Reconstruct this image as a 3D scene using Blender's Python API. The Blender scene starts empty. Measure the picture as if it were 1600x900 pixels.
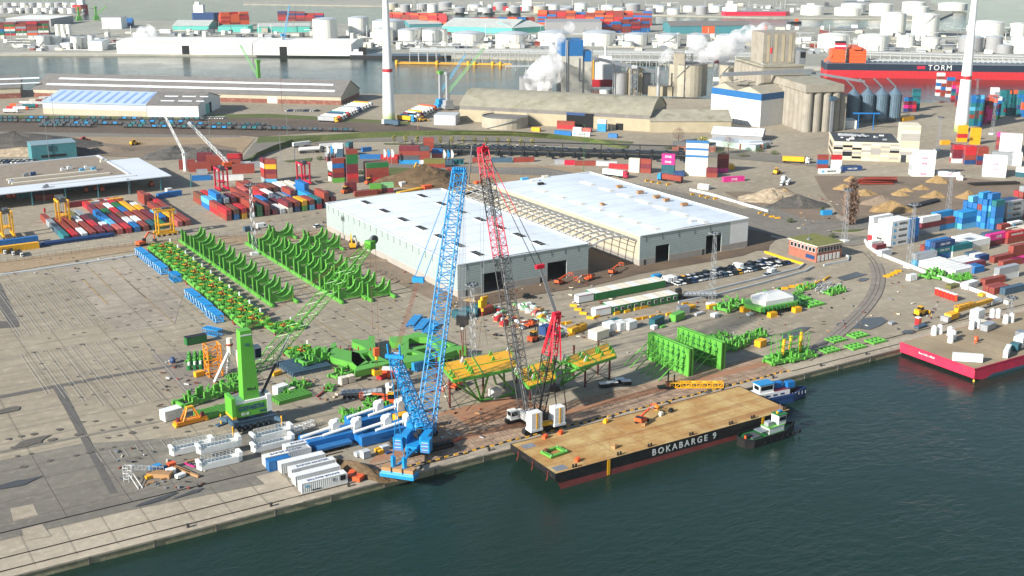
import bpy, math, random
from mathutils import Vector, Matrix
R=math.radians
rnd=random.Random(7)
scene=bpy.context.scene
col=scene.collection
# ---------------- camera: world x runs along the quay, y inland, z=0 is the yard level
CAMZ=135.0; FPX=1905.0; TH=math.atan(575/1905.0)
YAW=-math.atan2(.5258,.8506)
cd=bpy.data.cameras.new('camera'); cam=bpy.data.objects.new('camera',cd); col.objects.link(cam)
cam.location=(0,0,CAMZ); cam.rotation_euler=(math.pi/2-TH,0,YAW)
cd.sensor_width=36; cd.lens=FPX*36/1600; cd.clip_start=1; cd.clip_end=9000
scene.camera=cam
# ---------------- world and sun
SUN_EL=26.0; SX,SY=-.994,-.11
w=bpy.data.worlds.new('World'); scene.world=w; w.use_nodes=True
nt=w.node_tree; bg=nt.nodes['Background']
sky=nt.nodes.new('ShaderNodeTexSky'); sky.sky_type='NISHITA'; sky.sun_disc=False
sky.sun_elevation=R(SUN_EL); sky.sun_rotation=math.atan2(SX,SY); sky.air_density=1.1; sky.dust_density=.5; sky.ozone_density=1
nt.links.new(sky.outputs[0],bg.inputs[0]); bg.inputs[1].default_value=0.075
sd=bpy.data.lights.new('sun','SUN'); so=bpy.data.objects.new('sun',sd); col.objects.link(so)
sd.energy=4.6; sd.angle=R(1.5); sd.color=(1,.95,.88)
so.rotation_euler=Vector((SX*math.cos(R(SUN_EL)),SY*math.cos(R(SUN_EL)),math.sin(R(SUN_EL)))).to_track_quat('Z','Y').to_euler()
scene.view_settings.view_transform='Standard'; scene.view_settings.look='None'
scene.view_settings.exposure=0.96; scene.view_settings.gamma=1
scene.render.engine='CYCLES'
try:
    scene.cycles.volume_step_rate=4; scene.cycles.volume_max_steps=96; scene.cycles.max_bounces=5; scene.cycles.transparent_max_bounces=8; scene.cycles.volume_bounces=4
    scene.cycles.diffuse_bounces=2; scene.cycles.glossy_bounces=2
except Exception: pass

_c,_s=math.cos(TH),math.sin(TH)
def P(x,y,z=0.0):
    """ground point (or point at height z) under a position of the survey photo"""
    dx=(x-800)/FPX; dy=(450-y)/FPX
    Y=_c+dy*_s; Z=-_s+dy*_c; t=(z-CAMZ)/Z
    X=dx*t; Y=Y*t
    return (X*.8506+Y*.5258, -X*.5258+Y*.8506)
def PP(*a): return [P(x,y) for x,y in a]
# ---------------- materials
def lin(h):
    if isinstance(h,str):
        v=[int(h[i:i+2],16)/255 for i in (0,2,4)]
        return tuple(c/12.92 if c<=.04045 else ((c+.055)/1.055)**2.4 for c in v)
    return h
M={}
def mat(name,c,rough=.6,metal=0,var=.12,scale=.6,bump=0,spec=.5,dirt=None,dirt_amt=.0,dirt_scale=.25,trans=0):
    if name in M: return M[name]
    m=bpy.data.materials.new(name); m.use_nodes=True; t=m.node_tree; b=t.nodes['Principled BSDF']
    c=lin(c); N=t.nodes.new; L=t.links.new
    b.inputs['Roughness'].default_value=rough; b.inputs['Metallic'].default_value=metal
    b.inputs['Specular IOR Level'].default_value=spec
    g=N('ShaderNodeNewGeometry'); n=N('ShaderNodeTexNoise'); n.inputs['Scale'].default_value=scale; n.inputs['Detail'].default_value=5
    L(g.outputs['Position'],n.inputs['Vector'])
    oi=N('ShaderNodeObjectInfo')
    mr=N('ShaderNodeMapRange'); mr.inputs[1].default_value=.3; mr.inputs[2].default_value=.7; mr.inputs[3].default_value=1-var; mr.inputs[4].default_value=1+var
    L(n.outputs[0],mr.inputs[0])
    mr2=N('ShaderNodeMapRange'); mr2.inputs[3].default_value=1-var*.6; mr2.inputs[4].default_value=1+var*.6
    L(oi.outputs['Random'],mr2.inputs[0])
    mu=N('ShaderNodeMath'); mu.operation='MULTIPLY'; L(mr.outputs[0],mu.inputs[0]); L(mr2.outputs[0],mu.inputs[1])
    vm=N('ShaderNodeVectorMath'); vm.operation='SCALE'; vm.inputs[0].default_value=c; L(mu.outputs[0],vm.inputs['Scale'])
    out=vm.outputs[0]
    if dirt_amt>0:
        n2=N('ShaderNodeTexNoise'); n2.inputs['Scale'].default_value=dirt_scale; n2.inputs['Detail'].default_value=8; n2.inputs['Roughness'].default_value=.7
        L(g.outputs['Position'],n2.inputs['Vector'])
        r2=N('ShaderNodeMapRange'); r2.inputs[1].default_value=.5; r2.inputs[2].default_value=.68; r2.inputs[4].default_value=dirt_amt
        L(n2.outputs[0],r2.inputs[0])
        mx=N('ShaderNodeMix'); mx.data_type='RGBA'; L(r2.outputs[0],mx.inputs[0]); L(out,mx.inputs[6]); mx.inputs[7].default_value=(*lin(dirt),1)
        out=mx.outputs[2]
    L(out,b.inputs['Base Color'])
    if bump:
        bp=N('ShaderNodeBump'); bp.inputs['Strength'].default_value=bump; bp.inputs['Distance'].default_value=.1
        L(n.outputs[0],bp.inputs['Height']); L(bp.outputs[0],b.inputs['Normal'])
    M[name]=m; return m
def stripes(name,c1,c2,scale,axis='Z',rough=.5,thin=.5,var=.06,metal=0):
    """real cladding bands: ribs or panel rows whose colour alternates"""
    if name in M: return M[name]
    m=bpy.data.materials.new(name); m.use_nodes=True; t=m.node_tree; b=t.nodes['Principled BSDF']; N=t.nodes.new; L=t.links.new
    tc=N('ShaderNodeTexCoord'); sp=N('ShaderNodeSeparateXYZ'); L(tc.outputs['Object'],sp.inputs[0])
    a=N('ShaderNodeMath'); a.operation='MULTIPLY'; a.inputs[1].default_value=1/scale; L(sp.outputs['XYZ'.index(axis)],a.inputs[0])
    f=N('ShaderNodeMath'); f.operation='FRACT'; L(a.outputs[0],f.inputs[0])
    g=N('ShaderNodeMath'); g.operation='GREATER_THAN'; g.inputs[1].default_value=thin; L(f.outputs[0],g.inputs[0])
    n=N('ShaderNodeTexNoise'); n.inputs['Scale'].default_value=.35; n.inputs['Detail'].default_value=5; L(tc.outputs['Object'],n.inputs['Vector'])
    mx=N('ShaderNodeMix'); mx.data_type='RGBA'; L(g.outputs[0],mx.inputs[0]); mx.inputs[6].default_value=(*lin(c1),1); mx.inputs[7].default_value=(*lin(c2),1)
    mr=N('ShaderNodeMapRange'); mr.inputs[1].default_value=.3; mr.inputs[2].default_value=.7; mr.inputs[3].default_value=1-var; mr.inputs[4].default_value=1+var; L(n.outputs[0],mr.inputs[0])
    vm=N('ShaderNodeVectorMath'); vm.operation='SCALE'; L(mx.outputs[2],vm.inputs[0]); L(mr.outputs[0],vm.inputs['Scale'])
    L(vm.outputs[0],b.inputs['Base Color']); b.inputs['Roughness'].default_value=rough; b.inputs['Metallic'].default_value=metal
    M[name]=m; return m
def ground(name,c1,c2,c3=None,s1=.03,s2=.4,rough=.9,bump=.0,streak=0,crack=0,dark=None):
    if name in M: return M[name]
    m=bpy.data.materials.new(name); m.use_nodes=True; t=m.node_tree; b=t.nodes['Principled BSDF']; N=t.nodes.new; L=t.links.new
    g=N('ShaderNodeNewGeometry')
    n1=N('ShaderNodeTexNoise'); n1.inputs['Scale'].default_value=s1; n1.inputs['Detail'].default_value=7; n1.inputs['Roughness'].default_value=.62; L(g.outputs['Position'],n1.inputs['Vector'])
    n2=N('ShaderNodeTexNoise'); n2.inputs['Scale'].default_value=s2; n2.inputs['Detail'].default_value=8; n2.inputs['Roughness'].default_value=.7; L(g.outputs['Position'],n2.inputs['Vector'])
    r=N('ShaderNodeMapRange'); r.inputs[1].default_value=.36; r.inputs[2].default_value=.64; L(n1.outputs[0],r.inputs[0])
    mx=N('ShaderNodeMix'); mx.data_type='RGBA'; L(r.outputs[0],mx.inputs[0]); mx.inputs[6].default_value=(*lin(c1),1); mx.inputs[7].default_value=(*lin(c2),1)
    out=mx.outputs[2]
    def mixin(fac,color,o):
        k=N('ShaderNodeMix'); k.data_type='RGBA'; L(fac,k.inputs[0]); L(o,k.inputs[6]); k.inputs[7].default_value=(*lin(color),1); return k.outputs[2]
    if c3:
        r3=N('ShaderNodeMapRange'); r3.inputs[1].default_value=.55; r3.inputs[2].default_value=.72; r3.inputs[4].default_value=.8; L(n2.outputs[0],r3.inputs[0]); out=mixin(r3.outputs[0],c3,out)
    if streak:   # tyre wear running along the quay
        mp=N('ShaderNodeMapping'); mp.inputs['Scale'].default_value=(.008,.35,1); L(g.outputs['Position'],mp.inputs[0])
        n3=N('ShaderNodeTexNoise'); n3.inputs['Scale'].default_value=1; n3.inputs['Detail'].default_value=6; L(mp.outputs[0],n3.inputs['Vector'])
        r4=N('ShaderNodeMapRange'); r4.inputs[1].default_value=.5; r4.inputs[2].default_value=.75; r4.inputs[4].default_value=streak; L(n3.outputs[0],r4.inputs[0]); out=mixin(r4.outputs[0],dark or '4a4742',out)
    if crack:
        v=N('ShaderNodeTexVoronoi'); v.feature='DISTANCE_TO_EDGE'; v.inputs['Scale'].default_value=crack; L(g.outputs['Position'],v.inputs['Vector'])
        r5=N('ShaderNodeMapRange'); r5.inputs[1].default_value=0; r5.inputs[2].default_value=.012; r5.inputs[3].default_value=.35; r5.inputs[4].default_value=0; L(v.outputs['Distance'],r5.inputs[0]); out=mixin(r5.outputs[0],'3a3732',out)
    mr=N('ShaderNodeMapRange'); mr.inputs[1].default_value=.25; mr.inputs[2].default_value=.75; mr.inputs[3].default_value=.82; mr.inputs[4].default_value=1.18; L(n2.outputs[0],mr.inputs[0])
    vm=N('ShaderNodeVectorMath'); vm.operation='SCALE'; L(out,vm.inputs[0]); L(mr.outputs[0],vm.inputs['Scale'])
    L(vm.outputs[0],b.inputs['Base Color']); b.inputs['Roughness'].default_value=rough; b.inputs['Specular IOR Level'].default_value=.3
    if bump:
        bp=N('ShaderNodeBump'); bp.inputs['Strength'].default_value=bump; bp.inputs['Distance'].default_value=.5; L(n2.outputs[0],bp.inputs['Height']); L(bp.outputs[0],b.inputs['Normal'])
    M[name]=m; return m
PAL=dict(green='5a9f3c',dkgreen='1f6b35',blue='1167a6',bbl='2087c0',navy='1c3f6e',teal='176e74',dkteal='1c5560',red='b5242c',rust='8a3a2d',
 maroon='6e2330',orange='d8592a',yellow='e0a516',white='d9dad6',cream='d8d0bb',grey='8f979b',dkgrey='4c5054',black='17181a',steel='8b9095',magenta='c9287f',
 brown='6b4130',olive='6d6a35',sky='5aa9cf',lgreen='7db57c',tyre='141414',glass='141c22',crimson='c21c3c',silver='a9adb0',pink='b95a52',wood='a98258',rope='2a2826',lightgrey='b9bdbd',
 slate='3b5668',pale='a7c0b2',oxide='5e2320',mid='2c6fa8',deck='c09a5b')
def mt(k):
    if k in M: return M[k]
    if k=='glass': return mat(k,PAL[k],.08,0,.02)
    if k in('steel','silver'): return mat(k,PAL[k],.4,.4,.1)
    if k=='tyre': return mat(k,PAL[k],.9,0,.1)
    return mat(k,PAL[k],.48,0,.1,.5,dirt='6b5a48',dirt_amt=.16,dirt_scale=.5)
# ---------------- mesh building
class MB:
    def __init__(s): s.v=[];s.f=[];s.m=[];s.keys=[]
    def k(s,m):
        if m not in s.keys: s.keys.append(m)
        return s.keys.index(m)
    def add(s,vs,fs,m):
        o=len(s.v); s.v+= [tuple(p) for p in vs]; i=s.k(m)
        for f in fs: s.f.append(tuple(o+a for a in f)); s.m.append(i)
        return s
    def box(s,x0,y0,z0,x1,y1,z1,m='white'):
        vs=[(x,y,z) for z in(z0,z1) for x,y in((x0,y0),(x1,y0),(x1,y1),(x0,y1))]
        return s.add(vs,[(3,2,1,0),(4,5,6,7),(0,1,5,4),(1,2,6,5),(2,3,7,6),(3,0,4,7)],m)
    def bx(s,cx,cy,z0,lx,ly,h,m='white',rz=0):
        c,d=math.cos(rz),math.sin(rz)
        vs=[(cx+x*c-y*d,cy+x*d+y*c,z) for z in(z0,z0+h) for x,y in((-lx/2,-ly/2),(lx/2,-ly/2),(lx/2,ly/2),(-lx/2,ly/2))]
        return s.add(vs,[(3,2,1,0),(4,5,6,7),(0,1,5,4),(1,2,6,5),(2,3,7,6),(3,0,4,7)],m)
    def tube(s,p,q,r,m='steel',n=5,r2=None,cap=True):
        p=Vector(p);q=Vector(q);d=q-p
        if d.length<1e-6: return s
        d.normalize(); a=d.orthogonal().normalized(); b=d.cross(a); r2=r if r2 is None else r2
        if n==4:
            up=Vector((0,0,1)) if abs(d.z)<.95 else Vector((1,0,0)); a=d.cross(up).normalized(); b=d.cross(a); k=math.pi/4
        else: k=0
        vs=[p+(a*math.cos(k+2*math.pi*i/n)+b*math.sin(k+2*math.pi*i/n))*r for i in range(n)]+[q+(a*math.cos(k+2*math.pi*i/n)+b*math.sin(k+2*math.pi*i/n))*r2 for i in range(n)]
        fs=[(i,(i+1)%n,n+(i+1)%n,n+i) for i in range(n)]
        if cap: fs+=[tuple(range(n-1,-1,-1)),tuple(range(n,2*n))]
        return s.add(vs,fs,m)
    def beam(s,p,q,w,h,m='steel'):
        p=Vector(p);q=Vector(q);d=(q-p).normalized(); up=Vector((0,0,1)) if abs(d.z)<.98 else Vector((0,1,0))
        a=d.cross(up).normalized()*(w/2); b=a.cross(d).normalized()*(h/2)
        vs=[o+x for o in(p,q) for x in(-a-b,a-b,a+b,-a+b)]
        return s.add(vs,[(3,2,1,0),(4,5,6,7),(0,1,5,4),(1,2,6,5),(2,3,7,6),(3,0,4,7)],m)
    def cyl(s,x,y,z0,z1,r,m='white',n=16,r2=None,cap=True): return s.tube((x,y,z0),(x,y,z1),r,m,n,r2,cap)
    def prism(s,poly,z0,z1,m='white'):
        n=len(poly); a=sum(poly[i][0]*poly[(i+1)%n][1]-poly[(i+1)%n][0]*poly[i][1] for i in range(n))
        if a<0: poly=list(poly)[::-1]
        vs=[(x,y,z0) for x,y in poly]+[(x,y,z1) for x,y in poly]
        return s.add(vs,[tuple(range(n-1,-1,-1)),tuple(range(n,2*n))]+[(i,(i+1)%n,n+(i+1)%n,n+i) for i in range(n)],m)
    def ext(s,prof,y0,y1,m='white',axis='y'):
        """profile (a,z) extruded along y (or x)"""
        n=len(prof)
        f=(lambda a,z,t:(a,t,z)) if axis=='y' else (lambda a,z,t:(t,a,z))
        vs=[f(a,z,y0) for a,z in prof]+[f(a,z,y1) for a,z in prof]
        return s.add(vs,[tuple(range(n)),tuple(range(2*n-1,n-1,-1))]+[(i,(i+1)%n,n+(i+1)%n,n+i)[::-1] for i in range(n)],m)
    def sheet(s,poly,z,m):
        n=len(poly); a=sum(poly[i][0]*poly[(i+1)%n][1]-poly[(i+1)%n][0]*poly[i][1] for i in range(n))
        if a<0: poly=list(poly)[::-1]
        return s.add([(x,y,z) for x,y in poly],[tuple(range(n))],m)
    def lathe(s,cx,cy,prof,m='white',n=24):
        vs=[];fs=[];K=len(prof)
        for r,z in prof:
            for i in range(n): vs.append((cx+r*math.cos(2*math.pi*i/n),cy+r*math.sin(2*math.pi*i/n),z))
        for j in range(K-1):
            for i in range(n): fs.append((j*n+i,j*n+(i+1)%n,(j+1)*n+(i+1)%n,(j+1)*n+i))
        fs.append(tuple(range((K-1)*n,K*n)))
        return s.add(vs,fs,m)
    def lattice(s,p,q,w0,w1,r,m='steel',bays=None,h0=None,h1=None,side=None,rd=None,n=4,ends=True):
        """four-chord lattice boom from p to q"""
        p=Vector(p);q=Vector(q);d=(q-p);Ln=d.length;d.normalize()
        a=Vector(side).normalized() if side else (d.cross(Vector((0,0,1))) if abs(d.z)<.99 else Vector((1,0,0))).normalized()
        a=(a-d*a.dot(d)).normalized(); b=a.cross(d).normalized()
        h0=w0 if h0 is None else h0; h1=w1 if h1 is None else h1; rd=rd or r*.5
        bays=bays or max(2,int(Ln/((w0+w1)/2*.9)))
        pts=[]
        for i in range(bays+1):
            t=i/bays; c=p+d*Ln*t; w=(w0+(w1-w0)*t)/2; h=(h0+(h1-h0)*t)/2
            pts.append([c+a*w+b*h,c-a*w+b*h,c-a*w-b*h,c+a*w-b*h])
        for k in range(4): s.tube(pts[0][k],pts[-1][k],r,m,n)
        for i in range(bays+1):
            for k in range(4):
                if i in(0,bays) or True: s.tube(pts[i][k],pts[i][(k+1)%4],rd,m,3,cap=False) if (ends or 0<i<bays) else None
                if i<bays:
                    A,B=(k,(k+1)%4) if i%2 else ((k+1)%4,k)
                    s.tube(pts[i][A],pts[i+1][B],rd,m,3,cap=False)
        return s
    def build(s,name,parent=None,loc=None,smooth=False):
        me=bpy.data.meshes.new(name); me.from_pydata(s.v,[],s.f)
        for k in s.keys: me.materials.append(k if not isinstance(k,str) else mt(k))
        me.polygons.foreach_set('material_index',s.m)
        if smooth: me.polygons.foreach_set('use_smooth',[True]*len(s.f))
        me.update()
        o=bpy.data.objects.new(name,me); col.objects.link(o)
        if parent: o.parent=parent
        if loc: o.location=loc
        return o
def tag(o,label=None,cat=None,group=None,kind=None):
    if label: o['label']=label
    if cat: o['category']=cat
    if group: o['group']=group
    if kind: o['kind']=kind
    return o
def thing(name,label,cat,loc=(0,0,0),rz=0,group=None):
    o=bpy.data.objects.new(name,None); col.objects.link(o); o.empty_display_size=.5
    if len(loc)==2: loc=(*loc,0)
    o.location=loc; o.rotation_euler=(0,0,rz); return tag(o,label,cat,group)
KIDS={}
def kids(o): return [c for c in bpy.data.objects if c.parent==o]
def dup(root,loc,rz=0,label=None,group=None,scale=None):
    if root not in KIDS: KIDS[root]=[(c,kids(c)) for c in kids(root)]
    r=root.copy(); col.objects.link(r)
    if len(loc)==2: loc=(*loc,0)
    r.location=loc; r.rotation_euler=(0,0,rz)
    if label: r['label']=label
    if group: r['group']=group
    if scale: r.scale=(scale,)*3 if not isinstance(scale,tuple) else scale
    for c,g in KIDS[root]:
        k=c.copy(); col.objects.link(k); k.parent=r
        for e in g:
            x=e.copy(); col.objects.link(x); x.parent=k
    return r
class Kind:
    """a kind of thing: built the first time it is placed, copied afterwards"""
    def __init__(s,fn): s.fn=fn; s.o=None
    def place(s,loc,rz,label,group=None,scale=None):
        if s.o is None:
            s.o=s.fn()
            KIDS[s.o]=[(c,kids(c)) for c in kids(s.o)]
            s.o.location=loc if len(loc)==3 else (*loc,0); s.o.rotation_euler=(0,0,rz); s.o['label']=label
            if group: s.o['group']=group
            if scale: s.o.scale=(scale,)*3 if not isinstance(scale,tuple) else scale
            return s.o
        r=dup(s.o,loc,rz,label,group,scale)
        if scale is None: r.scale=(1,1,1)
        if group is None and 'group' in r: del r['group']
        return r
TXT={}
def text_mesh(st,size,bold=0.0,spacing=1.0):
    key=(st,size,bold,spacing)
    if key in TXT: return TXT[key]
    cu=bpy.data.curves.new('t','FONT'); cu.body=st; cu.size=size; cu.align_x='CENTER'; cu.align_y='CENTER'; cu.extrude=.01; cu.offset=bold; cu.space_character=spacing; cu.resolution_u=3
    o=bpy.data.objects.new('t',cu); col.objects.link(o); bpy.context.view_layer.update()
    dg=bpy.context.evaluated_depsgraph_get(); me=bpy.data.meshes.new_from_object(o.evaluated_get(dg)); 
    bpy.data.objects.remove(o); TXT[key]=me; return me
def lettering(st,size,origin,xd,up,m,parent,bold=0.0,spacing=1.0,name='lettering'):
    me=text_mesh(st,size,bold,spacing).copy(); me.materials.clear(); me.materials.append(mt(m) if isinstance(m,str) else m)
    xd=Vector(xd).normalized(); up=Vector(up).normalized(); n=xd.cross(up)
    mx=Matrix((xd,up,n)).transposed().to_4x4(); mx.translation=Vector(origin); me.transform(mx)
    o=bpy.data.objects.new(name,me); col.objects.link(o); o.parent=parent; return o
def marks(n,h,origin,xd,up,m,parent):
    xd=Vector(xd);up=Vector(up);nn=xd.cross(up)*.04; o=Vector(origin)
    mb=MB(); q=random.Random(n)
    for k in range(n):
        a=o+xd*k*h*.8+nn; w_=h*q.choice([.35,.5,.6]); b=up*h*q.choice([1,1,.6]); mb.add([a,a+xd*w_,a+xd*w_+b,a+b],[(0,1,2,3)],m)
    return mb.build('marking',parent)
ORD=['first','second','third','fourth','fifth','sixth','seventh','eighth','ninth','tenth','eleventh','twelfth','thirteenth','fourteenth','fifteenth','sixteenth','seventeenth','eighteenth','nineteenth','twentieth']
def ordn(i): return ORD[i] if i<len(ORD) else 'far'
def ang(a,b): return math.atan2(b[1]-a[1],b[0]-a[0])
def struct(mb,name): return tag(mb.build(name),kind='structure')
def heap(name,label,cat,c,rx,ry,h,m,rz=0,seed=1,rough=.35,n=22,rings=9,kind=None,group=None):
    """an uneven heap of loose material"""
    r=random.Random(seed); ph=[r.uniform(0,6.28) for _ in range(6)]
    vs=[];fs=[]
    for j in range(rings+1):
        t=1-j/rings
        for i in range(n):
            a=2*math.pi*i/n
            k=1+.16*math.sin(2*a+ph[0])+.12*math.sin(3*a+ph[1])+.07*math.sin(5*a+ph[2])+r.uniform(-.05,.05)*rough*2
            z=h*(1-t)**(.9)*(1+.2*math.sin(3*a+ph[3]+4*t)*t)+r.uniform(-.12,.12)*rough*h*(1 if 0<j else 0)
            vs.append((rx*t*k*math.cos(a),ry*t*k*math.sin(a),max(z,0) if j else -.05))
    for j in range(rings):
        for i in range(n): fs.append((j*n+i,j*n+(i+1)%n,(j+1)*n+(i+1)%n,(j+1)*n+i))
    mb=MB(); mb.add(vs,fs,m); o=mb.build(name); o.location=(c[0],c[1],0); o.rotation_euler=(0,0,rz)
    return tag(o,label,cat,group,kind)
# ================= the setting =================
mat('stain','5c574f',.8,0,.15,1); mat('joint','7d756a',.9,0,.2,.3)
mat('plinth','b5b2a8',.9,0,.1,.4,dirt='8a8478',dirt_amt=.4)
ground('yard','9c927f','8a806e','ab9f88',.012,.25,streak=.35,crack=0,dark='726a60')
ground('yard2','9e9484','8b8174','ab9f8c',.03,.3)
ground('yard3','857d72','7b736a','8f867b',.03,.3)
ground('concrete','aa9f8c','978c7b','b5aa96',.03,.5,dark='6f675c',streak=.25)
ground('asphalt','7c776c','706b62','868074',.02,.4,dark='5a5753',streak=.4)
ground('asphalt_dark','5a5753','64615c',None,.05,.5)
ground('soil','6f6353','807060','594e42',.05,.35,bump=.4)
ground('soil_dark','5b4d40','6d5c4a','4a3e33',.06,.4,bump=.4)
ground('sand','9a866b','8d795f','a89474',.06,.5,bump=.3)
ground('redsand','936b51','9f775b','825f48',.05,.5,bump=.2)
ground('grass','4b5a2b','5b6035','706b42',.08,.6,bump=.5)
ground('ballast','6a5c4e','5b5046','7b6b58',.03,.5,bump=.4)
ground('farland','9d9a8d','8b8c80','a9a294',.006,.06)
ground('farquay','bcb8ab','aba79b',None,.02,.2)
ground('stone','63605a','45433f','807c74',.3,1.2,bump=1)
ground('rubble','b5a58c','8c7c66','cdbfa6',.4,1.4,bump=1)
ground('timber','a88f78','866f5b','b9a189',.35,1.1,bump=.3)
ground('quaywall','9b9379','7e7a5e','b0a78e',.15,.9)
ground('darkheap','57544f','45423e','6b665e',.1,.8,bump=1)
ground('brownheap','6b5842','57462f','80694a',.15,.8,bump=1)
ground('yellowsand','9c8158','88704a','ab9168',.2,1,bump=.7)
ground('deckrust','b8a06c','a37c48','7d4e2c',.16,.55,streak=.9,dark='84502c')
ground('deckgrey','9a8c73','857760','8f6a45',.05,.4)
def water_mat():
    m=bpy.data.materials.new('harbour_water'); m.use_nodes=True; t=m.node_tree; b=t.nodes['Principled BSDF']; N=t.nodes.new; L=t.links.new
    g=N('ShaderNodeNewGeometry')
    b.inputs['Base Color'].default_value=(.008,.028,.021,1); b.inputs['Roughness'].default_value=.09; b.inputs['IOR'].default_value=1.29; b.inputs['Specular Tint'].default_value=(.84,.9,.8,1)
    mp=N('ShaderNodeMapping'); mp.inputs['Rotation'].default_value=(0,0,.5); mp.inputs['Scale'].default_value=(.34,.6,1); L(g.outputs['Position'],mp.inputs[0])
    n1=N('ShaderNodeTexNoise'); n1.inputs['Scale'].default_value=.8; n1.inputs['Detail'].default_value=7; n1.inputs['Roughness'].default_value=.6; n1.inputs['Distortion'].default_value=.5; L(mp.outputs[0],n1.inputs['Vector'])
    n2=N('ShaderNodeTexNoise'); n2.inputs['Scale'].default_value=.03; n2.inputs['Detail'].default_value=3; L(g.outputs['Position'],n2.inputs['Vector'])
    mr=N('ShaderNodeMapRange'); mr.inputs[1].default_value=.35; mr.inputs[2].default_value=.65; mr.inputs[3].default_value=.25; mr.inputs[4].default_value=.6; L(n2.outputs[0],mr.inputs[0])
    bp=N('ShaderNodeBump'); bp.inputs['Distance'].default_value=.55; L(mr.outputs[0],bp.inputs['Strength']); L(n1.outputs[0],bp.inputs['Height']); L(bp.outputs[0],b.inputs['Normal'])
    cr=N('ShaderNodeMix'); cr.data_type='RGBA'; L(n2.outputs[0],cr.inputs[0]); cr.inputs[6].default_value=(.014,.034,.024,1); cr.inputs[7].default_value=(.006,.022,.016,1); L(cr.outputs[2],b.inputs['Base Color'])
    return m
M['water']=water_mat()
WZ=-2.0
mb=MB(); mb.sheet([(-2500,-600),(6000,-600),(6000,5200),(-2500,5200)],WZ,'water'); struct(mb,'water')
mb=MB(); mb.prism([(-700,255.4),(1246,255.4),(761,639),(450,886),(173,1090),(-700,1735)],-7,0,'yard'); struct(mb,'ground')
sh=[(-900,2200),(225,1391),(535,1184),(650,1088),(866,838),(1024,700),(1378,390),(2600,-600)]
up=PP((1650,52),(1400,46),(1180,39),(1030,37),(800,31),(600,38),(150,31),(110,33),(40,34),(-200,36))
mb=MB(); mb.prism(sh+up,-7,0,'farland'); struct(mb,'middle_land')
mb=MB()
for i in range(1,5):
    a,b=Vector(sh[i]),Vector(sh[i+1]); n=Vector((-(b-a).y,(b-a).x)).normalized(); 
    if n.y<0: n=-n
    q=14; mb.sheet([tuple(a+n*.5),tuple(b+n*.5),tuple(b+n*q),tuple(a+n*q)],.05,'farquay')
struct(mb,'far_quay')
mb=MB(); mb.prism(PP((380,6),(600,9),(620,18),(1000,22.5),(1200,27),(1400,28.5),(1455,34),(1490,20),(1455,4),(1440,-30),(380,-30)),-7,0,'farland'); struct(mb,'far_land')
mb=MB(); mb.prism(PP((-200,26),(0,25),(130,23),(133,20),(115,9),(0,4),(-200,0)),-7,0,'farland'); struct(mb,'peninsula')
# quay wall with coping, joints and rails
mb=MB(); mb.box(-700,254.7,-7,1200,255.5,-.35,'quaywall'); mb.box(-700,254.5,-.35,1200,256.6,.10,'concrete')
u=-40
while u<560: mb.box(u,254.44,-1.9,u+.35,254.9,-.1,'asphalt_dark'); u+=14.5
struct(mb,'quay_wall')
LAY=[.02]
def area(name,poly,m,px=True,z=None):
    LAY[0]+=.006
    mb=MB(); mb.sheet(PP(*poly) if px else poly,z or LAY[0],m); return struct(mb,name)
area('quay_apron',[(-300,256.7),(146,256.7),(146,262),(118,262),(98,268),(60,272),(-300,276)],'concrete',False)
area('quay_apron',[(146,256.7),(262,256.7),(262,259.5),(146,259.5)],'concrete',False)
area('quay_apron',[(262,256.7),(420,256.7),(420,262),(262,262)],'concrete',False)
area('paving_patch',[(-300,276.3),(60,272.3),(98,268.3),(110,266),(104,300),(60,318),(-300,322)],'asphalt',False)
area('paving_patch',[(95,330),(112,330),(118,372),(96,378)],'yard3',False)
area('paving_patch',[(93,405),(112,405),(126,440),(126,500),(94,500)],'yard2',False)
for a in ([(82,603),(97,603),(184,770),(172,772)],[(-20,442),(0,442),(30,506),(14,508)]): area('repair_strip',a,'asphalt_dark')
area('repair_strip',[(0,618),(160,588),(285,568),(286,571),(160,592),(0,623)],'asphalt_dark')
area('repair_strip',[(0,705),(120,682),(260,655),(262,657.5),(120,685),(0,709)],'asphalt')
area('paving_patch',[(-10,500),(28,505),(30,511),(-10,514)],'asphalt_dark')
area('concrete_pad',[(16,795),(52,788),(60,806),(21,815)],'concrete'); area('concrete_pad',[(30,797),(47,794),(50,800),(33,804)],'timber' if 0 else 'yard')
area('concrete_pad',[(34,828),(66,819),(80,838),(40,845)],'concrete')
area('concrete_pad',[(400,745),(440,735),(474,785),(455,790)],'concrete')
for nm,pl,m in(('crane_pad',[(118,263),(262,263),(262,268.9),(150,268.9),(126,271)],'redsand'),('crane_pad',[(152,273.4),(181,273.6),(178,281),(176,286),(154,286.4),(150,284)],'redsand'),
  ('timber_mats',[(119,259.3),(262,259.3),(262,265.6),(119,265.6)],'timber'),('timber_mats',[(138,268.9),(262.5,268.9),(262,273.6),(138,273.2)],'timber'),('timber_mats',[(142,273.4),(155,273.4),(154.6,284),(144,283.6)],'timber')): area(nm,pl,m,False)
mb=MB(); r=random.Random(2)
for v0,v1,u0,u1,st in((259.4,262.4,119,262,1.05),(262.5,265.5,120,262,1.1),(269,273.5,138,262,1.15)):
    u=u0
    while u<u1: mb.sheet([(u,v0),(u+.1,v0),(u+.13,v1),(u+.03,v1)],.215,'stain'); u+=st*r.choice([1,1,1,2,5])
for k in range(12): mb.sheet([(142.5+r.random(),273.6+k*.85),(154.5-r.random(),273.6+k*.85),(154.5,273.75+k*.85),(142.5,273.75+k*.85)],.215,'stain')
mb.sheet([(119,262.4),(262,262.4),(262,262.5),(119,262.5)],.216,'stain'); struct(mb,'mat_joints')
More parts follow.
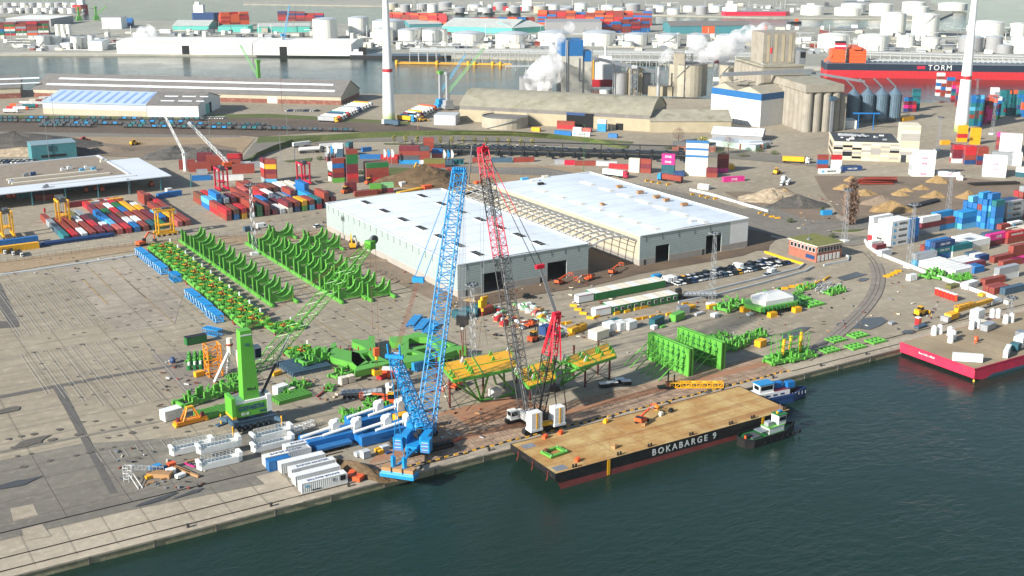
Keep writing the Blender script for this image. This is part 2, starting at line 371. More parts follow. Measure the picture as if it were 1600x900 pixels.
area('sand_strip',[(-30,412),(0,409),(160,386),(300,371),(418,366),(516,358),(519,374),(420,380),(300,384),(215,392),(160,400),(0,428),(-30,432)],'sand')
area('soil_strip',[(516,362),(600,405),(722,468),(700,480),(640,452),(560,412),(505,385),(498,372)],'soil')
area('soil_strip',[(722,468),(913,428),(1001,415),(1162,388),(1200,370),(1215,372),(1200,385),(1160,400),(1000,428),(930,446),(830,462),(740,482),(700,480)],'soil_dark')
area('soil_patch',[(270.5,379),(295.4,379),(295.4,503),(270.5,503)],'soil_dark',False)
area('soil_patch',[(612,300),(690,262),(760,255),(905,262),(925,275),(790,292),(684,298)],'sand')
area('soil_patch',[(1162,352),(1205,368),(1200,392),(1165,392)],'soil_dark')
area('rail_yard',[(-40,186),(0,184),(280,186),(420,182),(640,195),(720,206),(500,207),(400,214),(380,212),(200,209),(0,208),(-40,208)],'ballast')
area('grass_verge',[(-40,181),(0,180),(180,182),(420,178),(560,186),(640,191),(640,195),(420,184),(280,187),(0,186),(-40,186)],'grass')
area('sand_field',[(-40,208),(0,208),(380,213),(398,217),(372,246),(250,240),(120,228),(-40,214)],'sand')
area('service_road',[(-40,206.5),(0,206),(370,212),(380,215),(0,214),(-40,213)],'asphalt')
area('soil_field',[(30,226),(130,222),(215,228),(330,225),(370,232),(370,248),(240,247),(60,240)],'soil')
area('dirt_field',[(1272,275),(1500,277),(1640,292),(1640,335),(1560,338),(1440,335),(1330,345),(1310,335),(1285,300)],'soil')
area('dirt_field',[(1185,300),(1225,292),(1290,330),(1320,350),(1270,352),(1200,335),(1130,300)],'soil')
# roads
area('road',[(398,222),(520,212),(640,211),(800,214),(990,225),(1200,240),(1290,256),(1290,262),(1190,252),(990,235),(800,224),(640,221),(520,222),(430,232),(405,250),(375,252)],'asphalt')
area('road',[(560,238),(640,252),(760,262),(850,262),(960,282),(1075,303),(1200,338),(1290,362),(1370,372),(1372,350),(1410,352),(1412,372),(1330,385),(1230,372),(1100,343),(985,307),(850,275),(640,268),(540,262)],'asphalt')
area('road',[(1200,322),(1262,344),(1300,346),(1420,344),(1420,356),(1310,360),(1260,368),(1150,328)],'asphalt')
area('grass_verge',[(960,283),(1075,325),(1087,318),(985,279)],'grass') if 0 else None
area('grass_verge',[(975,285),(1086,317),(1078,319),(965,287)],'grass')
area('grass_verge',[(404,214),(640,207),(800,209),(990,222),(985,225),(800,213),(640,210),(400,224)],'grass')
area('grass_verge',[(600,224),(800,228),(1000,236),(1000,237.5),(800,230),(600,226)],'grass')
area('grass_verge',[(443,252),(488,247),(485,253),(450,254)],'grass')
area('grass_verge',[(612,262),(700,266),(620,276),(560,270),(606,264)],'grass')
rb=[P(1320+34*math.cos(a),355+8*math.sin(a)) for a in [i*math.pi/12 for i in range(24)]]
mb=MB(); mb.prism(rb,.0,.22,'grass'); struct(mb,'roundabout_island')
mb=MB(); mb.sheet(PP((1190,60),(1205,60),(1208,61),(1190,61)),.3,'grass')
mb=MB(); r=random.Random(6)
v=281
while v<505:
    mb.sheet([(-20,v),(300,v),(300,v+.13),(-20,v+.13)],.18,'joint'); v+=r.choice([9,9,11.5])
u=-10
while u<212: mb.sheet([(u,276),(u+.12,276),(u+.12,505),(u,505)],.182,'joint'); u+=r.choice([11.4,11.4,15.2])
for u in range(-90,260,9): mb.sheet([(u,256.8),(u+.1,256.8),(u+.1,274 if u<110 else 258),(u,274 if u<110 else 258)],.184,'joint')
struct(mb,'slab_joints')
# painted markings
mat('paint','b4afa3',.7,0,.15,2); mat('paint_yellow','b5954f',.7,0,.15,2); mat('stain','4a4742',.8,0,.15,1)
mb=MB()
def seg(mb,a,b,w,z,m):
    a=Vector(a);b=Vector(b);d=(b-a); 
    if d.length<.01: return
    n=Vector((-d.y,d.x)).normalized()*w/2; mb.sheet([tuple(a-n),tuple(b-n),tuple(b+n),tuple(a+n)],z,m)
for i in range(9):   # first parking field
    u=63+i*3.55; v0=419+.0*i; v1=488-.4*i
    seg(mb,(u,v0),(u,v1),.17,.2,'paint'); seg(mb,(u+1.0,v0),(u+1.0,v1-2),.13,.2,'paint')
    for k in range(10): seg(mb,(u+1,v0+7*k),(u+3.4,v0+7*k),.1,.2,'paint')
for i in range(9):
    u=60+i*3.9; v0=338+(.2 if i>3 else 22-6*i); v1=400
    seg(mb,(u,v0),(u,v1),.16,.2,'paint'); seg(mb,(u+1.1,v0),(u+1.1,v1),.12,.2,'paint')
    for k in range(9): seg(mb,(u+1,v0+7*k),(u+3.4,v0+7*k),.09,.2,'paint')
seg(mb,(96,340),(98,400),.2,.2,'paint')
for i in range(30):
    u=62+i*3.4; 
    if u<108: seg(mb,(u,303+.02*i),(u,309),.14,.2,'paint')
for i in range(24):
    u=126+i*3.7; seg(mb,(u,332 if u<200 else 318),(u,392 if u<200 else 350),.14,.2,'paint' if i%4 else 'paint_yellow')
for i in range(24): seg(mb,(112+i*3.7,405),(112+i*3.7,470),.15,.2,'paint' if i%3 else 'paint_yellow')
for i in range(12): seg(mb,(225+i*.0,296+i*2.6),(262,296+i*2.6),.16,.2,'paint')
for i in range(15): seg(mb,(107.4+i*3.87-2,536),(107.4+i*3.87-2,545),.22,.2,'paint')
for i in range(12): seg(mb,(262+i*3,292),(262+i*3,302),.18,.2,'paint')
seg(mb,(104,452),(104,492),.2,.2,'paint_yellow');seg(mb,(112,440),(112,492),.2,.2,'paint_yellow'); seg(mb,(98,440),(98,480),.3,.2,'paint_yellow')
struct(mb,'parking_markings')
mb=MB()
def dash(mb,pl,w,on,off,m,z=.22):
    pts=PP(*pl)
    for a,b in zip(pts,pts[1:]):
        a=Vector(a);b=Vector(b);n=int((b-a).length/(on+off)); 
        for k in range(max(n,1)):
            p=a+(b-a)*(k/max(n,1)); seg(mb,p,p+(b-a).normalized()*on,w,z,m)
dash(mb,[(640,217),(800,219),(990,230),(1200,246)],.3,4,5,'paint')
dash(mb,[(850,268),(985,295),(1090,324),(1240,366)],.3,4,6,'paint'); dash(mb,[(960,285),(1090,314),(1260,362)],.3,4,6,'paint')
dash(mb,[(1210,332),(1290,355)],.3,12,1,'paint'); dash(mb,[(1300,350),(1420,350)],.3,12,2,'paint')
struct(mb,'road_markings')
# oil and water stains at the corners where boxes stood
mb=MB(); r=random.Random(3)
def blob(mb,c,s,m,z,el=1.6,rz=0):
    n=9; pts=[]
    for i in range(n):
        a=2*math.pi*i/n; k=s*(1+r.uniform(-.35,.35)); x,y=math.cos(a)*k*el,math.sin(a)*k
        pts.append((c[0]+x*math.cos(rz)-y*math.sin(rz),c[1]+x*math.sin(rz)+y*math.cos(rz)))
    mb.sheet(pts,z,m)
for v in(333,345.5,352,364,370,382,388,400,412,424,430,442,454,466,478):
    for i in range(52):
        u=64+i*3.75
        if r.random()<.45 and u<212 and not(145<u<200 and 390<v): blob(mb,(u+r.uniform(-.3,.3),v+r.uniform(-.4,.4)),r.uniform(.25,.55),'stain',.21)
for v,s in((318,.9),(324.5,1.0),(331,.8),(311,.8)):
    for i in range(24):
        u=44+i*3.3
        if r.random()<.42: blob(mb,(u,v+r.uniform(-.4,.4)),r.uniform(.5,1.0)*s,'stain',.21,1.2)
for x,y,s in((18,640,3),(50,690,3.5),(330,430,1.8),(600,605,2),(650,610,2),(1105,612,2),(1300,530,2.5),(850,415,2)):
    if (x,y)!=(850,415): blob(mb,P(x,y),s*.6,'stain',.212,2.2,.3)
struct(mb,'stains')
# puddles
mt_p=mat('puddle','47464380'[:6],.3,0,.05); mb=MB()
for x,y,s,e in((1352,506,4.5,1.9),(1240,522,3.2,2.4),(1420,519,1.6,1.6),(1330,433,3,2.6),(245,782,1,6),(25,757,1.8,3),(300,770,.8,6),(1350,437,1.6,2),(1318,507,2,1.5)):
    blob(mb,P(x,y),s,'puddle',.215,e,.2)
struct(mb,'puddles')
# rails
mb=MB()
for v in(257.6,263.6): 
    mb.box(-200,v,.02,146,v+.12,.26,'rope'); mb.box(262,v,.02,520,v+.12,.26,'rope')
mb.box(-200,276,.02,118,276.12,.26,'rope')
def railcurve(mb,pl,gauge=1.5):
    pts=PP(*pl); sm=[]
    for i in range(len(pts)-1):   # catmull rom
        p0=Vector(pts[max(i-1,0)]);p1=Vector(pts[i]);p2=Vector(pts[i+1]);p3=Vector(pts[min(i+2,len(pts)-1)])
        for k in range(6):
            t=k/6; sm.append(.5*((2*p1)+(p2-p0)*t+(2*p0-5*p1+4*p2-p3)*t*t+(3*p1-p0-3*p2+p3)*t**3))
    sm.append(Vector(pts[-1]))
    for a,b in zip(sm,sm[1:]):
        n=Vector((-(b-a).y,(b-a).x)).normalized()
        for s_ in(-gauge/2,gauge/2): seg(mb,a+n*s_,b+n*s_,.18,.245,'rope')
    return sm
sm=railcurve(mb,[(1352,395),(1366,412),(1372,432),(1368,455),(1352,480),(1322,510),(1285,540),(1250,565)])
struct(mb,'curved_rails')
mb=MB(); vs=[]
for a,b in zip(sm[6:],sm[7:]):
    n=Vector((-(b-a).y,(b-a).x)).normalized()*2.6; vs+=[(*(a-n),.235),(*(a+n),.235)]
mb.add(vs,[(2*i,2*i+2,2*i+3,2*i+1) for i in range(len(vs)//2-1)],'yard3'); struct(mb,'rail_paving')
mb=MB()
for off in range(9):
    y0=[189,192,194.5,197,199.5,202,204,206][off] if off<8 else 188
    railcurve(mb,[(-40,y0-1),(200,y0+.5),(420,y0-.5+off*.2),(640,198+off*1.2),(760,206+off*.6)])
struct(mb,'railway_tracks')
# yellow-black chain barrier lying along the quay
mb=MB(); 
for k in range(104):
    u=119+k*1.38; v=258.5+.25*math.sin(k*.9); mb.bx(u,v,.03,1.12,.3,.34,'yellow' if k%2 else 'black',.12*math.sin(k*1.7))
tag(mb.build('edge_barrier'),'long yellow and black striped barrier chain lying on timber mats beside quay edge','barrier')
# haze of the afternoon air
def haze():
    m=bpy.data.materials.new('haze_air'); m.use_nodes=True; t=m.node_tree; t.nodes.clear(); o=t.nodes.new('ShaderNodeOutputMaterial'); v=t.nodes.new('ShaderNodeVolumePrincipled')
    v.inputs['Color'].default_value=(.88,.94,1,1); v.inputs['Density'].default_value=HAZE; v.inputs['Anisotropy'].default_value=.3
    t.links.new(v.outputs[0],o.inputs['Volume'])
    mb=MB(); mb.box(-800,-700,-9,7000,5400,170,m); tag(mb.build('haze'),kind='stuff')
HAZE=0.00004
# ================= halls =================
stripes('clad','9daaa7','85928f',.9,'Z',.45,.72); mat('roofwhite','d6dde2',.5,0,.04,.05,dirt='b4babb',dirt_amt=.4,dirt_scale=.06); mat('rooflight','e2e6e6',.4,0,.03)
mat('hallconc','99938a',.85,0,.06,.3); mat('dark','0c0d0f',.9,0,.05); mat('trim','2d3236',.5,0,.05); mat('roofsky','d0d8e0',.45,0,.05,.05,dirt='afb6ba',dirt_amt=.4,dirt_scale=.06)
V0,V1,HH=380.3,501.5,12.7
h1=thing('new_hall','large new white roofed hall with open dark doors, left of the pair','hall',(211.3,V0,0))
W=59.3;D=V1-V0
def hallwall(name,x0,y0,x1,y1,h,par,openings=(),m='clad',pl='hallconc',axis='x'):
    """wall panel with plinth and openings (start,end,height) along its length"""
    mb=MB(); t=.35; a=0; Ln=(x1-x0) if axis=='x' else (y1-y0)
    ops=sorted(openings)+[(Ln,Ln,0)]
    for s,e,hh in ops:
        def put(p,q,z0,z1,mm,off=0):
            if q-p<.01: return
            if axis=='x': mb.box(x0+p,y0-off,z0,x0+q,y0+t,z1,mm)
            else: mb.box(x0-off,y0+p,z0,x0+t,y0+q,z1,mm)
        put(a,s,0,2.7,pl,.06); put(a,s,2.7,h,m)
        if e>s: put(s,e,hh,h,m)
        a=e
    return mb.build(name,par)
hallwall('front_wall',0,0,W,0,HH,h1,[(10.8,20.5,7.6),(40,49,7.6)])
mb=MB(); mb.box(0,.35,0,.35,D,2.7,'hallconc'); mb.box(0,.35,2.7,.35,D,HH,'clad'); mb.build('side_wall',h1)
mb=MB(); mb.box(W-.35,.35,0,W,D,HH,'clad'); mb.build('side_wall',h1)
mb=MB(); mb.box(.35,D-.35,0,W-.35,D,HH,'clad'); mb.build('rear_wall',h1)
mb=MB(); n=10
for i in range(n):
    xa,xb=.2+(W-.4)*i/n,.2+(W-.4)*(i+1)/n; za=HH-.35+.9*math.sin(math.pi*i/n); zb=HH-.35+.9*math.sin(math.pi*(i+1)/n)
    mb.add([(xa,.2,za),(xb,.2,zb),(xb,D-.2,zb),(xa,D-.2,za)],[(0,1,2,3)],'roofwhite')
mb.build('roof',h1)
mb=MB()
for a,b in(((0,0),(W,0)),((0,0),(0,D)),((W,0),(W,D)),((0,D),(W,D))): mb.beam((a[0],a[1],HH+.1),(b[0],b[1],HH+.1),.55,.3,'roofwhite')
mb.build('parapet',h1)
mb=MB(); mb.box(.5,.5,.05,W-.5,D-.5,.08,'asphalt_dark'); mb.build('hall_floor',h1)
for i in range(8):
    for col_,(xa,ya,xb,yb) in enumerate(((572,317,746,397),(660,307,842,381))):
        if i==7: continue
        p=P(xa+(xb-xa)*i/6,ya+(yb-ya)*i/6,HH+.3); x,y=p[0]-211.3,p[1]-V0; z=HH-.35+.9*math.sin(math.pi*x/W)
        mb=MB(); mb.box(x-1.7,y-3.9,z-.1,x+1.7,y+3.9,z+.35,'rooflight'); sk=mb.build('skylight',h1)
        mb=MB()
        for k in range(3): mb.box(x-1.4,y-3.6+k*2.5,z+.35,x+1.4,y-1.4+k*2.5,z+.4,'dark')
        mb.build('pane',sk)
for s_,e_ in((3,4),(36.5,37.5)): mb=MB(); mb.box(s_,-.12,0,e_,-.07,2.4,'trim'); mb.build('side_door',h1)
for k in range(22): mb=MB(); y=3+k*5.5; mb.box(-.1,y,HH-3.2,-.02,y+.14,HH-.3,'trim'); mb.build('downpipe',h1)
for k in range(9): mb=MB(); x=4+k*6.3; mb.box(x,-.1,HH-2.6,x+.12,-.02,HH-.3,'trim'); mb.build('downpipe',h1)
b=P(910,270,12.8); b2=P(790,283,12.8)
h2=thing('new_hall','large new pale roofed hall right of the open steel frame','hall',(295.4,V0-1,0)); W2=58.2; D2=b[1]-V0+1
hallwall('front_wall',0,0,W2-10,0,HH,h2,[(8.2,15.3,7.4),(35,43.5,8)])
mat('whitewall','d5d6d2',.6,0,.05,.3); mat('creamwall','b0a791',.75,0,.06,.3)
hallwall('end_panel',W2-10,0,W2,0,HH,h2,m='whitewall')
mb=MB(); mb.box(0,.35,0,.35,D2,2.7,'hallconc'); mb.box(0,.35,2.7,.35,D2,HH,'creamwall'); mb.build('side_wall',h2)
mb=MB(); mb.box(W2-.35,.35,0,W2,D2,HH,'clad'); mb.build('side_wall',h2)
mb=MB(); mb.box(.35,D2-.35,0,W2-.35,D2,HH,'clad'); mb.build('rear_wall',h2)
mb=MB()
for i in range(n):
    xa,xb=.2+(W2-.4)*i/n,.2+(W2-.4)*(i+1)/n; za=HH-.35+.9*math.sin(math.pi*i/n); zb=HH-.35+.9*math.sin(math.pi*(i+1)/n)
    mb.add([(xa,.2,za),(xb,.2,zb),(xb,D2-.2,zb),(xa,D2-.2,za)],[(0,1,2,3)],'roofsky')
mb.build('roof',h2)
mb=MB()
for a,b_ in(((0,0),(W2,0)),((0,0),(0,D2)),((W2,0),(W2,D2)),((0,D2),(W2,D2))): mb.beam((a[0],a[1],HH+.1),(b_[0],b_[1],HH+.1),.7,.3,'rooflight')
mb.build('parapet',h2)
mb=MB(); mb.box(.5,.5,.05,W2-.5,D2-.5,.08,'asphalt_dark'); mb.build('hall_floor',h2)
for xa,ya,xb,yb,nn in((845,297,1017,355,6),(918,287,1092,345,6)):
    for i in range(nn+1):
        if (xb==1017 and i==nn): pass
        p=P(xa+(xb-xa)*i/nn,ya+(yb-ya)*i/nn,HH+.3); x,y=p[0]-295.4,p[1]-V0+1; z=HH-.35+.9*math.sin(math.pi*min(max(x,0),W2)/W2)
        mb=MB(); mb.box(x-1.2,y-3.8,z-.1,x+1.2,y+3.8,z+.5,'rooflight'); sk=mb.build('skylight',h2)
        mb=MB(); mb.box(x-1.3,y-4.8,z,x+1.3,y-3.9,z+.25,'cream'); mb.box(x-1.3,y+3.9,z,x+1.3,y+4.8,z+.25,'cream'); mb.build('vent_hatch',sk)
for k in range(5): mb=MB(); x=3+k*8.5; mb.box(x,-.1,HH-3,x+.12,-.02,HH-.4,'trim'); mb.build('downpipe',h2)
for s_ in(2.2,33): mb=MB(); mb.box(s_,-.12,0,s_+1,-.07,2.4,'trim'); mb.build('side_door',h2)
for h_,WW,DD,m_ in((h1,W,D,'lightgrey'),(h2,W2,D2,'lightgrey')):
    for k in range(1,10):
        y=DD*k/10; mb=MB()
        for i in range(n):
            xa,xb=.4+(WW-.8)*i/n,.4+(WW-.8)*(i+1)/n; za=HH-.31+.9*math.sin(math.pi*xa/WW); zb=HH-.31+.9*math.sin(math.pi*xb/WW); mb.add([(xa,y,za),(xb,y,zb),(xb,y+.18,zb),(xa,y+.18,za)],[(0,1,2,3)],m_)
        mb.build('roof_seam',h_)
# loose stacks of board and packs on the second roof
for i,(x,y,l,c) in enumerate(((968,292,3,'wood'),(1000,301,3.2,'wood'),(1026,308,3.5,'wood'),(1041,313,3,'wood'),(1069,320,3.2,'wood'),(941,320,1.8,'wood'),(1081,346,3,'rooflight'),(852,277,3,'cream'),(835,283,4,'white'),(845,288,3,'dark'),(820,280,4,'sky'))):
    p=P(x,y,HH+.6); mb=MB(); 
    for k in range(3): mb.bx(rnd.uniform(-.2,.2),rnd.uniform(-.2,.2),k*.35,l,1.8,.3,c,rnd.uniform(-.1,.1))
    o=mb.build('board_stack'); o.location=(p[0],p[1],HH+.45); o.rotation_euler=(0,0,rnd.uniform(-.3,.3))
    tag(o,['low timber board stack near right roof edge of pale hall','pair of tan board packs along the right roof edge','long tan board pack mid right roof edge','small tan board pack beside the long one','ragged timber pile nearest the front on right roof edge','lone timber bundle in the middle of pale hall roof','white wrapped pack under dark sheet at front right roof','cream pack at the far left corner of pale hall roof','white foil roll heap at far end of pale roof','dark pack beside white foil rolls on far roof end','light blue foil pack at far left roof corner'][i],'boards','packs lying on the hall roof')
# the steel frame between the halls
fr=thing('hall_skeleton','open grey arched steel roof beams spanning between the two white halls','steel frame',(270.6,V0,0))
mat('beamgrey','c8c6bf',.6,.1,.08)
for k in range(24):
    y=1+k*5.1; mb=MB(); N_=8; Wd=24.8
    for i in range(N_):
        a=i/N_; b_=(i+1)/N_
        mb.beam((Wd*a,y,HH-2.2+3.0*math.sin(math.pi*a)),(Wd*b_,y,HH-2.2+3.0*math.sin(math.pi*b_)),.4,.75,'beamgrey')
    mb.build('roof_beam',fr)
for x in(4,8.2,12.4,16.6,20.8): mb=MB(); z=HH-2.2+3.0*math.sin(math.pi*x/24.8)-.1; mb.beam((x,1,z),(x,118,z),.18,.22,'beamgrey'); mb.build('purlin',fr)
# ================= sheds =================
mat('brickred','7d4a3c',.85,0,.12,.5,dirt='b09a84',dirt_amt=.5,dirt_scale=.4); mat('roofgrey','6f6c68',.8,0,.12,.2,dirt='8b857c',dirt_amt=.4); mat('roofblue','a9bcd6',.4,0,.05,.1)
mat('stripblue','7f9ccb',.4,0,.05); mat('tealwall','5fb3ab',.6,0,.08); mat('tealwall2','3f7f86',.6,0,.08); mat('roofpale','b3b7b0',.7,0,.08,.1); mat('asbestos','8f8b7a',.9,0,.14,.15,dirt='6f6c52',dirt_amt=.8,dirt_scale=.12)
mat('beigewall','a59a80',.85,0,.08,.2); mat('whitefar','dcdcd6',.6,0,.04,.1); mat('greyshed','8f8f8f',.7,0,.06); mat('panelgrey','b5b9ba',.5,0,.05)
def shed(name,label,a,b,depth,h,ridge,lo='brickred',hi='creamwall',roof='roofgrey',split=None,strips=(),doors=(),cat='warehouse',axis='x',group=None,over=.6,bare=False):
    """gabled shed: a->b is its near base line (left to right), depth runs away from the camera"""
    L_=math.dist(a,b); rz=ang(a,b); t=thing(name,label,cat,(a[0],a[1],0),rz,group); split=h*.5 if split is None else split
    mb=MB()
    if split>0: mb.box(0,0,0,L_,depth,split,lo)
    mb.box(0.02,0.02,split,L_-.02,depth-.02,h,hi)
    if ridge>h:
        if axis=='x': mb.ext([(0.02,h),(depth-.02,h),(depth/2,ridge)],.02,L_-.02,hi,'x')
        else: mb.ext([(.02,h),(L_-.02,h),(L_/2,ridge)],.02,depth-.02,hi,'y')
    mb.build('wall',t)
    mb=MB(); th=.3
    if ridge<=h: mb.box(-.1,-.1,h,L_+.1,depth+.1,h+.25,roof)
    elif axis=='x':
        mb.ext([(-over,h-.1),(depth/2,ridge+.05),(depth/2,ridge+.05+th),(-over,h-.1+th)],-over,L_+over,roof,'x')
        mb.ext([(depth+over,h-.1),(depth+over,h-.1+th),(depth/2,ridge+.05+th),(depth/2,ridge+.05)],-over,L_+over,roof,'x')
    else:
        mb.ext([(-over,h-.1),(L_/2,ridge+.05),(L_/2,ridge+.05+th),(-over,h-.1+th)],-over,depth+over,roof,'y')
        mb.ext([(L_+over,h-.1),(L_+over,h-.1+th),(L_/2,ridge+.05+th),(L_/2,ridge+.05)],-over,depth+over,roof,'y')
    ro=mb.build('roof',t)
    for st in strips:   # x0,x1,y0,y1 on near slope (axis x)
        x0,x1,y0,y1,m=st; sl=(ridge-h)/(depth/2); zz=lambda y:h-.1+th+.22+(y+over)*sl*(depth/2)/(depth/2+over)
        mb=MB(); mb.add([(x0,y0,zz(y0)),(x1,y0,zz(y0)),(x1,y1,zz(y1)),(x0,y1,zz(y1))],[(0,1,2,3)],m); mb.build('roof_light',t)
    for dd in doors:
        side,p,q,hh,m=dd; mb=MB()
        if side=='f': mb.box(p,-.12,0,q,-.02,hh,m)
        elif side=='r': mb.box(L_+.02,p,0,L_+.12,q,hh,m)
        elif side=='l': mb.box(-.12,p,0,-.02,q,hh,m)
        mb.build('door',t)
    return t,L_
a,b=P(68,178),P(230,183)
t,L_=shed('warehouse','long low shed with pale blue ribbed roof beside the railway','',a,b,52,8.5,14,'creamwall','panelgrey','roofblue',4.2,[(6+k*9.4,8.2+k*9.4,2,24,'stripblue') for k in range(12) if 6+k*9.4<math.dist(a,b)-3]) if 0 else shed('warehouse','long low shed with pale blue ribbed roof beside the railway',a,b,52,8.5,14,'creamwall','panelgrey','roofblue',4.2,[(4+k*7.2,6.2+k*7.2,2,24,'stripblue') for k in range(11)])
t['category']='warehouse'
a,b=P(230.5,183),P(311,184)
shed('warehouse','grey roofed end shed with teal sliding door joined to blue roofed shed',a,b,50,8.7,14.5,'whitewall','whitewall','roofgrey',0,[(8,18,6,8,'rooflight'),(21,31,6,8,'rooflight'),(34,40,6,8,'rooflight'),(8,18,15,17,'rooflight'),(21,31,15,17,'rooflight'),(34,40,15,17,'rooflight')],[('r',16,24,7.5,'tealwall'),('r',24.5,29,7.5,'dark')])
a=P(172,130); b=P(533,164); 
d=Vector(b)-Vector(P(420,161)); d.normalize(); a=tuple(Vector(b)-d*255)
shed('warehouse','long brick and cream dockside warehouse with two strips of white rooflights',a,b,48,6.2,15.5,'brickred','creamwall','roofgrey',3.2,[(8+i*0,248,5.5,8.5,'rooflight') for i in (0,)]+[(14,244,15,17.5,'rooflight')],[('f',120,127,3.2,'cream'),('f',196,204,5,'cream')])
a=P(-60,157); b=P(33,153)
shed('warehouse','brick and cream warehouse cut by the left edge of the dock view',a,b,47,8,15,'brickred','creamwall','roofgrey',4,[(5,58,6,8,'rooflight'),(25,58,15,18,'rooflight')],[('r',20,24,5,'panelgrey')])
# big beige shed: lower front aisle, higher curved roof behind
a,b=P(718,189),P(1015,206)
L_=math.dist(a,b); t=thing('warehouse','very long beige shed with mossy curved roof and one wide dark doorway','warehouse',(*a,0),ang(a,b))
mb=MB(); mb.box(0,0,0,L_,50,8.2,'beigewall'); mb.box(.1,.5,8.2,L_-.1,49,10.8,'roofgrey'); mb.ext([(1+.0*i+48*i/10,10.8+9*math.sin(math.pi*i/10)) for i in range(11)],.2,L_-.2,'beigewall','x'); mb.build('wall',t)
mb=MB()
for i in range(10):
    y0,y1=1+48*i/10-.5,1+48*(i+1)/10-.5; z0,z1=11.1+9*math.sin(math.pi*i/10),11.1+9*math.sin(math.pi*(i+1)/10)
    mb.add([(-.5,y0,z0),(L_+.5,y0,z0),(L_+.5,y1,z1),(-.5,y1,z1)],[(0,1,2,3)],'asbestos')
mb.add([(-.5,.5,11.1),(L_+.5,.5,11.1),(L_+.5,.5,10.6),(-.5,.5,10.6)],[(3,2,1,0)],'asbestos'); mb.build('roof',t)
mb=MB(); x0=L_*.575; mb.box(x0,-.15,0,x0+19,-.03,10,'dark'); mb.build('door',t); mb=MB(); mb.box(L_*.83,-.15,0,L_*.83+5,-.03,4.5,'dark'); mb.build('door',t)
mb=MB(); mb.box(x0,-.3,8.4,x0+13,-.18,10.2,'navy'); sg=mb.build('sign_board',t)
a2,b2=P(1016,207),P(1142,207)
shed('warehouse','lower beige shed with ribbed grey roof at right end of mossy shed',a2,b2,34,7.5,12.5,'beigewall','beigewall','asbestos',0,(),[('f',36+k*3.2,38+k*3.2,0,'dark') for k in range(0)])
# canopy building, left
mat('gravelroof','85796a',.95,0,.15,.5); mat('canopyroof','cdd3d8',.45,0,.04,.1)
c0,c1=P(8,303,7.5),P(268,274.5,7.5); L_=math.dist(c0,c1); rz=ang(c0,c1)
t=thing('open_shed','long open fronted shed with white canopy roof and gravel roof behind','shed',(*c0,0),rz)
mb=MB(); mb.box(-40,26,0,L_*.82,78,6.6,'slate'); mb.build('wall',t)  # dark slate puts the shade of the deep interior into the wall colour
mb=MB(); mb.box(-40,16,6.9,L_*.79,78.5,7.3,'gravelroof'); mb.build('gravel_roof',t)
mb=MB(); mb.box(-40,0,7.2,L_,16.2,7.6,'canopyroof'); mb.build('canopy',t)
mb=MB(); mb.box(L_*.79,16.2,7.1,L_,60,7.5,'canopyroof'); mb.build('canopy',t)
mb=MB(); mb.box(L_*.78,16,7.2,L_*.795,78,7.9,'canopyroof'); mb.box(-40,78,6.9,L_*.8,78.6,7.8,'canopyroof'); mb.build('roof_kerb',t)
for k in range(8): mb=MB(); mb.box(-20+k*16,.6,0,-19.5+k*16,1.1,7.2,'tealwall2'); mb.build('column',t)
for k in range(10): mb=MB(); mb.beam((-18+k*11,1,6.8),(-18+k*11,12,6.8),.25,.5,'steel'); mb.build('roof_truss',t)
for y0,l in((22,52),(33,50)): mb=MB(); mb.box(L_*.78-l-y0*.2,y0,7.3,L_*.78-y0*.35,y0+1.6,8.1,'cream'); mb.build('roof_light',t)
mb=MB(); mb.box(22,8.5,7.6,66,10.5,8.1,'whitewall'); mb.build('roof_light',t)
for x,y in((-12,20),(-14,32),(-15,44)):
    mb=MB(); mb.add([(x-3,y-3,7.3),(x+3,y-3,7.3),(x+3,y+3,7.3),(x-3,y+3,7.3),(x,y,9.6)],[(0,1,4),(1,2,4),(2,3,4),(3,0,4)],'canopyroof'); mb.build('roof_pyramid',t)
for x,y,m in((22,42,'navy'),(18,40,'steel'),(38,45,'white'),(42,48,'white'),(50,44,'white'),(8,26,'white'),(62,58,'cream'),(20,4+.0,'steel'),(46,38,'sky'),(52,38,'sky'),(-4,36,'white'),(2,58,'white')):
    mb=MB(); mb.bx(x,y,7.3,2.6,1.8,1.5,m); mb.bx(x+.4,y,8.8,1.2,1.2,.5,'steel'); mb.build('roof_unit',t)
a,b=P(47,250),P(121,244); b=(a[0]+(b[0]-a[0]),a[1]+(b[1]-a[1]))
t,L_=shed('office_building','small blue grey clad office block with dark green window square',P(51,252),P(121,246),16,9,9,'slate','tealwall2','canopyroof',0)
mat('bluegrey','7b939b',.6,0,.05)
t.children[0].data.materials[0]=M['bluegrey']
for x0,x1,z0,z1 in((L_*.37,L_*.55,5,8),): mb=MB(); mb.box(x0,-.15,z0,x1,-.03,z1,'dkteal'); mb.build('window',t)
for x0,x1 in((L_*.2,L_*.75),): mb=MB(); mb.box(x0,-.15,1.6,x1,-.03,3,'glass'); mb.build('window',t)
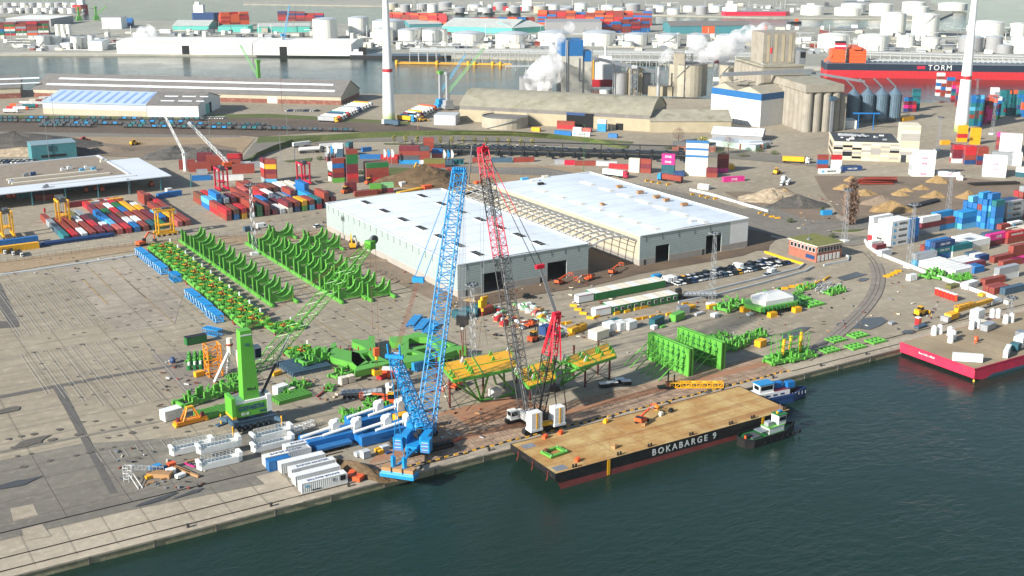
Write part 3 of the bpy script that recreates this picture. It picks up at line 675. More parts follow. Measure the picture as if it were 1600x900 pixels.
# ================= shipping containers =================
CK={}
LOGO={'one':('ONE',1.5,'white'),'onew':('ONE',1.5,'magenta'),'maersk':('MAERSK',1.25,'black'),'cma':('CMA CGM',1.1,'white'),'hs':('HAMBURG SÜD',1.0,'white'),'hl':('Hapag-Lloyd',.8,'white'),'msc':('MSC',1.6,'black'),'wm':('',1,'white')}
CNAME={'red':'red','rust':'rust red','maroon':'maroon','orange':'orange','blue':'blue','bbl':'bright blue','navy':'navy blue','teal':'teal','dkteal':'dark teal','grey':'grey','dkgrey':'dark grey','white':'white','cream':'cream','yellow':'yellow','magenta':'magenta','brown':'brown','green':'green','dkgreen':'dark green','lgreen':'pale green','sky':'light blue','pink':'salmon','crimson':'crimson','silver':'silver grey','slate':'slate blue','lightgrey':'light grey','mid':'mid blue','olive':'olive','black':'black','steel':'steel grey','pale':'pale green'}
def make_container(c,L_,logo=None,H_=2.6,lod=0):
    def f():
        t=thing('shipping_container','x','container')
        w=2.44; mb=MB(); p=.06
        mb.box(0,0,0,.12,.12,H_,c);mb.box(L_-.12,0,0,L_,.12,H_,c);mb.box(0,w-.12,0,.12,w,H_,c);mb.box(L_-.12,w-.12,0,L_,w,H_,c)
        for y in(0,w-.1): mb.box(.12,y,H_-.12,L_-.12,y+.1,H_,c); mb.box(.12,y,0,L_-.12,y+.1,.16,c)
        if lod==0:
            n=int(L_/.55); vs=[];fs=[]
            for side,y in((0,.02),(1,w-.02)):
                base=len(vs)
                for i in range(n*4+1):
                    x=.12+(L_-.24)*i/(n*4); o=(0,0,.05,.05)[i%4]*(1 if side==0 else -1)
                    vs+= [(x,y+o,.16),(x,y+o,H_-.12)]
                for i in range(n*4):
                    a=base+i*2; fs.append((a,a+2,a+3,a+1) if side==0 else (a+1,a+3,a+2,a))
            mb.add(vs,fs,c)
        else: mb.box(.12,.03,.1,L_-.12,w-.03,H_-.1,c)
        mb.box(.05,.05,H_-.1,L_-.05,w-.05,H_-.04,c); mb.box(.1,.03,.05,L_-.1,w-.03,.12,c)
        for k in range(int(L_/1.2)): mb.box(.4+k*1.2,.2,H_-.04,.75+k*1.2,w-.2,H_-.015,c)
        mb.box(L_-.1,.1,.1,L_-.03,w-.1,H_-.1,c)
        mb.build('body',t)
        mb=MB(); mb.box(.0,.12,.12,.06,w/2-.01,H_-.1,c); mb.box(.0,w/2+.01,.12,.06,w-.12,H_-.1,c)
        for y in(.45,.85,1.6,2.0): mb.box(-.04,y,.15,0,y+.05,H_-.15,'steel')
        mb.build('door',t)
        if logo:
            s,z,m=LOGO[logo]
            if logo=='maersk':
                mb=MB(); mb.box(1.2,-.05,H_*.3,2.7,-.01,H_*.75,'sky'); mb.box(L_-2.7,w+.01,H_*.3,L_-1.2,w+.05,H_*.75,'sky'); mb.build('star_panel',t)
            if s and L_>7:
                lettering(s,z*1.15,(L_/2+(1 if logo=='maersk' else 0),-.02,H_*.5),(1,0,0),(0,0,1),m,t,.03)
        return t
    return f
QUEUE=[]
def cont(c,L_,loc,rz,label,group,logo=None,H_=2.6,now=True):
    if not now: QUEUE.append((c,L_,loc,rz,label,group,logo,H_)); return
    k=(c,L_,logo,H_)
    if k not in CK: CK[k]=Kind(make_container(c,L_,logo,H_))
    return CK[k].place(loc,rz,label,group)
TIER=['bottom','second','third','fourth','fifth','sixth','seventh']
def tier(i,n):
    if n==1: return 'at ground level'
    return 'on top' if i==n-1 else ('at bottom' if i==0 else 'in %s tier'%TIER[i])
r=random.Random(11)
NC=[0]
def stack(p,rz,cols,label,group,L_=12.19,logo=None,H_=2.6,pos=None):
    """cols bottom to top; entries may be (colour,logo)"""
    z=.03
    for i,c in enumerate(cols):
        lg=logo
        if isinstance(c,tuple): c,lg=c
        lb='%s container %s%s'%(CNAME[c],tier(i,len(cols))+' ' ,label)
        cont(c,L_,(p[0],p[1],z),rz,lb,group,lg,H_,False); z+=H_+.01; NC[0]+=1
# --- low field on the left: rows run inland from v=543.6, one row every 3.87 m; near end listed first
ROWS=[ 'teal slate grey rust','red rust rust','white rust rust maroon','rust rust white olive','maroon red maroon grey','maroon white',
 'pink sky blue blue maroon red','red maroon maroon dkgreen rust','blue white brown red white rust','rust white rust blue dkgreen crimson','dkteal rust rust yellow yellow rust',
 'dkgreen maroon maroon yellow white','rust blue sky','pink yellow rust rust','rust rust orange rust red red','']
for i,row in enumerate(ROWS):
    for j,c in enumerate(row.split()):
        v=543.6+j*12.35*(.92 if len(row.split())>4 else 1)
        L_=12.19 if not(c in('white','sky') and j==len(row.split())-1) else 6.06
        if i==12 and j==0: continue
        stack((107.6+i*3.87,v),math.pi/2,[c], '%s in %s row of low yard block'%(ordn(j),ordn(i)),'containers in the low yard block',min(L_,11.3) if len(row.split())>4 else L_)
stack((157.5,596),math.pi/2,['rust','rust'],'of tall pair behind low yard block','containers in the low yard block')
# --- two and three high block in front of the new hall
R2=[('rust red|red rust|blue sky|rust brown',0),('blue brown|rust|slate sky blue|white red',0),('yellow red|lgreen|rust white|slate',0),('white rust rust|lgreen|red maroon|red',0),('dkgreen dkgreen|white rust|red rust|rust',0),
 ('maroon rust|rust rust|rust rust|red rust',0),('maroon|maroon blue|red|rust pink',0),('white|rust|maroon red|pink|white rust',0),('cream maroon|maroon|blue white|maroon rust|rust rust',0),('navy rust|slate|white|blue rust|rust',0),
 ('green yellow|yellow|grey|rust brown|cream',0),('sky rust|slate|blue rust|slate white|yellow',0),('crimson teal|blue bbl|rust|slate|cream',0),('slate rust rust|rust|rust blue blue|cream|cream',0),('white maroon|maroon|rust|blue|cream',0)]
for i,(row,_) in enumerate(R2):
    for j,cs in enumerate(row.split('|')):
        stack((181.0+i*3.8,542.8+j*12.5),math.pi/2,cs.split(),'%s bay of %s row beside new hall'%(ordn(j),ordn(i)),'containers in the stacked block')
stack(P(321,319),math.pi/2,['rust'],'alone left of stacked block','containers in the stacked block',6.06)
# --- stacks whose near base edge is given by two survey points
def st2(x0,y0,x1,y1,cols,label,group,L_=12.19,rows=1,logo=None,H_=2.6,pitch=2.6):
    a,b=P(x0,y0),P(x1,y1); rz=ang(a,b)
    for k in range(rows):
        c=[cols[(q+k*3)%len(cols)] for q in range(len(cols))] if k else cols
        p=(a[0]-math.sin(rz)*pitch*k,a[1]+math.cos(rz)*pitch*k)
        stack(p,rz,c,label+('' if rows==1 else ', row %s'%ORD[k]),group,L_,logo,H_)
G='containers in the mid yard stacks'
st2(415,287,428,287,['sky','rust','maroon','yellow','rust'],'of five high stack by light mast',G,6.06)
st2(408,283,415,287,['grey','rust','red','white','maroon'],'of stack behind the light mast',G,6.06)
st2(521,286,536,285,['green','maroon','rust','blue','rust'],'of green based stack',G,6.06)
st2(513,283,520,284,['cream','red','pale','white'],'of narrow end stack beside green base',G,6.06)
st2(543,287,559,286,['rust','red','maroon','maroon','dkgreen','dkgreen','rust'],'of seven high tower',G,6.06)
st2(538,283,543,285,['cream','rust','blue','rust','rust'],'of stack tucked left of tower',G,6.06)
st2(573.5,286,602,284,['red','rust','rust','dkgreen'],'of wide block, row nearest camera' if 0 else 'of wide block',G,12.19,3)
st2(540,302,552,301,['maroon','maroon'],'of short pair before tower',G,6.06)
st2(555,308,573,306,['rust'],'left of green box pair',G,12.19)
st2(578,304,596,303,['rust','green'],'under green box near hall',G,6.06)
st2(597,302,617,301,['maroon','lgreen'],'of pair nearest hall roof',G,6.06)
st2(562,249,592,249,['blue'],'long one left of flags','containers by the ring road')
G='containers by the ring road'
st2(595,256,621,256,['rust','red'],'behind the left white flags',G)
st2(624,257,653,257,['bbl','dkgrey','rust','maroon'],'of wide stack right of flags',G,12.19,2)
st2(655,257,671,257,['white','rust','rust','dkgrey'],'of stack beside turquoise base',G,6.06)
st2(662,250,678,250,['rust','maroon','rust','rust','rust'],'of tall rust stack behind',G,6.06)
st2(675,254,691,254,['dkgreen','pink','blue'],'under blue box by right flags',G,6.06)
st2(662,263,692,263,['rust','olive'],'above the brown earth heap',G)
st2(697,268,704,276,['rust'],'tilted at right end of heap',G,6.06)
st2(545,237,556,233,['maroon','teal'],'of teal topped pair',G,6.06)
st2(520,246,532,246,['slate','slate','white'],'of grey group near tanker truck',G,6.06,2)
st2(512,252,518,251,['maroon','silver'],'of little silver stack',G,6.06)
st2(567,238,576,237,['blue'],'small one behind the long blue',G,6.06)
st2(708,257,725,257,['teal'],'low one right of flags',G,6.06); st2(693,258,708,258,['slate'],'low dull one by flags',G,6.06); st2(738,254,755,254,['rust'],'left of slate long box',G,6.06)
st2(768,254,800,254,['slate'],'long dull one before car rack',G); st2(803,254,833,253,['rust'],'long one before black car rack',G)
st2(866,257,880,257,['silver'],'short one right of yellow posts',G,6.06); st2(882,258,896,258,['crimson'],'short one on roadside',G,6.06,logo='hs'); st2(898,259,928,259,['rust'],'long one beside crimson box',G); st2(931,259,962,260,['lightgrey'],'long one on roadside',G)
st2(951,263,980,265,['red'],'long one left of striped stack',G)
st2(982,269,998,270,['cream','cream','cream'],'of small cream stack',G,6.06); st2(1000,270,1015,271,['rust','maroon','rust'],'of small rust stack',G,6.06)
st2(1033,273,1049,274,['dkteal','dkteal',('magenta','one'),('magenta','one')],'of magenta topped stack',G,7.2,H_=2.9)
st2(1052,275,1067,276,['navy'],'single by magenta topped stack',G,6.06)
G='containers before the mossy beige shed'
st2(870,201,893,202,['red','rust'],'of red pair left of dark doorway',G); st2(866,210,888,212,['blue'],'long low one left of starred white box',G); st2(893,212,920,213.5,[('white','maersk')],'at foot of grass bank below doorway',G); st2(895,205,908,206,['white'],'small one under dark doorway',G,6.06); st2(910,206,921,207,['pink'],'right of small white one',G,6.06)
st2(933,205,946,206,['bbl','bbl','white'],'of blue stack right of dark doorway',G,6.06); st2(950,215,964,216,['mid'],'single right of yellow machines',G,6.06); st2(830,205,843,206,['yellow'],'small one left of red pair',G,6.06)
# the tall white and blue striped stack
a,b=P(1070,274.5),P(1102,276); 
for k in range(5):
    t=cont('cream',12.19,(a[0],a[1],.03+k*3.9),ang(a,b),'cream container with blue roof tarpaulin %s of striped tall stack'%tier(k,5),'tarpaulin covered containers',None,2.6)
    mb=MB(); mb.box(-.05,-.06,2.65,12.24,2.5,3.85,'cream' if k<2 else 'mid'); o=mb.build('tarpaulin_cover'); o.location=(a[0],a[1],.03+k*3.9); o.rotation_euler=(0,0,ang(a,b))
    tag(o,('blue' if k>=2 else 'cream')+' load cover on box %s of the striped stack'%tier(k,5),'cover','covers on the striped stack')
st2(1103,277,1119,277.5,['rust','maroon'],'of short pair right of striped stack',G,6.06); st2(1121,270,1137,270,['magenta','maroon','maroon','rust'],'of maroon stack near yellow box',G,6.06)
st2(1137,262,1144,268,['yellow'],'with grey roof, set askew',G,6.06)
st2(1131,285,1163,283,[('magenta','one')],'long one lying before yellow box',G)
st2(1090,295,1105,297,['white'],'single by roadside fence',G,6.06)
# road corner stack
G='containers on the corner by the offices'
st2(1277,264,1296,264,['rust','blue','rust'],'of left corner stack',G,6.06); st2(1298,264,1315,264,['white','white','red'],'of right corner stack',G,6.06)
st2(1280.5,272,1312,271,[('white','maersk')],'long one at the dirt edge',G); st2(1316,268,1347,266.5,[('navy','cma')],'long one on grey road',G)
G='white and magenta lettered stacks'
for q in range(3):
    a,b=P(1424,276),P(1459,276.5); rz=ang(a,b); 
    stack((a[0]-math.sin(rz)*2.6*q,a[1]+math.cos(rz)*2.6*q),rz,[('white','onew'),'lightgrey',('white','onew'),('white','onew'),'white'][:5 if q==0 else 5-q],'of bold white stack, row %s'%ORD[q],G,12.19,H_=2.9)
st2(1463,275,1494,277,[('white','onew')],'long single right of bold white stack',G)
for q in range(2):
    a,b=P(1534,276),P(1569,278); rz=ang(a,b); stack((a[0]-math.sin(rz)*2.6*q,a[1]+math.cos(rz)*2.6*q),rz,['lightgrey',('white','onew'),('white','onew'),'white'],'of right white stack, row %s'%ORD[q],G,12.19,H_=2.9)
st2(1494,281,1506,287,['white'],'small one by dirt field corner',G,3)
G='containers in the far right terminal'
st2(1488,255,1505,255,['white','maroon','maroon',('red','hs')],'of stack below yellow boxes',G,6.06,2)
st2(1507,257,1525,257,['navy','rust','red','red'],'of stack with crimson top',G,6.06,2)
st2(1526,258,1545,258,['maroon','navy','rust','rust'],'of mixed stack by long white box',G,6.06,2)
st2(1496,222,1513,222,['yellow','red','yellow','yellow'],'of yellow stack by tower base',G,6.06); st2(1516,226,1531,226,['yellow']*4,'of all yellow stack',G,6.06)
st2(1555,233,1585,236,['maroon','rust','maroon',('magenta','one')],'of tall stack with magenta top',G,12.19)
st2(1560,243,1594,245,['lightgrey','white','white','white','white'],'of big white block',G,12.19,2)
st2(1548,258,1577,259,['silver','silver','silver'],'of silver grey block',G,12.19); st2(1578,259,1600,260,['white','white','white'],'of pink marked block',G,6.06,2)
st2(1586,276,1612,278,['dkteal','white'],'of low pair at right edge',G,12.19); st2(1602,248,1625,250,['maroon','maroon','maroon'],'of stack at right picture edge',G,12.19)
st2(1471,226.5,1483,226,['yellow'],'held by reach stacker',G,6.06)
st2(1411,190,1432,187,['yellow'],'low tan one behind silos' if 0 else 'low one behind grey silos',G,12.19,3)
for k,(x,y,c) in enumerate(((1462,150,'white red white blue white rust white'),(1470,151,'rust rust blue rust white'),(1478,152,'white rust white rust rust blue'),(1486,160,'maroon red teal navy magenta red'),(1493,166,'rust maroon navy rust magenta pink'),
   (1514,197,'teal teal rust teal sky teal blue blue'),(1521,197,'blue teal teal rust teal teal blue sky'),(1528,194,'magenta magenta crimson magenta magenta maroon maroon'),(1535,194,'maroon magenta magenta magenta rust maroon'),(1542,190,'navy crimson teal navy blue orange pink'),(1549,186,'dkgreen blue navy maroon blue white'),
   (1546,170,'white white grey silver white white'),(1553,172,'cream white white silver grey'),
   (1560,181,'teal teal teal teal navy teal teal'),(1567,181,'teal maroon teal dkteal teal teal teal'),(1574,181,'teal teal dkteal teal teal teal orange'),(1581,181,'dkteal teal teal teal teal teal'),(1588,182,'teal teal navy teal teal blue teal'),(1595,183,'blue blue orange orange blue'),
   (1412,175,'navy magenta maroon blue'),(1418,175,'maroon crimson maroon teal'),(1424,172,'teal teal teal dkteal teal dkteal'))):
    a=P(x,y); stack(a,ang(a,P(x+8,y)),c.split(),'of %s far stack by turbine'%ordn(k),'far stacks beside the turbine tower',6.06)
# --- right yard near the brick gatehouse: boxes run along the quay direction
G='containers in the right yard'
def blk(x,y,spec,name,L_=12.19,dv=2.62,rz=0,H_=2.6):
    """spec: rows going inland, each 'bottom ... top'"""
    p=P(x,y)
    for k,c in enumerate(spec):
        cc=[tuple(q.split(':')) if ':' in q else q for q in c.split()]
        stack((p[0]-math.sin(rz)*dv*k,p[1]+math.cos(rz)*dv*k),rz,cc,'of %s%s'%(name,'' if len(spec)==1 else ', row %s'%ORD[k]),G,L_,None,H_)
blk(1391,386,['white:maersk white:maersk white:maersk white:maersk','white white white white','white white white white','white white white','red white white white'],'white block by gatehouse wall',H_=2.75)
blk(1419,381,['navy blue blue blue','blue blue blue','blue blue bbl'],'blue block beside the white block',6.06,H_=2.7)
blk(1362,387,['white'],'little box left of white block',6.06); blk(1369,393,['maroon'],'red one inside curved wall',6.06); blk(1377,402,['lightgrey'],'grey one inside curved wall',6.06)
blk(1439,367,['silver maroon white','white rust','white'],'row left of teal block')
blk(1467,361,['bbl rust','blue dkteal bbl','blue'],'rust middle block'); blk(1502,359,['sky blue bbl','teal blue bbl','blue lgreen','blue'],'light green striped block')
blk(1538,358,['bbl blue blue bbl blue','blue sky blue rust blue bbl','blue bbl bbl blue','blue blue teal blue sky','bbl blue blue blue'],'tall blue block',6.06,H_=2.7)
blk(1552,360,['blue bbl blue blue teal','blue blue teal sky blue blue'],'tall blue block front',6.06,H_=2.7)
blk(1571,351,['slate:maersk grey:maersk silver:maersk silver:maersk','grey grey white navy','silver grey grey navy'],'grey star block')
blk(1594,343,['maroon maroon red maroon rust silver','rust maroon white red red'],'tall red block at right edge')
blk(1459,408,['blue teal:cma navy:cma','rust navy blue','rust rust'],'navy topped block'); blk(1431,417,['sky silver'],'low grey pair under mast')
blk(1488,403,['cream teal','cream white'],'teal topped pair'); blk(1516,396,['cream white','white white','white white','cream white'],'broad white roofed block')
blk(1545,386,['maroon magenta:one','maroon slate'],'magenta lettered box',12.19); blk(1574,382,['rust red:hs','rust rust'],'red pair beside magenta'); blk(1561,367,['rust'],'rust single box' ,6.06) if 0 else None
blk(1585,378,['navy cream','cream cream'],'cream pair at right edge')
blk(1563,369.5,['rust rust'],'lone rust pair',6.06); blk(1579,366,['white white:maersk'],'small starred white pair',8)
blk(1553,412,['rust'],'long rust box on open ground'); blk(1567,419,['orange'],'long orange box' ,12.19) if 0 else blk(1567,419,['rust'],'long open ended box'); blk(1582,404,['rust rust'],'rust pair at frame edge'); blk(1584,415,['magenta'],'magenta box at frame edge')
blk(1496,433,['white'],'low white row, near box') if 0 else None
p=P(1492,433)
for k in range(8): stack((p[0]+.0,p[1]+2.6*k),0,['white'],'of low white reefer row, row %s'%ORD[k],'white reefers in the low row',12.19)
p=P(1545,417)
for k in range(4): stack((p[0]-13,p[1]+2.6*k+1),0,['white' if k else 'maroon'],'behind low reefer row, row %s'%ORD[k],'white reefers in the low row',12.19)
blk(1522,428,['blue','blue'],'blue pair right of white reefers',6.06)
blk(1560,440,['white silver'],'grey pair near red boxes',12.19)
blk(1570,462,['slate'],'grey box near barge ramp',12.19) ; blk(1553,461,['rust','rust'],'red pair near barge ramp',9); blk(1539,448,['rust'],'red box by white wrapped vehicle',12.19)
blk(1530,410,['navy','white','slate'],'open topped blue group',6.06)
# left edge and shed front
G='containers near the left shed'
for x,y,c,L_,lb in((142,349.5-25.5,'white',12.19,'lettered one before the open shed'),(106,327-1.5,'maroon',12.19,'behind straddle carrier before the open shed'),(133,324.5,'yellow',5,'short one beside lettered white box'),(258,309,'blue',9,'under white cabin'),(0,396,'yellow',16,'long one at left picture edge'),(0,386,'blue',16,'blue one at left picture edge'),
    (57,313.5,'rust',7,'left one under canopy'),(67,314,'rust',9,'right one under canopy'),(28,311,'teal',7,'under canopy left end')): 
    p=P(x,y); stack(p,ang(p,P(x+20,y-2.6)),[c],lb,G,L_)
for x,y,c,lb in((247,262,'rust rust','left of red wall'),(262,266,'rust rust','of middle red wall'),(290,262,'rust rust rust','right of red wall'),(318,262,'rust rust','by white crane'),(330,269,'rust rust','of front red wall'),(275,250,'maroon maroon','of back red wall'),(322,252,'maroon red','behind grey crane')):
    p=P(x+38 if 0 else x+33,y+3); stack(p,ang(p,P(x+60,y+2)),c.split(),lb,'red boxes between the two slim cranes',12.19 if x in(262,330) else 9)
for x,y,L_,c,lb in((307,273,6,'silver','silver one with open end'),(314,282,12,'silver','long one behind red carrier'),(345,283,12,'white','white pair right of red carrier'),(300,283,10,'blue','low blue topped one'),(370,261,8,'lightgrey','pale one behind grey crane'),(390,262,6,'silver','small one by tall stack')):
    p=P(x,y); stack(p,ang(p,P(x+20,y-1)),[c],lb,'loose boxes behind the stacked block',L_)
# Barge Master boxes beside the quay, long sides along the quay
G='white equipment containers beside the blue crane'
for i,(x,y,c,lb) in enumerate(((472,772.5,'white','office container with black window, nearest the quay edge'),(462,761,'white','plain office container second from quay edge'),(456,750,'white','container lettered along its roof, third from quay'),(440,741,'white','long dirty topped container, fourth from quay'),(421,738,'blue','blue container at left end of white equipment row'),(415,731,'white','lettered container behind blue one'),(453,722,'white','short white one at row back'),(447,714,'white','lettered one at the far back'))):
    p=P(x,y); 
    t=cont(c,12.19 if i not in(4,6) else 6.06,(p[0],p[1],.03),0,lb,G,None,2.75)
    if i in(0,2,5,7):
        o=lettering('BARGE MASTER',1.25,(6.2,1.25,2.74),(1,0,0) if i!=0 else (-1,0,0),(0,1,0) if i!=0 else (0,-1,0),'navy',t,.03); o.location=(0,0,.02)
    if i==0:
        mb=MB(); mb.box(10.3,-.05,1.1,11.7,-.0,2.4,'dark'); mb.build('window',t); mb=MB(); mb.box(8.2,-.05,1.4,8.9,0,2.2,'steel'); mb.build('window',t); mb=MB(); mb.box(2.5,-.05,.35,5.0,-.01,.6,'black'); mb.box(1.0,-.05,1.5,1.9,-.01,2.0,'sky'); mb.build('emblem',t)
    if i==2: mb=MB(); mb.box(.8,-.05,1,2.6,0,2,'glass'); mb.build('window',t)
for k in range(0): pass
# ================= tanks, silos, mills and the far shores =================
def ppm(p,z=0):
    X=p[0]*.8506-p[1]*.5258; Y=p[0]*.5258+p[1]*.8506; return FPX/(Y*_c-(z-CAMZ)*_s)
mat('tankwhite','d9d8cf',.5,0,.05,.1); mat('tankroof','aeb6ba',.5,0,.06,.1); mat('tankbeige','a39c8a',.7,0,.1,.1,dirt='8b8068',dirt_amt=.5,dirt_scale=.15); mat('concsilo','8e887c',.85,0,.12,.15,dirt='7c715d',dirt_amt=.5,dirt_scale=.12); mat('steelsilo','5f7482',.45,.3,.1,.4)
mat('farteal','58b5a8',.6,0,.05); mat('pipes','b3b5b0',.6,.1,.08)
def tank(x,yb,rp,hp,label,wall='tankwhite',roof='tankroof',dome=.12,detail=True,group=None,open_=False):
    p=P(x,yb); k=ppm(p); r_=rp/k; h=hp/k; d=Vector((.5258,.8506))*r_; c=(p[0]+d.x,p[1]+d.y)
    t=thing('storage_tank',label,'tank',(*c,0),rnd.uniform(0,6),group)
    mb=MB(); mb.cyl(0,0,0,h,r_,wall,28,cap=False); 
    if detail:
        for z in(h*.35,h*.7,h-.2): mb.lathe(0,0,[(r_+.02,z),(r_+.12,z+.05),(r_+.02,z+.15)],wall,28) if 0 else None
    mb.build('shell',t)
    mb=MB()
    if open_: mb.lathe(0,0,[(r_,h),(r_-.3,h),(r_-.3,h-.6),(.1,h-.5)],roof,28)
    else: mb.lathe(0,0,[(r_+.1,h-.05),(r_+.1,h+.15),(r_*.6,h+r_*dome*.7),(r_*.25,h+r_*dome),(.1,h+r_*dome)],roof,28)
    mb.build('roof',t)
    if detail:
        mb=MB(); n=14
        for i in range(n):
            a=-2.2+i*.11; b=a+.11; mb.beam(((r_+.5)*math.cos(a),(r_+.5)*math.sin(a),h*i/n),((r_+.5)*math.cos(b),(r_+.5)*math.sin(b),h*(i+1)/n),.6,.25,'steel')
        mb.build('stair',t)
        mb=MB(); n=24
        for i in range(n):
            a,b=2*math.pi*i/n,2*math.pi*(i+1)/n
            for z in(h+.5,h+1): mb.beam((r_*math.cos(a),r_*math.sin(a),z),(r_*math.cos(b),r_*math.sin(b),z),.12,.12,'steel')
        mb.build('railing',t)
    return t
def fbox(name,label,cat,x0,y0,x1,y1,hp,depth,wall,roof,group=None,ridge=0,axis='x',doors=()):
    a,b=P(x0,y0),P(x1,y1); h=hp/ppm(a)
    return shed(name,label,a,b,depth,h,h+ridge,wall,wall,roof,0,(),doors,cat,axis,group)
g='white tanks across the dock'
for x,y,rp,hp,lb in((65,77,10,20,'leftmost'),(85,75,9,17,'second from left'),(104,73,6,12,'small third'),(117,77,8,19,'tall slim fourth'),(130,75,6,17,'fifth slim'),(142,70,5,14,'sixth'),(154,72,7,12,'seventh behind white block')):
    tank(x,y,rp,hp,'white storage tank of the far left quay cluster, %s'%lb,'tankwhite','tankroof',.08,True,g)
for i,x in enumerate((90,98.5,107)): tank(x,57,4,18,'%s of three slim white silos behind left tank cluster'%['left','middle','right'][i],'tankwhite','tankwhite',.1,False,'three slim silos')
fbox('factory_block','white windowless block at right end of far left tank cluster','building',138,79,160,79,14,25,'whitefar','tankroof')
fbox('factory_block','small white stepped block among far left tanks','building',95,78,109,78,10,14,'whitefar','tankroof')
fbox('quay_shed','long white quayside shed with one dark window, left of two','warehouse',183,84,394,85.5,18,60,'whitefar','whitefar',None,1.5,doors=[('f',70,78,9,'dark')])
fbox('quay_shed','long white quayside shed with two dark windows, right of two','warehouse',396,86,549,87.5,20,60,'whitefar','whitefar',None,2,doors=[('f',44,54,9,'dark'),('f',170,180,9,'dark')]) if 0 else fbox('quay_shed','long white quayside shed with two dark windows, right of two','warehouse',396,86,549,87.5,18,60,'whitefar','whitefar',None,2,doors=[('f',28,36,9,'dark'),('f',112,120,9,'dark')])
fbox('far_shed','long white flat shed behind stacked boxes, top left','warehouse',10,40,80,41,11,60,'greyshed','whitefar')
fbox('far_shed','teal shed with grey gable roof, left of upper middle','warehouse',270,46.5,326,46.5,6,55,'farteal','roofpale',None,5)
fbox('far_shed','small teal shed beside the gabled teal shed','warehouse',341,50,388,50,8,30,'farteal','farteal')
fbox('far_shed','teal fronted shed with long white roof before the tall white tanks','warehouse',402,51,484,50,9,50,'farteal','roofpale',None,2)
fbox('far_shed','wide teal shed with grey vaulted roof, upper middle','warehouse',691,50,800,53,9,90,'farteal','roofpale',None,7)
fbox('far_shed','small teal shed with grey gable left of grey block','warehouse',802,53,850,50,9,60,'farteal','roofpale',None,5)
fbox('far_shed','low teal shed at far end beside red boxes','warehouse',640,43,690,42,5,60,'tealwall2','roofpale',None,3)
fbox('far_shed','plain grey block with pale round sign behind the tanks','warehouse',853,55,940,55,20,50,'greyshed','greyshed')
fbox('far_shed','long teal shed with blue eaves and orange doors, upper right of middle','warehouse',1047,53,1173,52,12,45,'tealwall2','roofgrey',None,4,doors=[('f',40,56,9,'orange'),('f',110,122,9,'orange')])
fbox('far_shed','pale grey office slab with rows of decks, far left behind dock','building',160,45,190,45,17,25,'whitefar','greyshed')
fbox('far_shed','low tan shed behind right tanks','warehouse',1170,73,1215,73,10,30,'beigewall','roofpale',None,2)
g='white tanks behind the dock'
for i,(x,y,rp,hp) in enumerate(((506,62,19.5,30),(559,58,16,29),(605,67,25,32),(598,70,15,24),(636,70,15,22),(648,69,10,23),(673,70,14,22),(690,69,9,22),(699,63,5,7),(731,72,25,18),(800,73,26,18),(866,73,25,20),(938,72,26,19),(995,72,17.5,17),(982,74,9,8),(1047,74,18,18),(1092,74,17,18),(1138,72,17,15))):
    tank(x,y,rp,hp,'white dome roofed tank, %s from the left along middle dock'%ordn(i),'tankwhite','tankroof',.14,True,g)
g='white tanks behind the red hulled ship'
for i,(x,y,rp,hp,w_) in enumerate(((1307,82,24,25,'tankwhite'),(1345+25,82,24,24,'tankwhite'),(1400,55,19,32,'tankwhite'),(1419,75,14,17,'tankwhite'),(1451,59,20.5,34,'tankwhite'),(1458,79,14,18,'tankwhite'),(1522,82,18.5,22,'greyshed'),(1551,59,25,22,'tankwhite'),(1556,82,13,23,'greyshed'),(1573,84,12,12,'greyshed'),(1594,58,12,20,'tankwhite'),(1598,84,14,24,'tankwhite'),(1210,84,14,30,'tankwhite'))):
    tank(x,y,rp,hp,'%s tank, %s from left behind the long red and black ship'%('white' if w_=='tankwhite' else 'grey',ordn(i)),w_,'tankwhite' if w_=='tankwhite' else 'tankroof',.12,True,g)
g='far shore tanks'; q=random.Random(4)
for i in range(26):
    x=615+i*21+q.uniform(-4,4); y=18+ (x-600)*.008+ (4 if i%2 else 0)-3; rp=q.uniform(8,12); w_=q.choice(['tankwhite','tankwhite','greyshed','tankbeige'])
    tank(x,y,rp,q.uniform(7,12),'%s tank on far shore, %s%s'%({'tankwhite':'white','greyshed':'grey','tankbeige':'tan'}[w_],ordn(i) if i<20 else '',' from left' if i<20 else ['fifth','fourth','third','second','very rightmost','rearmost'][i-20]+' of the right end ones'),w_,'tankroof',.12,False,g)
for i,(x,y,rp,hp) in enumerate(((1273,24,18,13),(1330,25,21,11),(1338,20,19,12),(1381,25,18,17),(1437,24,20,12),(1433,19,18,14),(1496,17,22,10))):
    tank(x,y,rp,hp,'big white tank at far right shore, %s from left'%ordn(i),'tankwhite','tankwhite',.1,False,g)
for i in range(18):
    x=4+(i%9)*13.2+(6 if i>8 else 0); y=21 if i<9 else 13
    tank(x,y,6.5,8,'%s tank on top left headland, %s in %s row'%('grey white' ,ordn(i%9),'front' if i<9 else 'rear'),'tankwhite' if i%3 else 'greyshed','tankroof',.1,False,'headland tanks')
tank(789,203,37,17,'wide low tan tank with flat grey top before the beige shed','tankbeige','roofgrey',.0,True,None,True)
tank(1078,152,30,49,'huge stained concrete tank with flat top beside the white and blue mill','tankbeige','roofgrey',.02,True)
tank(1145,138,20,35,'second stained concrete tank half hidden right of huge one','tankbeige','roofgrey',.02,True)
tank(970,149,12,34,'dark grey steel tank right of the blue topped tower','greyshed','roofgrey',.1); tank(945,149,8,8,'small pale round tank near blue topped tower base','tankwhite','tankroof'); tank(911,149,7,8,'small steel drum tank at foot of blue topped tower','tankwhite','tankroof')
tank(1008,148,9,32,'grey silo behind the mossy shed','greyshed','roofgrey',.1)
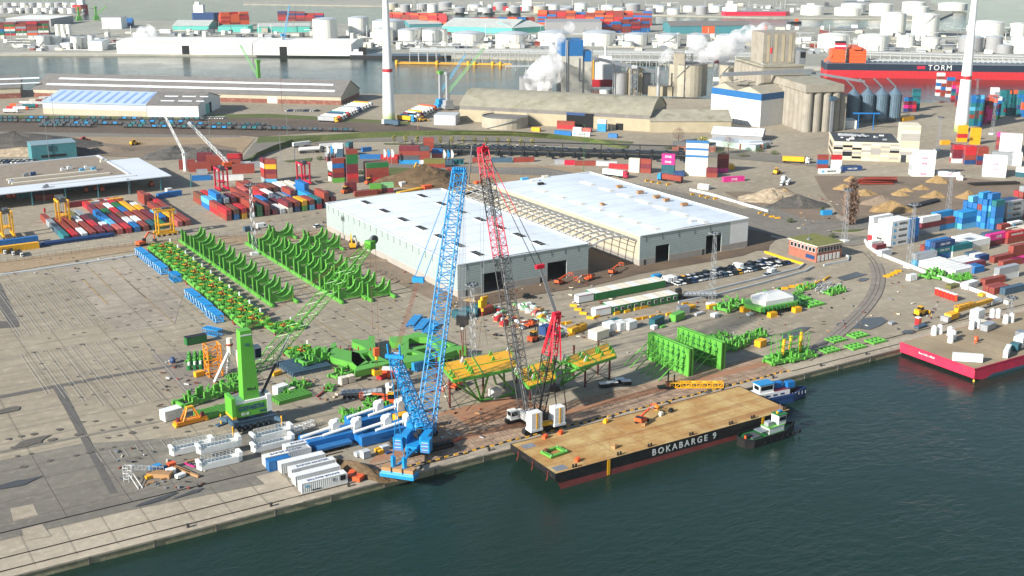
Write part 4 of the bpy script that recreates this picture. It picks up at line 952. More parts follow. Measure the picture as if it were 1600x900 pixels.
for i,x in enumerate((1333,1355,1377,1398)):
    p=P(x,193-i*.6); k=ppm(p); r_=10.4/k; t=thing('grain_silo','ribbed dark blue grey steel silo with cone roof, %s of four'%['leftmost','second','third','rightmost'][i],'silo',(p[0]+.52*r_,p[1]+.85*r_,0),0,'four steel grain silos')
    mb=MB(); mb.cyl(0,0,3,19,r_,'steelsilo',28,cap=False)
    for j in range(20): a=2*math.pi*j/20; mb.box((r_+.05)*math.cos(a)-.12,(r_+.05)*math.sin(a)-.12,0,(r_+.05)*math.cos(a)+.12,(r_+.05)*math.sin(a)+.12,19,'steelsilo')
    mb.build('shell',t); mb=MB(); mb.lathe(0,0,[(r_+.2,19),(.6,23.5),(.6,24.3),(.1,24.3)],'steelsilo',28); mb.build('cone_roof',t)
    mb=MB(); mb.beam((-r_*1.4,r_*.5,30),(0,0,24),1.0,1.0,'steel'); mb.build('filling_chute',t)
g1=P(1312,142); 
# concrete grain silo with headhouse
p=(587.4,582.6); rz=R(-20.2); t=thing('grain_elevator','weathered concrete silo block with round columns and tall headhouse','silo',(*p,0),rz)
for i in range(4):
    for j in range(8):
        if 0<i and j>1 and i<3: continue
        mb=MB(); mb.cyl(3.3+i*6.5,3.3+j*6.8,0,26.5,3.35,'concsilo',16); mb.build('silo_cell',t)
mb=MB(); mb.box(2.4,2.4,0,24,56,26.4,'concsilo'); mb.build('core',t)
mb=MB(); mb.box(-.6,-.6,26.4,26.6,57,30.8,'concsilo'); mb.box(-.5,-.5,30.8,26.5,56.9,31.2,'asbestos'); mb.build('top_gallery',t)
mb=MB(); mb.box(-6,57.5,0,24,108,37,'concsilo'); mb.build('core',t)
for j in range(7): mb=MB(); mb.cyl(-6.4,61+j*7,0,36,3.4,'concsilo',14); mb.build('silo_cell',t)
mb=MB(); mb.box(-7,57,36.5,25,108.5,37.5,'asbestos'); mb.build('roof',t)
mb=MB(); mb.box(-2,70,37.5,22,92,59,'concsilo')
for k in range(4): mb.box(1+k*5.5,69.8,38.5,3+k*5.5,70,57.5,'beigewall')
mb.build('headhouse',t)
mb=MB(); mb.box(22.2,62,37.5,27,74,47,'steel'); mb.box(22.8,61.8,42,26.4,61.9,46,'black'); mb.build('machine_platform',t)
mb=MB(); mb.beam((-40,48,33.5),(26,48,34.5),2.2,2.4,'steel'); mb.beam((26,50,33),(62,40,27),1.4,1.6,'steel'); mb.beam((-4,68,38),(10,58,33),.8,.8,'silver'); mb.build('conveyor_bridge',t)
mb=MB(); mb.bx(18.5,-1.6,0,1.8,1.8,21,'steel'); mb.bx(18.5,-1.6,21,4,3,2.6,'slate'); mb.build('stair_tower',t)
mb=MB(); mb.box(26.8,3,0,31,28,24,'concsilo'); mb.build('annex',t)
for side in(0,): mb=MB(); mb.cyl(-1,58,37.5,62,.35,'steel',6); mb.cyl(-1,58,46,50,.9,'red',8); mb.build('mast_pipe',t)
fbox('mill_annex','low white plant block with pale green hopper beside the concrete silo','building',1317,201,1338,201,12,12,'whitefar','tankwhite')
mb=MB(); 
for dx in(0,10): mb.beam((dx,0,0),(dx,0,11),.5,.5,'blue')
mb.beam((-4,0,11.2),(14,0,11.2),.7,.9,'blue'); o=mb.build('gantry_hoist'); o.location=(*P(1340,203),0); o.rotation_euler=(0,0,R(-35)); tag(o,'small bright blue gantry frame before the four steel silos','gantry')
# blue topped tower
p=P(877,150); rz=R(-25); t=thing('mill_tower','tall grey mill tower with deep blue clad top beside white steam','tower',(*p,0),rz)
mb=MB(); mb.box(0,0,0,17,26,31.6,'concsilo') if 0 else mb.box(0,0,0,17,26,31.6,mat('millgrey','b3b1a6',.8,0,.1,.2,dirt='8b877a',dirt_amt=.3)); mb.build('lower_wall',t)
mb=MB(); mb.box(-.2,-.2,31.6,17.2,26.2,43.5,mat('millblue','1a5f96',.5,0,.08,.3)); mb.box(4,3,43.5,7.5,6,45.5,'slate'); mb.build('blue_cladding',t)
mb=MB(); mb.box(17,1,0,24,18,27,M['millgrey']); mb.build('side_wing',t); mb=MB(); mb.box(17,.8,27,24.2,18.2,35,M['millblue']); mb.build('blue_cladding',t)
mb=MB(); mb.tube((3.4,-.7,4),(3.4,-.7,44),.45,'silver',8); mb.tube((4.6,-.7,4),(4.6,-.7,44),.3,'silver',8); mb.tube((14,-.5,12),(14,-.5,30),.3,'steel',6); mb.tube((14,-.5,12),(21,-.5,12),.3,'steel',6); mb.tube((24.6,.5,0),(24.6,.5,37),.5,'steel',8); mb.build('duct',t)
mb=MB(); mb.box(-32,-3,0,-8,16,14,'greyshed')
for k in range(4): mb.beam((-30+k*6,-3.4,3),(-26+k*6,-3.4,12),.6,.6,'steel')
mb.box(-20,-3.5,0,-10,-3,12,'whitefar'); mb.build('cooling_house',t)
a=P(927,84+65); A=Vector((p[0]+24*math.cos(rz),p[1]+24*math.sin(rz),30)); pB=P(1048,150); 
t=thing('conveyor_bridge','long sloping grey conveyor bridge from blue tower down to huge tank','conveyor',(0,0,0)); B=Vector((pB[0],pB[1]+8,17))
mb=MB(); mb.beam(A,B,2.6,2.6,'steel'); mb.build('gallery',t)
for k in(.3,.6,.85): q_=A.lerp(B,k); mb=MB(); mb.beam((q_.x,q_.y,0),(q_.x,q_.y,q_.z-1),.9,.9,'steel'); mb.build('trestle',t)
mb=MB(); mb.cyl(0,0,0,24,1.5,'silver',14,1.3); mb.cyl(0,0,24,24.5,1.6,'steel',14); o=mb.build('chimney'); o.location=(*P(1028,152),0); tag(o,'slim silver chimney left of huge concrete tank, giving off steam','chimney')
p=P(1117,150); t=thing('stair_tower','open steel stair tower with dark red top between concrete tanks','tower',(*p,0),R(-30)); mb=MB()
mb.lattice((0,0,0),(0,0,26),4,4,.25,'steel',9,side=(1,0,0)); mb.build('frame',t); mb=MB(); mb.bx(0,0,26,3.4,3.4,6,'maroon'); mb.build('cap',t); mb=MB(); mb.bx(0,-2.2,12,5,.4,3.2,'white'); mb.build('sign',t)
mat('concwall','8f8a7e',.9,0,.1,.2)
fbox('silo_building','tall tan concrete block behind huge concrete tank','building',1052,151,1068,151,66,10,'tankbeige','tankbeige')
fbox('mill_block','grey concrete mill block with narrow shafts right of blue tower','building',982,149,1003,149,42,14,'beigewall','roofgrey'); fbox('mill_block','lower grey mill block left of huge tank','building',1012,150,1050,151,15,16,'beigewall','roofgrey')
for x,y,w_,h_,c,lb in((1160,140,7,20,'steel','steel process frame between second concrete tank and silo block'),(1178,146,6,16,'slate','dark pipe frame left of the silo block'),(1073,151,6,34,'dkgrey','dark narrow shaft behind huge concrete tank'),(990,150,5,22,'steel','steel frame beside grey mill block'),(840,150,6,9,'steel','low cooler frame in the steam left of blue tower')):
    t=thing('process_frame',lb,'steel frame',(*P(x,y),0),-.5); mb=MB(); mb.lattice((0,0,0),(0,0,h_),w_,w_,.35,c,5,side=(1,0,0),rd=.2); mb.build('frame',t); mb=MB(); mb.bx(0,0,h_*.3,w_*.7,w_*.7,h_*.5,c); mb.bx(0,0,h_,w_*.8,w_*.6,2.4,'millblue' if 0 else 'lightgrey'); mb.build('vessel',t)
# white and blue mill house
stripes('millstripe','d4d5d2','8f979b',3.6,'X',.6,.9)
a,b=P(1110,186),P(1187,199); rz=ang(a,b); L_=math.dist(a,b); t=thing('mill_house','white panelled mill house with blue top band and brown gabled roof','building',(*a,0),rz)
mb=MB(); mb.box(0,0,0,L_,44,18,'millstripe'); mb.build('wall',t); mb=MB(); mb.box(-.1,-.1,18,L_+.1,44.1,22.5,M['millblue']); mb.build('blue_band',t)
for i in range(2):
    mb=MB(); x0=i*L_/2; mb.ext([(x0,22.5),(x0+L_/2,22.5),(x0+L_/4,26.5)],0,44,'tankbeige','y'); mb.build('roof',t)
mb=MB(); 
for k in range(3): mb.beam((6+k*8,20,27),(12+k*8,6,27.5),.5,.5,'steel')
mb.build('roof_pipe',t)
# dark gap building and white truck depot
fbox('mill_link','dark open loading shed between mill house and concrete silo','building',1190,188,1222,190,22,40,'concwall','roofgrey',None,3,doors=[('f',2,14,9,'dark')])
# office block with patterned facade
a,b=P(1301,250),P(1434,254); rz=ang(a,b); t=thing('office_building','patterned beige and grey office block with dark flat roof and corner tower','building',(*a,0),rz)
L_=math.dist(a,b); W1=L_*.775; mat('offbeige','c2b49a',.8,0,.05,.2); mat('offgrey','9a9790',.8,0,.05,.2); mat('offcream','cfc6ae',.8,0,.04,.2); mat('offroof','33383d',.8,0,.15,.2)
D_=34; mb=MB(); mb.box(0,.15,0,W1,D_,10.6,'offbeige'); mb.box(-.1,.1,10.3,W1,D_,11,'offcream'); mb.build('wall',t)
mb=MB(); mb.box(.4,.6,11,W1-.3,D_-.4,11.06,'offroof'); mb.build('roof',t)
rr=random.Random(2); nx=7; nz=4
for i in range(nx):
    for j in range(nz*2):
        x0=i*W1/nx; z0=j*10.3/(nz*2); 
        m=rr.choice(['offbeige','offcream','offgrey','offbeige'])
        if (j,i) in((6,1),(5,2),(5,0),(2,1),(3,1),(1,2),(4,6)): m='glass'
        mb=MB(); mb.box(x0+.05,0 if m!='glass' else .05,z0+.04,x0+W1/nx-.05,.15,z0+10.3/(nz*2)-.04,m); mb.build('window' if m=='glass' else 'facade_panel',t)
mb=MB(); mb.box(W1,-.4,0,L_,13,21.4,'offcream'); mb.build('tower',t)
for j in range(10):
    m=['offbeige','offcream','offgrey','offcream','offbeige','offbeige','offgrey','offgrey','offcream','offbeige'][j]; mb=MB(); mb.box(W1+.1,-.5,j*2.1+.05,L_-.1,-.4,j*2.1+2.05,m); mb.build('facade_panel',t)
mb=MB(); mb.box(W1+1,-.56,0,W1+4,-.5,4.2,'trim'); mb.build('door',t)
mb=MB(); mb.box(-.12,3,2,-.02,30,4,'glass'); mb.build('window',t); mb=MB(); mb.box(-.12,8,6,-.02,26,8.4,'glass'); mb.build('window',t)
for k in range(14): mb=MB(); mb.bx(rr.uniform(4,W1-5),rr.uniform(4,D_-4),11.05,rr.uniform(1,3),rr.uniform(.8,1.4),rr.uniform(.4,1),rr.choice(['white','silver','steel'])); mb.build('roof_unit',t)
mb=MB(); 
for k in range(3): mb.beam((5+k*3,22,12),(14+k*3,14,12.3),.8,.7,'silver')
mb.beam((4,16,12),(18,16,12),.7,.6,'silver'); mb.build('roof_duct',t)
# brick gatehouse
a,b=P(1244,399),P(1288,413); a,b=(361.6,345.4),(375.6,345.4)
t=thing('gatehouse','two storey brick gatehouse with mossy flat roof and white window bands','building',(360.5,345.3,0)); 
mat('brick','9a5f4c',.85,0,.12,1.2); mat('moss','6f7138',.95,0,.2,.8)
mb=MB(); mb.box(0,0,0,14.5,16,6.6,'brick'); mb.build('wall',t); mb=MB(); mb.box(-.5,-.5,6.6,15,16.5,7.0,'cream'); mb.box(-.2,-.2,7.0,14.7,16.2,7.2,'moss'); mb.build('roof',t)
for k in range(8): mb=MB(); mb.box(.5+k*1.75,-.14,4.0,1.9+k*1.75,-.02,6.0,'white'); w_=mb.build('window',t); mb=MB(); mb.box(.6+k*1.75,-.18,4.15,1.8+k*1.75,-.145,5.85,'glass'); mb.build('pane',w_)
for k in range(7): mb=MB(); mb.box(-.14,.8+k*2.1,4.0,-.02,2.4+k*2.1,6.0,'white'); w_=mb.build('window',t); mb=MB(); mb.box(-.18,.95+k*2.1,4.15,-.145,2.25+k*2.1,5.85,'glass'); mb.build('pane',w_)
for k in range(6): mb=MB(); mb.box(.8+k*2.2,-.14,.3,2.2+k*2.2,-.02,2.9,'white'); mb.build('door',t)
mb=MB(); mb.cyl(4,9,7.2,7.8,.8,'steel',8); mb.cyl(4,9,7.8,13,.06,'steel',4); mb.build('roof_unit',t)
mb=MB(); mb.box(-.12,1,1,-.02,6,2.6,'navy'); mb.build('blue_window',t)
# small buildings by the far road
fbox('house','low brick building with grey flat roof beside trees','building',1050,236,1118,238,9,14,'brickred','roofgrey',doors=[('f',4,7,2.2,'dark')]); fbox('house','pale green low office by trees','building',1105,226,1180,236,8,14,'pale','tankroof'); fbox('canopy_hall','white roofed low hall with curved canopy behind brick house','building',1112,218,1190,222,9,20,'greyshed','canopyroof',None,3)
fbox('house','brick bungalow with white roof edge, right of bare trees','building',1155,233,1192,234,9,12,'brickred','canopyroof')
fbox('fence_box','pale louvred plant enclosure beside blue bins','enclosure',678,195,712,196,15,14,'panelgrey','lightgrey')
# wind turbine towers
for x,y,lb in((608,190,'left white wind turbine tower with red band and green foot bands'),(1501,205,'right white wind turbine tower with red band and green foot, by containers')):
    p=P(x,y); t=thing('wind_turbine',lb,'wind turbine',(*p,0)); 
    R_=lambda z:4.45-(4.45-1.5)*z/98
    mat('turbwhite','dde1e2',.4,0,.02)
    mb=MB(); mb.cyl(0,0,6.6,34.5,R_(6.6),'turbwhite',32,R_(34.5),False); mb.cyl(0,0,36.8,98,R_(36.8),'turbwhite',32,R_(98)); mb.build('tower',t)
    for k in range(6): c=[mat('tb%d'%k,['8fa35c','9aad6a','a8b97c','b5c48f','c3cfa3','d0d8bb'][k],.5,0,.03)][0]; mb=MB(); mb.cyl(0,0,k*1.1,k*1.1+1.1,R_(k*1.1)+.01,'tb%d'%k,32,R_(k*1.1+1.1)+.01,False); mb.build('green_band',t)
    mb=MB(); mb.cyl(0,0,34.5,36.8,R_(34.5)+.01,'red',32,R_(36.8)+.01,False); mb.build('red_band',t)
    mb=MB(); mb.bx(2,0,98,10,4,4,'turbwhite'); mb.build('nacelle',t)
    for k in range(0): a=R(90+120*k+15); mb=MB(); mb.beam((-4.5,0,100),(-4.5,40*math.cos(a),100+40*math.sin(a)),.5,2.2,'turbwhite'); mb.build('blade',t)
# ================= ships =================
def ship(name,label,a,b,width,h_,hull,boot=None,side=1,deck='steel',bow=8):
    L_=math.dist(a,b); t=thing(name,label,'ship',(a[0],a[1],WZ),ang(a,b)); w=width
    pl=[(0,1.5),(2,0),(L_-bow,0),(L_,w/2),(L_-bow,w),(2,w),(0,w-1.5)]
    mb=MB(); mb.prism(pl,0 if not boot else boot[1],h_,hull); 
    mb.build('hull',t)
    if boot: mb=MB(); mb.prism([(x,y) for x,y in pl],-.5,boot[1],boot[0]); mb.build('boot_stripe',t)
    mb=MB(); mb.prism([(x*.99+.5,(y-w/2)*.94+w/2) for x,y in pl],h_,h_+.1,deck); mb.build('deck',t)
    return t,L_,w
a=P(1288,121,-2); b=P(1690,126.5,-2); 
t,L_,w=ship('tanker_ship','very long tanker with black and red hull and orange stern house','' if 0 else a,b,30,12.2,'black',('red',6.2)) if 0 else ship('tanker_ship','very long tanker with black and red hull and orange stern house',a,b,30,12.6,'black',('red',6.8))
[c for c in t.children if c.name.startswith('hull')][0].data.materials[0]=mat('navyhull','1b2838',.5,0,.05)
mb=MB(); mb.box(6,4,13.2,18,26,24,'orange'); mb.box(8,6,24,16,20,25,'orange'); mb.build('engine_casing',t)
mb=MB(); mb.box(9,6,25,18,14,27,'crimson'); mb.box(9,6,27,18,14,28.4,'white'); mb.box(9,6,28.4,18,14,30.2,'crimson'); mb.box(9,6,30.2,18,14,31.6,'black'); mb.build('funnel',t)
mb=MB(); mb.box(22,3,13.2,36,27,25,'orange'); 
for k in range(3): mb.box(21.6,2.6,16+k*3,36.4,27.4,16.3+k*3,'orange')
mb.box(24,1,25,31,29,27,'orange'); mb.build('deckhouse',t)
mb=MB(); mb.beam((0,6,14),(6,4,20),2,1.6,'orange'); mb.build('lifeboat',t)
mb=MB()
for y in(8,11,14,17): mb.beam((40,y,15),(L_-20,y,15),.6,.6,'pipes')
for k in range(34): mb.box(42+k*4.6,3,14.4,42.6+k*4.6,27,15.2,'lightgrey'); 
mb.build('deck_piping',t)
lettering('TORM',6.6,(101,-.2,9.8),(1,0,0),(0,0,1),'white',t,.0,1.25)
mb=MB(); mb.box(81,-.15,8.7,88,-.05,11.3,'crimson'); mb.build('flag_panel',t); lettering('===',2.0,(84.5,-.2,10),(1,0,0),(0,0,1),'white',t,.1) if 0 else None
t,L_,w=ship('tank_barge','long low black river tanker moored at the far quay by the tanks',P(546,91,-2),P(704,92.5,-2),11,3.2,'black')
mb=MB(); mb.box(2,1.5,3.2,14,9.5,6.5,'white'); mb.box(4,2.5,6.5,9,8.5,8.6,'white'); mb.build('wheelhouse',t); mb=MB(); mb.box(22,2,3.3,L_-12,9,4.4,'slate'); mb.build('cargo_trunk',t)
for x0,y0,x1,y1,wd,h_,c,lb in((770,18.3,834,18.8,18,8,'red','red cargo ship with white house at far shore, upper middle'),(1130,27,1236,27,20,8,'crimson','bright red tanker at far shore, upper right'),(113,19,135,19,18,11,'red','red hulled ship seen end on by headland tanks'),(300,30,343,30,16,9,'navy','blue hulled ship bow beside red container stacks'),(1308,46,1352,47,10,2.5,'navy','low dark river barge in upper right basin'),(1232,36.5,1254,36.5,8,2.5,'black','small dark tug with orange house in upper basin'),(1320,5,1362,5,10,3,'navy','low barge at very top right')):
    t,L_,w=ship('cargo_ship' if 'barge' not in lb and 'tug' not in lb else 'river_boat',lb,P(x0,y0,-2),P(x1,y1,-2),wd,h_,c)
    if 'tug' in lb or 'barge' in lb: mb=MB(); mb.box(L_*.5,1.5,h_,L_*.72,wd-1.5,h_+3.4,'orange' if 'tug' in lb else 'white'); mb.build('deckhouse',t)
    else: mb=MB(); q0=(L_*.72 if 'middle' in lb else (.06*L_ if 'end' not in lb else .35*L_)); mb.box(q0,2,h_,q0+min(14,L_*.4),wd-2,h_+11,'white'); mb.box(q0+2,4,h_+11,q0+8,wd-4,h_+15,'white' if 'end' not in lb else 'black'); mb.build('deckhouse',t)
t=thing('cargo_ship','white ship superstructure with yellow funnel seen behind the mill tower','ship',(*P(932,150),0),R(-30)); 
mb=MB(); mb.box(-2,55,0,34,72,6,'red'); mb.build('hull',t); mb=MB(); mb.box(4,57,6,26,70,20,'white'); mb.box(8,59,20,18,68,25,'white'); mb.cyl(13,63,25,33,.8,'white',6); mb.build('deckhouse',t); mb=MB(); mb.box(-2,58,6,3,66,24,'yellow'); mb.build('funnel',t)
# yellow mooring boom and jetty
t=thing('mooring_boom','long yellow floating boom with orange buoys in the dock','boom',(0,0,0)); A=P(619,100,-2);B=P(800,103,-2); mb=MB(); mb.tube((*A,-1.2),(*B,-1.2),.5,'yellow',6); mb.tube((A[0],A[1]+2,-.2),(B[0],B[1]+2,-.2),.35,'yellow',6); mb.build('pipe',t)
for x in(620,683,732,742,770,782): q_=P(x,100+(x-619)*.016,-2); mb=MB(); mb.cyl(q_[0],q_[1],-2.2,1.8,1.6,'yellow',10); mb.build('buoy',t)
for k,(x0,y0,x1,y1,z) in enumerate(((640,80,1180,88,8),(640,77,1180,84,12),(860,92,1180,97,7),(790,104,900,103,2),(1300,84,1600,92,8),(1300,80,1600,88,12))):
    A=(*P(x0,y0+0,z),z);B=(*P(x1,y1,z),z); t=thing('pipe_jetty',['lower long pipe bridge before middle bank tanks','upper long pipe bridge before middle bank tanks','front pipe bridge by mills','low mooring jetty in the dock left of the mills','lower pipe bridge behind the long tanker','upper pipe bridge behind the long tanker'][k],'pipe bridge')
    mb=MB(); mb.beam(A,B,2.2,.8,'pipes'); 
    for s in range(3): mb.tube((A[0]+s*.9,A[1]+s*.9,z+.8),(B[0]+s*.9,B[1]+s*.9,z+.8),.35,['silver','lightgrey','steel'][s],5)
    mb.build('pipe_deck',t); n=min(60,int(math.dist(A,B)/9))
    for i in range(n): a_=Vector(A).lerp(Vector(B),i/n); mb=MB(); mb.beam((a_.x,a_.y,-3),(a_.x,a_.y,z),.5,.5,'pipes'); mb.build('trestle',t)
# far container terminals: past counting, one object of stuff
mb=MB(); q=random.Random(9); cc=['red','rust','rust','maroon','blue','teal','grey','orange','white','dkgreen','bbl']
def mass(x0,y0,x1,y1,rows,tiers,w8=None,L_=12.2):
    A,B=P(x0,y0),P(x1,y1); n=int(math.dist(A,B)/ (L_+.6)); rz=ang(A,B)
    for r_ in range(rows):
        for i in range(n):
            hh=q.randint(max(1,tiers-2),tiers)
            for z in range(hh):
                u=A[0]+math.cos(rz)*(i+.5)*(L_+.6)-math.sin(rz)*r_*2.8; v=A[1]+math.sin(rz)*(i+.5)*(L_+.6)+math.cos(rz)*r_*2.8
                mb.bx(u,v,z*2.65,L_,2.44,2.6,q.choice(w8 or cc),rz)
mass(-10,56,84,54,7,6); mass(193,41,215,41,3,5,['navy','blue','rust']); mass(345,42,402,40,5,7,['red','rust','orange']); mass(434,33,510,33,4,5,['rust','maroon','navy','red','rust'])
mass(600,32,705,34,6,4,['rust','red','orange','rust']); mass(655,40,705,41,4,5,['rust','red','orange']); mass(705,37,840,36,4,3,['rust','red','blue','orange']); mass(840,38,1028,40,5,7,['red','rust','orange','blue','rust']); mass(940,52,1025,50,5,6,['rust','red','blue','maroon','blue'])
tag(mb.build('far_container_terminals'),kind='stuff')
mb=MB(); q=random.Random(12)
for x0,x1,y0,y1,n in((0,190,60,80,90),(550,1180,58,78,330),(1190,1600,62,84,170),(600,1350,9,21,200),(0,130,10,22,60),(160,600,50,60,70),(1180,1600,45,60,60)):
    for k in range(n):
        x,y=q.uniform(x0,x1),q.uniform(y0,y1); p=P(x,y); t_=q.random(); c=q.choice(['pipes','lightgrey','white','steel','cream','dkgrey','farland','rust' if t_<.2 else 'silver']); a=q.choice([-.66,.91])
        if t_<.45: mb.bx(p[0],p[1],0,q.uniform(3,14),q.uniform(3,9),q.uniform(1.5,6),c,a)
        elif t_<.75: l=q.uniform(12,50); z=q.uniform(1,7); mb.tube((p[0],p[1],z),(p[0]+l*math.cos(a),p[1]+l*math.sin(a),z),.4,c,5)
        elif t_<.9: mb.tube((p[0],p[1],0),(p[0],p[1],q.uniform(6,18)),.35,c,5)
        else: mb.cyl(p[0],p[1],0,q.uniform(3,8),q.uniform(2,4),'tankwhite',10)
tag(mb.build('plant_pipework'),kind='stuff')
# steam
def steam(name,label,blobs,dens,seed):
    m=bpy.data.materials.new('steam_%d'%seed); m.use_nodes=True; t_=m.node_tree; t_.nodes.clear(); N=t_.nodes.new; Lk=t_.links.new
    o=N('ShaderNodeOutputMaterial'); v=N('ShaderNodeVolumePrincipled'); v.inputs['Color'].default_value=(1,1,1,1); v.inputs['Anisotropy'].default_value=.2
    g_=N('ShaderNodeNewGeometry'); n=N('ShaderNodeTexNoise'); n.inputs['Scale'].default_value=.1; n.inputs['Detail'].default_value=6; n.inputs['Roughness'].default_value=.65; Lk(g_.outputs['Position'],n.inputs['Vector'])
    cen=sum((Vector(b[:3]) for b in blobs),Vector())/len(blobs)
    mr=N('ShaderNodeMapRange'); mr.inputs[1].default_value=.45; mr.inputs[2].default_value=.7; mr.inputs[4].default_value=dens; Lk(n.outputs[0],mr.inputs[0]); Lk(mr.outputs[0],v.inputs['Density']); Lk(v.outputs[0],o.inputs['Volume'])
    mbm=bpy.data.metaballs.new('mb'); ob=bpy.data.objects.new('mb',mbm); col.objects.link(ob); mbm.resolution=2.2; mbm.threshold=.35
    for x,y,z,r_ in blobs: e=mbm.elements.new(); e.co=(x,y,z); e.radius=r_*1.35
    bpy.context.view_layer.update(); dg=bpy.context.evaluated_depsgraph_get(); me=bpy.data.meshes.new_from_object(ob.evaluated_get(dg)); bpy.data.objects.remove(ob)
    me.materials.clear(); me.materials.append(m); o=bpy.data.objects.new(name,me); col.objects.link(o); tag(o,kind='stuff'); return o
def sb(x,y,z,r_,off=0):
    p=P(x,y,z); return (p[0]+.5258*off,p[1]+.8506*off,z,r_)
steam('steam','',[sb(825,140,5,5),sb(834,135,9,7),sb(845,125,14,10),sb(855,118,18,11),sb(862,105,24,10),sb(866,95,30,8),sb(868,80,38,7),sb(874,62,47,6),sb(885,50,55,6),sb(890,42,60,5),sb(838,112,18,8),sb(850,100,24,8),sb(832,122,15,9),sb(864,112,20,11)],.8,1)
steam('steam','',[sb(1098,92,30,5),sb(1105,82,34,8),sb(1085,80,34,6),sb(1120,78,37,9),sb(1140,74,39,9),sb(1160,66,42,8),sb(1178,58,46,8),sb(1195,46,52,7),sb(1150,56,46,6),sb(1095,65,40,6),sb(1033,95,27,4),sb(1038,88,31,5),sb(1046,84,33,5),sb(1130,90,30,5),sb(1112,84,33,10),sb(1128,78,36,10),sb(1150,68,41,10),sb(1092,74,37,8),sb(1170,52,48,8)],.7,2)
steam('steam','',[sb(218,56,8,6),sb(224,50,13,9),sb(232,50,14,9),sb(240,52,12,7),sb(228,45,18,7)],.4,3)
# ================= cranes, barges and the green steelwork on the quay =================
def rope(mb,p,q,r_=.06,m='rope'): mb.tube(p,q,r_,m,3,cap=False)
def crawler(par,lx=13,w=1.5,gap=8.4,h=1.6,m='black'):
    for s in(-1,1):
        mb=MB(); y=s*gap/2; n=9
        pr=[(-lx/2+h/2+h/2*math.cos(a),h/2+h/2*math.sin(a)) for a in [math.pi/2+math.pi*i/n for i in range(n+1)]]+[(lx/2-h/2+h/2*math.cos(a),h/2+h/2*math.sin(a)) for a in [-math.pi/2+math.pi*i/n for i in range(n+1)]]
        mb.ext(pr,y-w/2,y+w/2,'tyre','y'); mb.box(-lx/2+h*.4,y-w/2-.08,h*.3,lx/2-h*.4,y+w/2+.08,h*.72,m)
        for k in range(int(lx/.6)): mb.box(-lx/2+.4+k*.6,y-w/2,h,-lx/2+.75+k*.6,y+w/2,h+.07,'rope')
        mb.build('crawler_track',par)
    mb=MB(); mb.box(-2,-gap/2,.6,2,gap/2,1.5,m); mb.cyl(0,0,1.4,2.1,2,m,16); mb.build('carbody',par)
# --- blue crawler crane
bx,by=137.5,268.5
t=thing('crawler_crane','tall bright blue lattice boom crawler crane standing at the quay edge','crane',(bx,by,.05))
mt_blue=mat('craneblue','1a86c2',.4,0,.06,.8); BL=mt_blue
crawler(t,14,1.6,9,1.7,'rope')
bd=Vector((166.1-bx,297-by,0)).normalized(); rz=math.atan2(bd.y,bd.x); sd_=Vector((-bd.y,bd.x,0))
def at(f,s,z): v=bd*f+sd_*s; return (v.x,v.y,z)
# upper structure
mb=MB(); mb.bx(*at(-3,0,0)[:2],2.1,12,3.2,1.6,BL,rz); mb.bx(*at(1.5,0,0)[:2],3.5,5,4.6,1.0,BL,rz); mb.build('machine_deck',t)
for s in(-1,1):
    mb=MB(); c=at(-7.5,s*3.7,0); mb.bx(c[0],c[1],2.2,2.8,2.5,3.5,BL,rz); 
    for k in range(6): mb.bx(*at(-8.94,s*3.7,0)[:2],2.5+k*.5,.06,1.8,.1,'white' if k%2 else 'red',rz)
    mb.build('counterweight',t)
mb=MB(); mb.bx(*at(-5,2.6,0)[:2],3.6,5,2,2.2,BL,rz); mb.bx(*at(-4,-2.6,0)[:2],3.6,6,2,2,BL,rz); mb.build('engine_house',t)
mb=MB(); mb.cyl(*at(-1,0,0)[:2],4.3,5.6,1,'rope',10); mb.cyl(*at(-4,0,0)[:2],4.3,5.4,.8,'rope',10); mb.build('winch',t)
cb=MB(); cb.bx(*at(4,4.2,0)[:2],2.6,2.6,1.8,2.4,BL,rz); cb.bx(*at(5.35,4.2,0)[:2],3.2,.06,1.5,1.5,'glass',rz); cb.build('cab',t)
# main boom
tip=Vector((166.1-bx,297-by,66.8)); foot=Vector(at(3.2,0,3.0))
mb=MB(); mb.lattice(foot,tip,4.6,3.5,.21,BL,32,3.6,3.0,side=sd_,rd=.12,n=5)
for s in(-1,1): rope(mb,foot+sd_*s*1.7,tip+sd_*s*1.2,.09,BL)
mb.build('boom',t)
mb=MB()
for k in range(10):
    c=tip+Vector((0,0,-1+.0)); 
for s in(-1.4,-.7,0,.7,1.4):
    c=tip+sd_*s; mb.tube(c-sd_*.12+Vector((0,0,.5)),c+sd_*.12+Vector((0,0,.5)),.85,BL,12)
mb.beam(tip-sd_*2+Vector((0,0,.3)),tip+sd_*2+Vector((0,0,.3)),.7,1.6,BL); mb.build('boom_head',t)
# derrick mast leaning back over the tray
mtop=Vector((123.6-bx+.5,254.9-by+1.0,31.9)); mf=Vector(at(2.2,0,3.2))
mb=MB(); mb.lattice(mf,mtop,3.2,2.0,.17,BL,17,3.4,2.2,side=sd_,rd=.12,n=5); mb.build('derrick_mast',t)
mb=MB(); 
for s in(-1,1): mb.beam(mtop+sd_*s*1.5,mtop+sd_*s*1.6+Vector((-.3,-.2,3.2)),.3,.5,BL)
mb.beam(mtop-sd_*2.3,mtop+sd_*2.3,.9,.9,BL); mb.build('mast_head',t)
